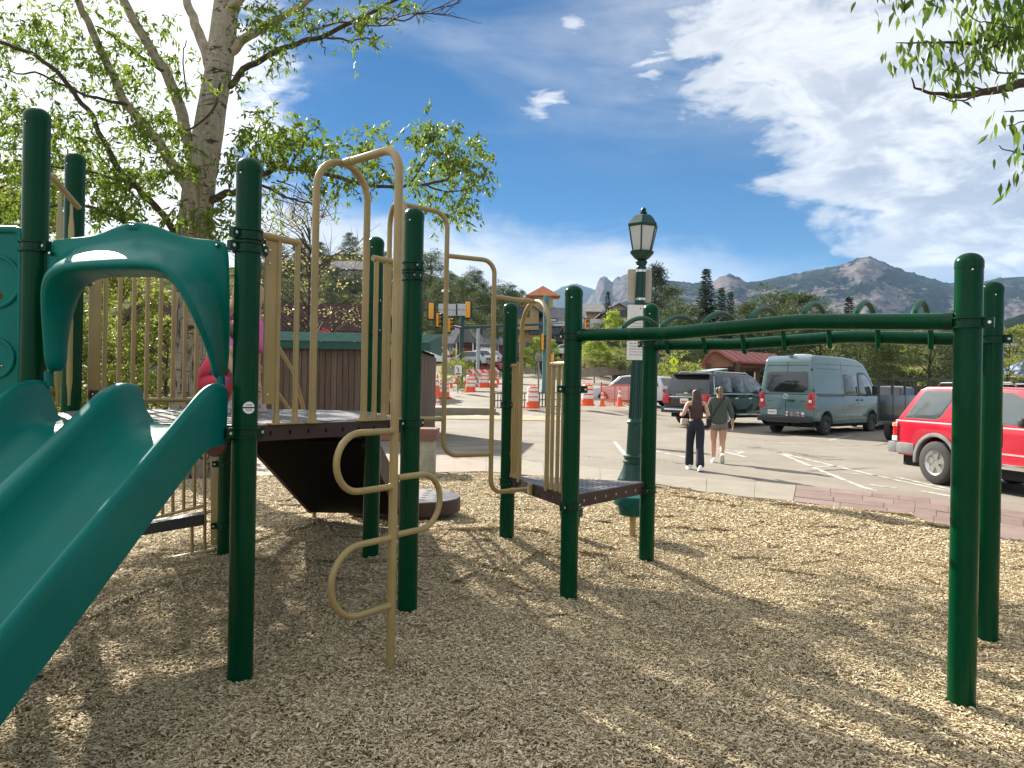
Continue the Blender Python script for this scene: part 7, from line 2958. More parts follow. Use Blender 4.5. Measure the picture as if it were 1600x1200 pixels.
def lamp_post(loc, label, tilt=0.0, group=None, scale=1.0):
    r = thing('street_lamp', label, 'street lamp', loc, 0, group)
    r.rotation_euler = (0, tilt, 0)
    mb = MB()
    mb.lathe([(.25, -.05), (.25, .03), (.235, .06), (.215, .10), (.17, .22), (.155, .30), (.172, .32), (.172, .345), (.150, .36), (.150, .39), (.165, .41), (.165, .43), (.122, .46),
              (.112, .95), (.128, .97), (.128, 1.0), (.105, 1.03), (.095, 1.06), (.072, 3.52), (.086, 3.54), (.086, 3.57), (.068, 3.60)], M_LGREEN, n=24)
    pole = mb.build('pole', r, angle=30)
    mb = MB()
    for k in range(12):                                  # fluting ribs
        a = 2 * math.pi * k / 12
        mb.tube([(math.cos(a) * .100, math.sin(a) * .100, 1.06), (math.cos(a) * .074, math.sin(a) * .074, 3.5)], [.010, .007], M_LGREEN, 5)
    mb.build('fluting', pole)
    mb = MB()
    mb.lathe([(.062, 3.58), (.085, 3.62), (.10, 3.66), (.075, 3.69), (.12, 3.72), (.19, 3.80), (.20, 3.83), (.17, 3.84)], M_LGREEN, n=18)
    lan = mb.build('lantern', r, angle=25)
    z0, z1, r0, r1 = 3.84, 4.235, .165, .245
    for k in range(6):
        a, b_ = math.pi / 3 * k + .26, math.pi / 3 * (k + 1) + .26
        A0, A1 = Vector((math.cos(a) * r0, math.sin(a) * r0, z0)), Vector((math.cos(a) * r1, math.sin(a) * r1, z1))
        B0, B1 = Vector((math.cos(b_) * r0, math.sin(b_) * r0, z0)), Vector((math.cos(b_) * r1, math.sin(b_) * r1, z1))
        mb = MB()
        mb.tube([A0, A1], .013, M_LGREEN, 6)
        mb.build('frame_bar', lan)
        mb = MB()
        n_ = (A0 + B0).normalized() * -.006
        n_.z = 0
        mb.ext([A0.lerp(B0, .04), B0.lerp(A0, .04), B1.lerp(A1, .04), A1.lerp(B1, .04)], n_, M_PANE)
        mb.build('glass_pane', lan, angle=0)
    mb = MB()
    mb.lathe([(.235, 4.225), (.268, 4.24), (.268, 4.275), (.245, 4.30), (.20, 4.37), (.135, 4.43), (.06, 4.455), (.035, 4.46)], M_LGREEN, n=6, rot=Matrix.Rotation(.26, 3, 'Z'))
    mb.lathe([(.03, 4.455), (.062, 4.475), (.062, 4.49), (.03, 4.505), (.045, 4.53), (.03, 4.56), (0, 4.57)], M_LGREEN, n=14)
    mb.build('lantern_roof', lan, angle=25)
    mb = MB()
    mb.lathe([(.05, 4.12), (.05, 4.20), (.03, 4.22)], M_WHITE, n=12)
    mb.build('lamp_socket', lan)
    r.scale = (scale,) * 3
    return r


LY = 12.3
lb = U(988, 752, LY)
lp = lamp_post((lb.x, LY, -.04), 'tall green street lamp with six sided lantern behind the overhead ladder', rad(1.35))
M_SIGNB = mat('beige_sign_back', (.40, .37, .30), .6, var=.06)
M_SIGNF = mat('pale_sign_face', (.60, .60, .60), .5, var=.05)
pm = U(999, 447, LY + .11)
mb = MB()
mb.ext([(pm.x - .20 + x, pm.y, pm.z - .275 + z) for x, z in rrect(0, 0, .405, .555, .035)], (0, .006, 0), M_SIGNB)
sb = mb.build('sign', None)
tag(sb, 'plain beige back of a sign strapped to the lamp post under the lantern', 'sign')
mb = MB()
for zz in (-.235, .235):
    c = U(1001, 447, LY)
    mb.lathe([(.080, pm.z + zz - .02), (.086, pm.z + zz - .02), (.086, pm.z + zz + .02), (.080, pm.z + zz + .02)], M_STEEL, (c.x - .0, LY, 0), 18)
mb.build('strap', sb)
pm = U(1000, 520, LY - .10)
mb = MB()
mb.ext([(pm.x - .21 + x, pm.y, pm.z - .45 + z) for x, z in rrect(0, 0, .41, .91, .012)], (0, .005, 0), M_SIGNF)
sf = mb.build('sign', None)
tag(sf, 'white notice with small grey lines of print on the lamp post', 'sign')
mb = MB()
gp = mat('grey_print', (.20, .20, .21), .7)
rp_ = mat('red_print', (.40, .08, .06), .7)
rs = random.Random(9)
for k in range(13):
    zz = pm.z + .20 - k * .047
    x = pm.x - .17
    while x < pm.x + .15:
        w = rs.uniform(.012, .05)
        mb.box((x + w / 2, pm.y - .0025, zz), (w, .002, .012), rp_ if k in (7,) else gp)
        x += w + .012
mb.box((pm.x, pm.y - .0025, pm.z + .40), (.02, .002, .02), M_BLACK)
mb.build('printed_lines', sf, kind='stuff')

# ---------------------------------------------------------------- planked shed
M_PLANK = mat('brown_plank', (.115, .075, .052), .85, var=.25, vscale=3, stretch=(6, 6, .6), bump=.4, bscale=30)
M_PLANK2 = mat('weathered_plank', (.140, .095, .068), .85, var=.25, vscale=3, stretch=(6, 6, .6), bump=.4, bscale=30)
M_ROOFG = mat('green_metal_roof', (.10, .205, .175), .38, metal=.35, var=.15, vscale=3)
M_FASC = mat('green_fascia', (.006, .075, .058), .5, var=.1)
sx1, sx0, sy0, sy1 = -2.50, -7.3, 20.0, 24.0
shed = thing('shed', 'brown planked shed with green metal roof behind the main deck', 'shed', ((sx0 + sx1) / 2, (sy0 + sy1) / 2, -.05), world=True)
rs = random.Random(2)
core = MB()
core.box(((sx0 + sx1) / 2, (sy0 + sy1) / 2, 1.2), (sx1 - sx0 - .06, sy1 - sy0 - .06, 2.5), M_DARK)
core.build('wall_core', shed)
n = 30
for k in range(n):
    w = (sx1 - sx0) / n
    mb = MB()
    mb.box((sx0 + w * (k + .5), sy0 + rs.uniform(-.006, .006), 1.2), (w - .014, .045, 2.5), rs.choice((M_PLANK, M_PLANK, M_PLANK2)))
    mb.build('plank', shed)
n = 25
for k in range(n):
    w = (sy1 - sy0) / n
    mb = MB()
    mb.box((sx1 + rs.uniform(-.005, .005), sy0 + w * (k + .5), 1.15), (.045, w - .014, 2.4), rs.choice((M_PLANK2, M_PLANK2, M_PLANK)))
    mb.build('plank', shed)
mb = MB()
mb.box(((sx0 + sx1) / 2 + .05, sy0 - .16, 2.50), (sx1 - sx0 + .5, .05, .20), M_FASC)
mb.build('fascia', shed)
mb = MB()
mb.ext([(sx1 + .14, sy0 - .18, 2.42), (sx1 + .14, sy1 + .15, 2.42), (sx1 + .14, sy1 + .15, 3.10), (sx1 + .14, sy0 - .18, 2.60)], (.05, 0, 0), M_FASC)
mb.build('fascia', shed)
for k in range(10):
    t0, t1 = k / 10, (k + 1) / 10
    y0, y1 = sy0 - .22 + 4.4 * t0, sy0 - .22 + 4.4 * t1 + .05
    z0, z1 = 2.63 + .49 * t0, 2.63 + .49 * t1
    mb = MB()
    mb.ext([(sx0 - .3, y0, z0 + .03), (sx0 - .3, y1, z1 + .0), (sx0 - .3, y1, z1 - .02), (sx0 - .3, y0, z0 - .02)], (sx1 - sx0 + .52, 0, 0), M_ROOFG)
    for j in range(26):
        x = sx0 - .25 + j * .2
        mb.ext([(x, y0, z0 + .036), (x, y1, z1 + .006), (x, y1, z1), (x, y0, z0 + .028)], (.02, 0, 0), M_ROOFG)
    mb.build('roof_course', shed, angle=20)

# stone pillar bench at the pavement edge
q = U(668, 738, 12.7)
bn = thing('bench', 'low bench end with pale stone block and red brown timber seat by the pavement', 'bench', (q.x, q.y, -.03), world=True)
for dx in (-.02, -1.4):
    mb = MB()
    mb.box((q.x + dx, q.y + .1, .26), (.26, .45, .60), mat('pale_stone', (.30, .275, .205), .9, var=.25, vscale=7, bump=.8, bscale=25))
    mb.build('stone_block', bn, bevel=.015)
for k in range(3):
    mb = MB()
    mb.box((q.x - .70, q.y - .08 + k * .18, .66), (1.72, .165, .20), mat('red_brown_timber', (.17, .075, .055), .7, var=.25, vscale=5, stretch=(.6, 6, 6)))
    mb.build('seat_board', bn, bevel=.008)

# ---------------------------------------------------------------- buildings
M_WALLB = mat('brown_wall', (.12, .065, .048), .85, var=.15)
M_ROOFB = mat('brown_shingle', (.034, .022, .021), .9, spec=.0, var=.25, vscale=1.5, bump=.5, bscale=12)
M_ROOFY = mat('grey_shingle', (.155, .155, .16), .9, spec=.08, var=.2, vscale=1.0, bump=.5, bscale=8)
M_TANW = mat('tan_wall', (.42, .285, .125), .85, var=.12, vscale=.8)
M_REDW = mat('barn_red_wall', (.20, .040, .035), .85, var=.15, vscale=1)
M_WIN = mat('window_glass', (.025, .03, .035), .08, spec=.8)
M_WTRIM = mat('white_window_trim', (.72, .72, .70), .6)
M_BTIM = mat('dark_timber', (.075, .042, .028), .8, var=.2)
M_ORAN = mat('terracotta_roof', (.46, .165, .075), .85, var=.18, vscale=1.2, bump=.4, bscale=6)
M_REDR = mat('red_metal_roof', (.30, .085, .065), .45, var=.12, vscale=1.5)
M_STONE = mat('tan_stone', (.33, .27, .20), .9, var=.3, vscale=2.5, bump=.8, bscale=9)


def gable(parent, x0, x1, y0, y1, z0, ze, zr, wall, roof, axis='x', over=.5, name='wall'):
    """Block with a gable roof; ridge along x or y."""
    mb_ = MB()
    if axis == 'x':
        ym = (y0 + y1) / 2
        mb_.ext([(x0, y0, z0), (x0, y1, z0), (x0, y1, ze), (x0, ym, zr - .05), (x0, y0, ze)], (x1 - x0, 0, 0), wall)
        w = mb_.build(name, parent, angle=0)
        k = (zr - ze) / (ym - y0)
        for s in (-1, 1):
            ye = y0 - over if s < 0 else y1 + over
            zz = ze - over * k
            m2 = MB()
            m2.ext([(x0 - over, ye, zz), (x0 - over, ym + .02 * s * -1, zr), (x0 - over, ym + .02 * s * -1, zr + .16), (x0 - over, ye, zz + .16)], (x1 - x0 + 2 * over, 0, 0), roof)
            m2.build('roof', parent, angle=0)
    else:
        xm = (x0 + x1) / 2
        mb_.ext([(x0, y0, z0), (x1, y0, z0), (x1, y0, ze), (xm, y0, zr - .05), (x0, y0, ze)], (0, y1 - y0, 0), wall)
        w = mb_.build(name, parent, angle=0)
        k = (zr - ze) / (xm - x0)
        for s in (-1, 1):
            xe = x0 - over if s < 0 else x1 + over
            zz = ze - over * k
            m2 = MB()
            m2.ext([(xe, y0 - over, zz), (xm + .02 * s * -1, y0 - over, zr), (xm + .02 * s * -1, y0 - over, zr + .16), (xe, y0 - over, zz + .16)], (0, y1 - y0 + 2 * over, 0), roof)
            m2.build('roof', parent, angle=0)
    return w


def window(parent, x, z, w, h, y, trim=None, bars=True):
    """A window on a wall that faces -y."""
    t = trim or M_WTRIM
    mb_ = MB()
    mb_.box((x, y - .03, z + h / 2 + .04), (w + .16, .08, .08), t)
    mb_.box((x, y - .03, z - h / 2 - .04), (w + .16, .08, .08), t)
    mb_.box((x - w / 2 - .04, y - .03, z), (.08, .08, h), t)
    mb_.box((x + w / 2 + .04, y - .03, z), (.08, .08, h), t)
    if bars:
        mb_.box((x, y - .03, z), (.05, .06, h), t)
    f = mb_.build('window', parent, angle=0)
    m2 = MB()
    m2.box((x, y - .012, z), (w, .03, h), M_WIN)
    m2.build('pane', f, angle=0)
    return f


def at(px, py, Y):
    p = U(px, py, Y)
    return p.x, p.z


# long low brown building
Y = 40
x0, x1 = at(170, 520, Y)[0], at(562, 520, Y)[0]
ze, zr = at(500, 516, Y)[1], at(500, 478, Y + 5)[1]
b = thing('building', 'long low building with brown shingle roof behind the planked shed', 'building', ((x0 + x1) / 2, Y + 5, .3), world=True)
gable(b, x0, x1, Y, Y + 10, 0, ze, zr, M_WALLB, M_ROOFB, 'x', .6)
mb = MB()
mb.box(((x0 + x1) / 2, Y - .58, ze - .22), (x1 - x0 + 1.2, .08, .25), M_BTIM)
mb.build('fascia', b)
for px in (250, 330, 430, 470, 530):
    xx = at(px, 520, Y)[0]
    window(b, xx, 2.2, 1.4, 1.3, Y, M_BTIM)
q = U(508, 523, 37)
rsn = thing('round_sign', 'small round red sign in front of the long brown building', 'sign', (q.x, q.y, H(q.x, q.y)), world=True)
mb = MB()
mb.lathe([(.0, -.02), (.30, -.015), (.30, .015), (0, .02)], mat('sign_red', (.55, .03, .04), .5), q, 20, Matrix.Rotation(rad(90), 3, 'X'))
mb.build('disc', rsn)
mb = MB()
mb.tube([(q.x, q.y + .05, H(q.x, q.y)), (q.x, q.y + .05, q.z + .2)], .035, M_TRIM, 8)
mb.build('pole', rsn)

# house up on the hillside
Y = 165
x0, zb = at(518, 440, Y)
x1, zt = at(566, 420, Y)
b = thing('house', 'grey house half hidden among trees high on the grassy hillside', 'house', ((x0 + x1) / 2, Y + 4, zb - 3), world=True)
gable(b, x0, x1, Y, Y + 8, zb - 14, zt, zt + 2.2, mat('grey_house_wall', (.15, .145, .13), .85), M_ROOFY, 'x', .6)
for k in range(4):
    window(b, x0 + 1.1 + k * 1.5, zt - 1.3, .8, 1.3, Y)
mb = MB()
mb.box(((x0 + x1) / 2, Y - .8, zb - .2), (x1 - x0 + .5, 1.6, .25), M_TRIM)
for k in range(6):
    mb.box((x0 + (x1 - x0) * k / 5, Y - 1.5, zb + .35), (.12, .12, 1.0), M_TRIM)
mb.build('balcony', b)

# red house with white windows
Y = 108
x0, z0 = at(694, 562, Y)
x1, ze = at(786, 536, Y)
b = thing('house', 'dark red house with a row of white framed windows and grey roof', 'house', ((x0 + x1) / 2, Y + 4, z0 - 1), world=True)
gable(b, x0, x1, Y, Y + 9, z0 - 2, ze, ze + 2.6, M_REDW, M_ROOFY, 'x', .7)
for px in (748, 757, 765, 775):
    window(b, at(px, 540, Y)[0], ze - .95, .65, 1.05, Y)
window(b, at(703, 540, Y)[0], ze - .9, .9, 1.0, Y)
mb = MB()
xx = at(727, 540, Y)[0]
mb.ext([(xx - 1.5, Y - 1.6, ze - .1), (xx + 1.5, Y - 1.6, ze - .1), (xx, Y - 1.6, ze + 2.9)], (0, 3.5, 0), M_ROOFY)
mb.build('porch_roof', b, angle=0)
for s in (-1.2, 1.2):
    mb = MB()
    mb.box((xx + s, Y - 1.3, (z0 + ze) / 2 - .4), (.18, .18, ze - z0 + .8), M_WTRIM)
    mb.build('porch_post', b)
mb = MB()
mb.box((at(763, 549, Y)[0], Y - 2.5, at(763, 549, Y)[1]), (2.1, .06, .85), M_WTRIM)
for s in (-.95, .95):
    mb.tube([(at(763, 549, Y)[0] + s, Y - 2.45, z0 - 1.5), (at(763, 549, Y)[0] + s, Y - 2.45, at(763, 549, Y)[1] + .4)], .06, M_WTRIM, 6)
tag(mb.build('sign', None), 'white banner sign on posts in front of the dark red house', 'sign')

# tan lodge with several gables and an orange tower roof
Y = 118
b = thing('lodge', 'large tan lodge with grey gables and orange tower roof beyond the crossing', 'building', (*U(850, 560, Y + 6).xy, 6), world=True)
x0, zb = at(792, 568, Y)
x1, ze = at(912, 508, Y)
gable(b, x0, x1, Y, Y + 14, zb - 3, ze, at(850, 482, Y + 7)[1], M_TANW, M_ROOFY, 'x', .8)
xa, za = at(800, 485, Y - 1)
xb, zz = at(842, 485, Y - 1)
gable(b, xa, xb, Y - 1.2, Y + 8, ze - 1.0, za, at(820, 470, Y - 1)[1], M_TANW, M_ROOFY, 'y', .8)
xa, za = at(880, 512, Y - 2)
xb, zz = at(912, 512, Y - 2)
gable(b, xa, xb, Y - 2.2, Y + 6, zb - 3, za, at(896, 492, Y - 2)[1], M_TANW, M_ROOFY, 'y', .8)
xa, za = at(830, 462, Y + 8)
xb, zt = at(868, 449, Y + 8)
mb = MB()
mb.box(((xa + xb) / 2, Y + 10, za - 1.5), (xb - xa - .8, 4, 3.6), M_TANW)
mb.build('tower', b, angle=0)
mb = MB()
xm = (xa + xb) / 2
mb.add([(xa - .9, Y + 7.4, za), (xb + .9, Y + 7.4, za), (xb + .9, Y + 12.6, za), (xa - .9, Y + 12.6, za), (xm, Y + 10, zt + .5)],
       [(0, 1, 4), (1, 2, 4), (2, 3, 4), (3, 0, 4), (3, 2, 1, 0)], M_ORAN)
mb.build('tower_roof', b, angle=0)
for px, py, w, h, yy in ((815, 489, .9, 1.6, Y - 1.2), (824, 489, .6, 1.2, Y - 1.2), (834, 515, 1.3, 1.5, Y), (846, 515, 1.0, 1.5, Y), (866, 522, 1.7, 2.0, Y), (889, 525, 1.2, 1.6, Y - 2.2), (900, 525, 1.2, 1.6, Y - 2.2),
                         (805, 515, 1.2, 1.6, Y), (810, 545, 1.4, 1.8, Y), (830, 545, 1.4, 1.8, Y), (875, 548, 2.2, 2.0, Y), (895, 550, 1.6, 1.8, Y - 2.2)):
    xx, zz = at(px, py, yy)
    window(b, xx, zz, w, h, yy, M_BTIM)
mb = MB()
xa, za = at(850, 533, Y - .8)
xb, _ = at(908, 533, Y - .8)
mb.box(((xa + xb) / 2, Y - 1.0, za), (xb - xa, 2.0, .35), M_BTIM)
for k in range(9):
    mb.box((xa + (xb - xa) * k / 8, Y - 1.9, za + .6), (.12, .12, 1.0), M_BTIM)
mb.box(((xa + xb) / 2, Y - 1.9, za + 1.1), (xb - xa, .12, .12), M_BTIM)
mb.build('balcony', b)

# grey roofed buildings right of the front post
Y = 112
b = thing('building', 'tan gabled building with wide grey roofs left of the lamp post', 'building', (*U(945, 540, Y + 5).xy, 6), world=True)
xa, zb = at(914, 560, Y)
xb, ze = at(1004, 520, Y)
gable(b, xa, xb, Y, Y + 10, zb - 3, ze, at(950, 500, Y + 5)[1], mat('dark_brown_wall', (.085, .060, .045), .85, var=.15), M_ROOFY, 'x', .8)
xa, za = at(944, 488, Y + 10)
xb, zz = at(986, 488, Y + 10)
gable(b, xa, xb, Y + 9, Y + 20, zb, za, at(965, 475, Y + 9)[1], mat('pale_tan_wall', (.42, .33, .21), .85, var=.1), M_ROOFY, 'y', .9)
gable(b, at(915, 490, Y + 22)[0], at(960, 490, Y + 22)[0], Y + 21, Y + 30, zb, at(930, 487, Y + 22)[1], at(930, 475, Y + 24)[1], M_TANW, M_ROOFY, 'x', .9)
for px in (925, 940, 962, 978, 992):
    xx, zz = at(px, 535, Y)
    window(b, xx, zz, 1.6, 1.6, Y, M_BTIM)
for px in (955, 965, 975):
    xx, zz = at(px, 490, Y + 9)
    window(b, xx, zz, .9, 1.0, Y + 9, M_BTIM)
# red walled building with red roof right of the second ladder post
Y = 78
b = thing('building', 'building with dark red walls and roof behind the second ladder post', 'building', (*U(1055, 560, Y + 5).xy, 1.0), world=True)
xa, zb = at(1018, 580, Y)
xb, ze = at(1086, 552, Y)
gable(b, xa, xb, Y, Y + 9, 0, ze, at(1050, 528, Y + 4)[1], M_REDW, mat('dull_red_roof', (.25, .085, .07), .8, var=.15), 'x', .7)
gable(b, at(1035, 510, Y + 14)[0], at(1095, 510, Y + 14)[0], Y + 14, Y + 22, 0, at(1060, 512, Y + 14)[1], at(1060, 494, Y + 18)[1], M_REDW, M_ROOFY, 'x', .8)
for px in (1030, 1046, 1062, 1076):
    xx, zz = at(px, 566, Y)
    window(b, xx, zz, 1.2, 1.2, Y)
# picnic shelter
Y = 38
b = thing('picnic_shelter', 'open timber shelter with red metal gable roof and stone posts left of the van', 'shelter', (*U(1150, 600, Y + 2).xy, 0), world=True)
pk, le, re_ = U(1120, 546, Y), U(1096, 567, Y), U(1148, 563, Y)
back = Vector((4.2, 3.6, 0))
prof = []
for t in np.linspace(0, 1, 6):                           # gently curved left slope
    p = pk.lerp(le, t)
    prof.append(p + Vector((0, 0, -.22 * math.sin(math.pi * t) * -1)))
mb = MB()
mb.ext(prof + [p + Vector((0, 0, -.10)) for p in prof[::-1]], back, M_REDR)
mb.build('roof', b, angle=30)
mb = MB()
mb.ext([pk, re_, re_ + Vector((0, 0, -.10)), pk + Vector((0, 0, -.10))], back, M_REDR)
mb.build('roof', b, angle=30)
for k in range(9):
    mb = MB()
    o_ = back * (k / 8.0)
    mb.ext([pk + o_ + Vector((0, 0, .035)), re_ + o_ + Vector((0, 0, .035)), re_ + o_ + Vector((0, 0, -.0)), pk + o_], (.05, .04, 0), M_REDR)
    mb.build('roof_seam', b, angle=0)
mb = MB()
inset = Vector((.05, .25, -.14))
P = [p + inset for p in prof]
mb.ext([pk + inset, *P[1:], le + inset + Vector((.1, 0, -.15)), re_ + inset + Vector((-.1, 0, -.15)), re_ + inset], Vector((.03, .06, 0)), mat('warm_timber', (.22, .10, .05), .7, var=.2))
mb.build('gable_boards', b, angle=0)
for t in (0.0, 1.0):
    for p in (le, re_):
        q = p.lerp(pk, .12) + back * (.08 + .84 * t)
        mb = MB()
        mb.box((q.x, q.y, .45), (.55, .55, 1.4), M_STONE)
        mb.build('stone_post', b, bevel=.02)
        mb = MB()
        mb.box((q.x, q.y, (1.15 + q.z - .1) / 2), (.24, .24, q.z - 1.25), M_BTIM)
        mb.build('timber_post', b)
mb = MB()
mb.ext([re_ + Vector((-.3, .3, -.28)), re_ + Vector((-.12, .3, -.28)), re_ + Vector((-.12, .3, -.10)), re_ + Vector((-.3, .3, -.10))], back, M_BTIM)
mb.ext([le + Vector((.3, .3, -.28)), le + Vector((.12, .3, -.28)), le + Vector((.12, .3, -.10)), le + Vector((.3, .3, -.10))], back, M_BTIM)
mb.build('eave_beam', b)
# dark roofed building at the right edge
Y = 75
b = thing('building', 'dark flat fronted building at the right edge behind the leafy trees', 'building', (*U(1640, 560, Y + 5).xy, 1), world=True)
gable(b, at(1575, 560, Y)[0], at(1740, 560, Y)[0], Y, Y + 12, 0, at(1640, 540, Y)[1], at(1640, 518, Y + 6)[1], mat('charcoal_wall', (.05, .048, .045), .85, var=.15), M_ROOFY, 'x', .8)
for px in (1600, 1640, 1680):
    xx, zz = at(px, 562, Y)
    window(b, xx, zz, 2.0, 1.5, Y, M_BTIM)

# ---------------------------------------------------------------- traffic signals at the crossing
M_SIGY = mat('signal_yellow', (.72, .33, .015), .45)
M_DGREEN = mat('dark_green_mast', (.010, .050, .042), .4)
M_TEALP = mat('teal_mast', (.05, .16, .155), .45)
M_SIGNG = mat('grey_sign_back', (.42, .43, .43), .5, var=.06)
YS = 54


def pz(px, py, Y=YS):
    p = U(px, py, Y)
    return p


def signal(px, py, Y, label, hgt=1.15, yaw=0.0, lit=None, face=False):
    p = pz(px, py, Y)
    r = thing('traffic_signal', label, 'traffic light', p, rad(yaw), 'traffic signals at the crossing')
    mb_ = MB()
    mb_.box((0, .02, 0), (.62 if not face else .50, .04, hgt + .22), M_BTRIM)
    mb_.build('backplate', r, bevel=.01)
    mb_ = MB()
    mb_.box((0, -.09 if not face else -.06, 0), (.36, .20, hgt), M_SIGY)
    h_ = mb_.build('housing', r, bevel=.03)
    if face:
        for k, c in enumerate(((.42, .05, .02), (.40, .20, .02), (.02, .10, .05))):
            mb2 = MB()
            zz = hgt / 2 - hgt * (k + .5) / 3
            mb2.lathe([(.0, 0), (.12, .0), (.12, .012), (0, .02)], mat('lens_%d' % k, c, .3), (0, -.165, zz), 14, Matrix.Rotation(rad(90), 3, 'X'))
            mb2.build('lens', h_)
            mb2 = MB()
            pts = [(math.cos(a) * .15, -.17, zz + math.sin(a) * .15) for a in np.linspace(0, math.pi, 9)]
            mb2.ext(pts + [(x * .88, y, zz + (z - zz) * .88) for x, y, z in pts[::-1]], (0, -.20, 0), M_BTRIM)
            mb2.build('visor', h_, angle=40)
    return r


def mast(pxb, pyb, pxt, pyt, Y, r_, m, label, arms=()):
    a, b_ = pz(pxb, pyb, Y), pz(pxt, pyt, Y)
    g_ = thing('signal_mast', label, 'traffic light mast', (a.x, a.y, H(a.x, a.y) - .1), world=True)
    mb_ = MB()
    mb_.tube([(a.x, a.y, H(a.x, a.y) - .2), (a.x, a.y, H(a.x, a.y) + .3), (a.x, a.y, b_.z)], [r_ * 1.5, r_ * 1.1, r_], m, 12)
    mb_.build('pole', g_)
    for (p0, p1, ra) in arms:
        mb_ = MB()
        mb_.tube([pz(*p0, Y), pz(*p1, Y)], [ra, ra * .7], m, 10)
        mb_.build('mast_arm', g_)
    return g_


mast(720, 600, 720, 488, YS, .16, M_DGREEN, 'dark green signal mast with long arms behind the tan stepping bar',
     [((720, 512), (860, 506), .13), ((720, 486), (640, 480), .06), ((720, 486), (762, 477), .06)])
mast(746, 600, 746, 512, YS + 5, .13, mat('grey_mast', (.30, .34, .34), .5), 'grey pole standing just right of the dark green signal mast')
mast(851, 608, 849, 462, 46, .16, M_TEALP, 'tall teal signal pole seen through the tan entry arch', [((849, 505), (880, 505), .05)])
signal(674, 486, YS - .3, 'yellow signal seen from behind left of the grey sign panels', 1.15)
signal(731 + 0, 484, YS - .3, 'yellow signal seen from behind right of the grey sign panels', 1.15)
for px, w, lab in ((700, 1.38, 'left one of the two grey sign backs hung on the signal bar'), (720, .72, 'right one of the two grey sign backs hung on the signal bar')):
    p = pz(px, 484, YS - .5)
    mb = MB()
    mb.box((0, 0, 0), (w, .04, .85), M_SIGNG)
    mb.box((0, -.03, 0), (w, .03, .05), M_TRIM)
    o = tag(mb.build('sign', None, bevel=.006), lab, 'sign', 'grey sign backs on the signal bar')
    o.location = p
signal(684, 500, YS - 2, 'yellow signal facing aside left of the tan stepping bar', .95, 55, face=True)
signal(702, 508, YS - 2, 'yellow signal facing aside right of the tan stepping bar', .95, 60, face=True)
signal(917, 510, 62, 'signal with orange housing facing us beside the front post', 1.15, 0, face=True)
p = pz(846, 536, 46)
sg = signal(846, 534, 45.7, 'black signal seen from the side on the teal pole', 1.0, 80, face=True)
p = pz(712, 509, YS - .4)
mb = MB()
mb.box((0, 0, 0), (1.3, .05, .30), mat('dark_street_sign', (.03, .035, .05), .5), Matrix.Rotation(rad(12), 3, 'Y'))
mb.box((-.05, -.03, .02), (.9, .01, .07), M_WTRIM, Matrix.Rotation(rad(12), 3, 'Y'))
o = tag(mb.build('street_sign', None), 'dark street name sign tilted on the green signal mast', 'street sign')
o.location = p
p = pz(862, 500, 45.8)
mb = MB()
mb.box((0, 0, 0), (.75, .04, .22), MATS['dark_street_sign'])
mb.box((0, -.03, 0), (.55, .01, .06), M_WTRIM)
o = tag(mb.build('street_sign', None), 'small dark street name sign beside the teal signal pole', 'street sign')
o.location = p
for px, m_, lab in ((842, M_TRIM, 'grey control box on a stand left of the teal pole'), (862, M_SIGY, 'yellow push button box right of the teal pole')):
    p = pz(px, 559, 44)
    bx = thing('control_box', lab, 'control box', (p.x, p.y, H(p.x, p.y)), world=True)
    mb = MB()
    mb.box(p, (.36 if px < 850 else .25, .25, .40), m_)
    mb.build('cabinet', bx, bevel=.02)
    mb = MB()
    mb.tube([(p.x, p.y, H(p.x, p.y)), (p.x, p.y, p.z - .2)], .05, M_TRIM, 8)
    mb.build('stand', bx)
# parking lot lamp up by the signals
p = pz(696, 456, 75)
ll = thing('street_lamp', 'pale pole lamp rising behind the grey sign panels', 'street lamp', (p.x, p.y, H(p.x, p.y)), world=True)
mb = MB()
mb.tube([(p.x, p.y, H(p.x, p.y)), (p.x, p.y, p.z)], .09, M_SIGNG, 8)
mb.build('pole', ll)
mb = MB()
mb.lathe([(.1, -.1), (.40, 0), (.42, .12), (.2, .22), (0, .24)], M_WHITE, p, 14)
mb.build('lamp_head', ll)
lq = U(1573, 610, 48)
lamp_post((lq.x, lq.y, H(lq.x, lq.y)), 'small distant lamp post between the right posts and the frame edge', 0, None, .62)

# ---------------------------------------------------------------- road works
M_CONE = mat('cone_orange', (.80, .10, .025), .5)
M_REFL = mat('reflective_white', (.75, .74, .70), .4)


def grounded(px, py, Yguess):
    """Place on the ground: keep the column, use depth Yguess."""
    p = U(px, py, Yguess)
    return Vector((p.x, p.y, p.z))


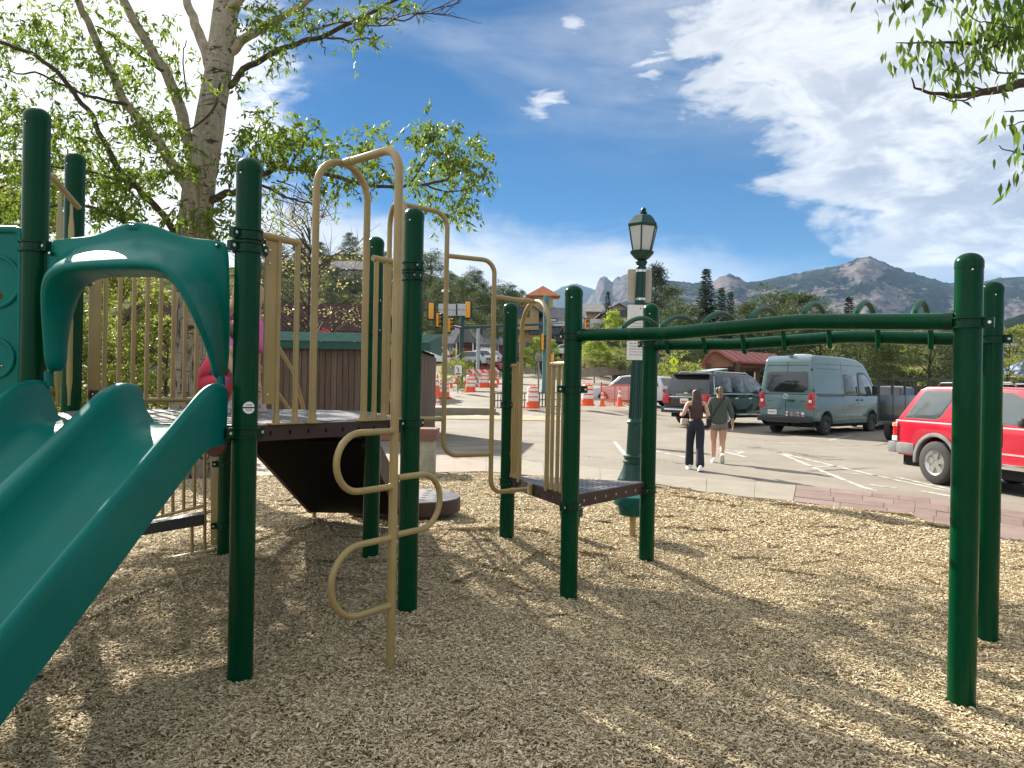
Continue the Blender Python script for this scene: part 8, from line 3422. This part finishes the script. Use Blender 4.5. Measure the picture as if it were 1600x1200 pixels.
bar0 = None
GBR = 'orange road work barrels'
for px, py, Y, lab in ((735, 613, 43, 'orange and white barrel in front of the striped barricade'), (918, 634, 34.5, 'orange and white barrel beside the front post and the mesh fence'),
                       (832, 638, 34, 'orange barrel behind the bars of the triangular deck'), (694, 622, 40, 'orange barrel at the end of the planked shed'),
                       (757, 606, 47, 'orange barrel behind the right end of the striped barricade')):
    p = grounded(px, py, Y)
    if bar0 is None:
        bar0 = thing('traffic_barrel', lab, 'traffic barrel', p, 0, GBR)
        mb = MB()
        mb.lathe([(.34, 0), (.34, .08), (.29, .09), (.285, .30), (.275, .31), (.27, .52), (.26, .53), (.255, .74), (.245, .75), (.235, .95), (.20, .99), (.06, 1.0), (0, 1.0)], M_CONE, n=20)
        mb.tube([(-.09, 0, .99), (-.09, 0, 1.06), (.09, 0, 1.06), (.09, 0, .99)], .02, M_CONE, 6, fil=.03)
        mb.build('body', bar0)
        for z0, z1, r0 in ((.34, .50, .279), (.56, .72, .264), (.80, .92, .247)):
            mb = MB()
            mb.lathe([(r0 + .003, z0), (r0 - .001, z1)], M_REFL, n=20)
            mb.build('reflective_band', bar0)
    else:
        dup(bar0, loc=p, rotz=random.uniform(0, 6), label=lab)
cone0 = None
GCN = 'orange road work cones'
for px, py, Y, s, lab in ((684, 650, 34, 1.0, 'nearest cone standing at the corner of the planked shed'), (683, 618, 38, 1.15, 'cone behind the nearest cone by the shed corner'), (705, 607, 42, .70, 'small cone between the shed shrub and the white sign'),
                          (713, 598, 46, .70, 'small cone just left of the white sign'), (941, 635, 34, .82, 'cone left in front of the orange mesh fence'), (968, 635, 34, .95, 'cone right in front of the orange mesh fence'),
                          (778, 600, 48, .75, 'cone right of the striped barricade'), (727, 602, 48, .7, 'cone left of the striped barricade'), (912, 606, 52, .7, 'small far cone beyond the barrel by the front post'),
                          (978, 602, 55, .8, 'small far cone beyond the mesh fence near the dark car')):
    p = grounded(px, py, Y)
    if cone0 is None:
        cone0 = thing('traffic_cone', lab, 'traffic cone', p, 0, GCN)
        mb = MB()
        mb.box((0, 0, .02), (.38, .38, .04), M_CONE)
        mb.lathe([(.15, .04), (.13, .10), (.035, .93), (.03, .95), (0, .955)], M_CONE, n=14)
        mb.build('body', cone0)
        for z0, z1 in ((.45, .60), (.68, .78)):
            mb = MB()
            mb.lathe([(.135 - .1146 * z0 + .009, z0), (.135 - .1146 * z1 + .009, z1)], M_REFL, n=14)
            mb.build('reflective_band', cone0)
    else:
        dup(cone0, loc=p, rotz=random.uniform(0, 6), scale=s, label=lab)
# three board barricade
Y = 48
p0, p1 = U(729, 606, Y), U(779, 606, Y)
bq = thing('barricade', 'barricade of three orange and white striped boards behind the tan bar', 'barricade', ((p0.x + p1.x) / 2, Y, p0.z), world=True)
for py0, py1 in ((577, 583), (588, 594), (599, 605)):
    a, b_ = U(729, py0, Y), U(729, py1, Y)
    mb = MB()
    mb.box(((p0.x + p1.x) / 2, Y, (a.z + b_.z) / 2), (p1.x - p0.x, .05, a.z - b_.z), M_REFL)
    bd = mb.build('board', bq)
    n = 5
    w = (p1.x - p0.x) / n
    for k in range(n):
        x = p0.x + w * k
        mb = MB()
        zt, zl = a.z - .005, b_.z + .005
        mb.ext([(x + w * .45, Y - .031, zl), (x + w * .95, Y - .031, zl), (x + w * .55, Y - .031, zt), (x + w * .05, Y - .031, zt)], (0, .004, 0), M_CONE)
        mb.build('stripe', bd, angle=0)
for x in (p0.x + .4, p1.x - .4):
    mb = MB()
    mb.box((x, Y + .06, p0.z + .65), (.07, .07, 1.4), M_REFL)
    mb.box((x, Y + .06, p0.z + .03), (.09, 1.2, .07), M_REFL)
    mb.build('upright', bq)
p = U(716, 579, 44)
sg = thing('road_sign', 'small white sign with dark marks on a thin stand by the green mast', 'road sign', (p.x, p.y, H(p.x, p.y)), world=True)
mb = MB()
mb.box(p, (.42, .03, .62), M_WTRIM)
fc = mb.build('face', sg, bevel=.008)
mb = MB()
mb.tube([p + Vector((.02, -.017, -.10)), p + Vector((.02, -.017, .10)), p + Vector((-.10, -.017, .19))], .028, M_BLACK, 6)
mb.box(p + Vector((0, -.017, -.20)), (.28, .004, .07), M_BLACK)
mb.build('marks', fc)
mb = MB()
mb.tube([(p.x, p.y + .03, H(p.x, p.y)), (p.x, p.y + .03, p.z - .2)], .025, M_TRIM, 6)
mb.tube([(p.x - .3, p.y, H(p.x, p.y) + .05), (p.x, p.y + .03, H(p.x, p.y) + .4), (p.x + .3, p.y, H(p.x, p.y) + .05)], .02, M_TRIM, 6)
mb.build('stand', sg)
# orange mesh fence
M_MESH = mat('orange_mesh', (.75, .17, .08), .7)
Y = 35.2
a, b_ = U(938, 634, Y), U(1000, 632, Y + 1.2)
fz = thing('safety_fence', 'orange plastic mesh fence behind two cones and a barrel', 'fence', ((a.x + b_.x) / 2, Y, a.z), world=True)
mb = MB()
for k in range(34):
    q = a.lerp(b_, k / 33) + Vector((0, .05 * math.sin(k * .8), 0))
    mb.box(q + Vector((0, 0, .50)), (.012, .008, 1.0), M_MESH)
for k in range(15):
    zz = .02 + .98 * k / 14
    mb.tube([a.lerp(b_, t / 12) + Vector((0, .05 * math.sin(t * 33 / 12 * .8), zz + .015 * math.sin(t * 1.7))) for t in range(13)], .012, M_MESH, 4)
mb.build('mesh', fz, kind='stuff')
for t in (.02, .36, .7, .98):
    mb = MB()
    q = a.lerp(b_, t)
    mb.tube([q + Vector((0, .06, -.05)), q + Vector((0, .06, 1.12))], .022, M_BTRIM, 6)
    mb.build('stake', fz)
# wire cages lying by the kerb
Y = 35
a, b_ = U(768, 640, Y), U(885, 638, Y)
M_WIRE = mat('rusty_wire', (.035, .030, .027), .8)
cg = thing('reinforcing_cage', 'dark steel wire cages lying along the kerb works', 'wire cage', ((a.x + b_.x) / 2, Y, a.z), world=True)
mb = MB()
L = (b_ - a).length
for yy, zz in ((0, .08), (0, .75), (.6, .08), (.6, .75), (0, .42), (.6, .42)):
    mb.tube([a + Vector((0, yy, zz)), b_ + Vector((0, yy, zz))], .016, M_WIRE, 4)
mb.build('long_bars', cg)
for k in range(26):
    q = a.lerp(b_, k / 25)
    mb = MB()
    mb.tube([q + Vector((0, 0, .06)), q + Vector((0, 0, .77)), q + Vector((0, .6, .77)), q + Vector((0, .6, .06))], .014, M_WIRE, 4, closed=True)
    mb.build('hoop', cg)
# kerb island and loose dirt
kz = U(740, 648, 31)
mb = MB()
mb.ext([Vector((U(690, 650, 31).x - .6, 30.8, -.1)), Vector((U(775, 650, 31).x, 30.8, -.1)), Vector((U(772, 650, 33).x, 33, -.1)), Vector((U(690, 650, 33).x - .6, 33.4, -.1))], (0, 0, .62), M_CONC)
o = mb.build('kerb', None, bevel=.04)
o['kind'] = 'structure'
V, F = [], []
for i in range(41):
    for j in range(9):
        x = U(690, 655, 30).x + i * .13
        y = 29.2 + j * .22
        z = H(x, y) + .02 + .10 * math.sin(math.pi * j / 8) * math.sin(math.pi * i / 40) * (.6 + .8 * abs(mnoise.noise((x * 2, y * 2, 0))))
        V.append((x, y, z))
for i in range(40):
    for j in range(8):
        F.append((i * 9 + j, i * 9 + 9 + j, i * 9 + 10 + j, i * 9 + 1 + j))
link('loose_dirt', np_mesh('loose_dirt', V, F, ground_material('pale_dirt', ((.30, .235, .15), (.38, .31, .21)), 2.0, .95, 1.0, 9.0), smooth=True), kind='structure')
# yellow walking-figure sign
M_FLUO = mat('fluorescent_yellow', (.62, .80, .02), .4)
p = U(1053, 565, 44)
ys = thing('road_sign', 'fluorescent yellow diamond crossing sign with walking figure left of the dark car', 'road sign', (p.x, p.y, H(p.x, p.y)), world=True)
mb = MB()
s = .30
mb.ext([p + Vector((0, 0, s)), p + Vector((s, 0, 0)), p + Vector((0, 0, -s)), p + Vector((-s, 0, 0))], (0, .02, 0), M_FLUO)
d = mb.build('diamond', ys)
mb = MB()
f = lambda x, z: p + Vector((x, -.006, z))
mb.tube([f(.01, .14), f(.012, .145)], .035, M_BLACK, 8)
mb.tube([f(0, .09), f(.0, -.03)], .026, M_BLACK, 5)
mb.tube([f(0, -.03), f(-.06, -.15)], .016, M_BLACK, 5)
mb.tube([f(0, -.03), f(.06, -.14)], .016, M_BLACK, 5)
mb.tube([f(0, .07), f(-.07, .0)], .012, M_BLACK, 5)
mb.tube([f(0, .07), f(.07, .01)], .012, M_BLACK, 5)
mb.build('walking_figure', d)
mb = MB()
mb.box(p + Vector((0, .01, -.50)), (.36, .02, .20), M_FLUO)
a2 = mb.build('lower_panel', ys)
mb = MB()
mb.tube([p + Vector((-.07, -.004, -.45)), p + Vector((.07, -.004, -.55))], .014, M_BLACK, 5)
mb.build('arrow', a2)
mb = MB()
mb.tube([(p.x, p.y + .04, H(p.x, p.y)), (p.x, p.y + .04, p.z + .2)], .03, M_TRIM, 6)
mb.build('pole', ys)

# ---------------------------------------------------------------- far cars, canopy, planted bank
far_car(968, 594, 84, 84, (.055, .065, .06), 'dark grey car driving away up the road beyond the cones', None, 'suv', z=U(968, 600, 84).z)
far_car(990, 628, 42, 140, (.50, .52, .52), 'white and grey car nose hidden behind the lamp post and mesh fence', None, 'suv', z=U(990, 634, 42).z)
FC = 'cars parked by the lodge'
for px, py, col, kd, yw, lab in ((880, 556, (.70, .71, .72), 'suv', 175, 'white car parked in front of the tan lodge'), (916, 560, (.38, .39, .40), 'car', 172, 'silver car parked right of the front post'),
                                 (948, 559, (.08, .085, .09), 'pickup', 178, 'dark pickup parked beside the lime green tree'), (978, 556, (.045, .04, .04), 'pickup', 178, 'black pickup parked left of the lamp post')):
    far_car(px, py, 112, yw, col, lab, FC, kd, z=U(px, py, 112).z)
FD = 'cars behind the barricade'
for px, py, col, kd, yw, lab in ((735, 574, (.36, .38, .40), 'car', 150, 'silver car behind the left end of the barricade'), (762, 583, (.30, .02, .03), 'car', 150, 'dark red car behind the right end of the barricade'),
                                 (775, 581, (.05, .05, .055), 'car', 150, 'black car right behind the dark red one'), (672, 572, (.70, .71, .72), 'suv', 120, 'white car showing past the end of the planked shed'),
                                 (752, 572, (.60, .61, .62), 'car', 150, 'pale car behind the middle of the barricade')):
    far_car(px, py, 68, yw, col, lab, FD, kd, z=U(px, py, 68).z)
FE = 'cars far across the car park'
for px, py, col, kd, yw, lab in ((1330, 590, (.65, .66, .67), 'suv', 160, 'pale car far behind the front of the van'), (1352, 589, (.60, .61, .63), 'pickup', 165, 'white pickup far behind the dark pines'),
                                 (1440, 606, (.55, .57, .58), 'car', 170, 'pale car roof showing over the red car'), (1478, 605, (.15, .16, .17), 'suv', 170, 'dark car roof showing over the red car by the post'),
                                 (1580, 618, (.58, .59, .60), 'pickup', 172, 'pale pickup far right between post and frame edge'), (1604, 616, (.62, .62, .62), 'suv', 172, 'white car cut by the right frame edge'),
                                 (1415, 597, (.40, .30, .28), 'car', 168, 'brownish car far behind the black trailer')):
    far_car(px, py, 58, yw, col, lab, FE, kd, z=H(*U(px, py, 58).xy))
# blue and white canopy
p = U(1600, 575, 56)
cn = thing('canopy_tent', 'blue and white peaked canopy tent at the right edge', 'canopy tent', (p.x, p.y, H(p.x, p.y)), world=True)
mb = MB()
mb.add([(p.x - 1.5, p.y - 1.5, p.z - .5), (p.x + 1.5, p.y - 1.5, p.z - .5), (p.x + 1.5, p.y + 1.5, p.z - .5), (p.x - 1.5, p.y + 1.5, p.z - .5), (p.x, p.y, p.z + .6)],
       [(0, 1, 4), (1, 2, 4), (2, 3, 4), (3, 0, 4)], mat('canopy_blue', (.16, .22, .42), .8))
mb.build('canopy', cn, angle=0)
mb = MB()
for s in (-1, 1):
    mb.box((p.x, p.y + 1.5 * s, p.z - .62), (3.0, .02, .26), M_WTRIM)
    mb.box((p.x + 1.5 * s, p.y, p.z - .62), (.02, 3.0, .26), M_WTRIM)
mb.build('valance', cn)
for sx in (-1.45, 1.45):
    for sy in (-1.45, 1.45):
        mb = MB()
        mb.tube([(p.x + sx, p.y + sy, H(p.x, p.y)), (p.x + sx, p.y + sy, p.z - .5)], .03, M_TRIM, 6)
        mb.build('leg', cn)
# low wall and reddish planted bank beside the road
a, b_ = U(906, 580, 70), U(1004, 574, 74)
V, F = [], []
for i in range(31):
    for j in range(7):
        q = a.lerp(b_, i / 30)
        y = q.y + j * 1.6
        V.append((q.x * y / q.y, y, q.z + j * .38 + .25 * mnoise.noise((i * .6, j, 0))))
for i in range(30):
    for j in range(6):
        F.append((i * 7 + j, i * 7 + 7 + j, i * 7 + 8 + j, i * 7 + 1 + j))
link('planted_bank', np_mesh('planted_bank', V, F, ground_material('dry_red_brush', ((.16, .10, .06), (.11, .115, .05), (.22, .16, .09)), .7, .95, 1.0, 3.0), smooth=True), kind='structure')
GS = 'dry shrubs on the bank beside the road'
for k in range(12):
    px = 912 + k * 8
    Y = 72 + (k % 3) * 3
    q = a.lerp(b_, (px - 906) / 98)
    r_ = dup(USED['shrub'], loc=(q.x * Y / q.y, Y, q.z + (Y - q.y) * .22), rotz=k * 1.3, scale=(1.0 + .3 * (k % 2), 1.0, .55), label='%s dry low shrub counted from the wall\'s left end on the planted bank' % ('first second third fourth fifth sixth seventh eighth ninth tenth eleventh twelfth'.split()[k]), group=GS)
    r_.name = 'shrub'
mb = MB()
mb.ext([a + Vector((0, -.4, -.6)), a + Vector((0, 0, -.6)), a + Vector((0, 0, .25)), a + Vector((0, -.4, .25))], b_ - a, M_STONE)
tag(mb.build('low_wall', None), 'low stone wall under the dry planted bank beside the road', 'wall')
# grey low wall below the red house
a, b_ = U(690, 572, 95), U(800, 570, 95)
mb = MB()
mb.ext([a + Vector((0, -.4, -2)), a + Vector((0, 0, -2)), a + Vector((0, 0, .9)), a + Vector((0, -.4, .9))], b_ - a, mat('grey_block_wall', (.24, .22, .20), .9, var=.2, vscale=1.5))
tag(mb.build('low_wall', None), 'long grey retaining wall below the dark red house', 'wall')
# metal railing behind the van
mb = None
a, b_ = U(1290, 596, 50), U(1480, 600, 50)
fr = thing('metal_fence', 'thin grey metal railing far behind the van and the red car', 'fence', ((a.x + b_.x) / 2, 50, .4), world=True)
mb = MB()
zb = H(a.x, 50)
mb.tube([(a.x, 50, zb + 1.05), (b_.x, 50, zb + 1.05)], .03, M_TRIM, 6)
mb.build('top_rail', fr)
mb = MB()
mb.tube([(a.x, 50, zb + .2), (b_.x, 50, zb + .2)], .025, M_TRIM, 6)
mb.build('bottom_rail', fr)
for k in range(40):
    x = a.x + (b_.x - a.x) * k / 39
    mb = MB()
    mb.tube([(x, 50, zb - .1), (x, 50, zb + 1.05)], .02, M_TRIM, 5)
    mb.build('picket', fr)
# pedestrian in dark clothes by the teal pole
q = U(843, 590, 50)
pd = thing('person', 'small distant person in dark clothes beside the teal signal pole', 'person', (q.x, q.y, q.z), rad(30))
J = dict(pelvis=(0, 0, .90, .12, .10), waist=(0, 0, 1.04, .11, .09), chest=(0, 0, 1.22, .14, .10), nb=(0, 0, 1.38, .055), neck=(0, 0, 1.43, .045), chin=(0, .02, 1.48, .068, .074), head=(0, .02, 1.53, .080, .095), top=(0, .01, 1.60, .064, .074),
         shl=(-.17, 0, 1.34, .055), ell=(-.22, -.02, 1.10, .04), wrl=(-.20, .12, .95, .028), shr=(.17, 0, 1.34, .055), elr=(.22, -.02, 1.10, .04), wrr=(.2, .12, .95, .028),
         hl=(-.09, 0, .84, .09), kl=(-.09, .1, .48, .062), al=(-.09, .06, .08, .04), hr=(.09, 0, .84, .09), kr=(.09, -.05, .48, .062), ar=(.09, -.2, .1, .04))
skin(J, B[:19], M_SKIN, 'body', pd, 1)
skin({k_: (v[0], v[1], v[2], *(r_ * 1.28 for r_ in v[3:])) for k_, v in J.items() if k_ not in ('neck', 'chin', 'head', 'top', 'nb')},
     [(a_, c_) for a_, c_ in B[:19] if not ({a_, c_} & {'neck', 'chin', 'head', 'top', 'nb'})], mat('charcoal_cloth', (.02, .02, .024), .85), 'dark_clothes', pd, 1)
skin(dict(t=(0, -.005, 1.615, .075), u=(0, -.02, 1.55, .09)), [('t', 'u')], M_HAIR2, 'hair', pd, 1)
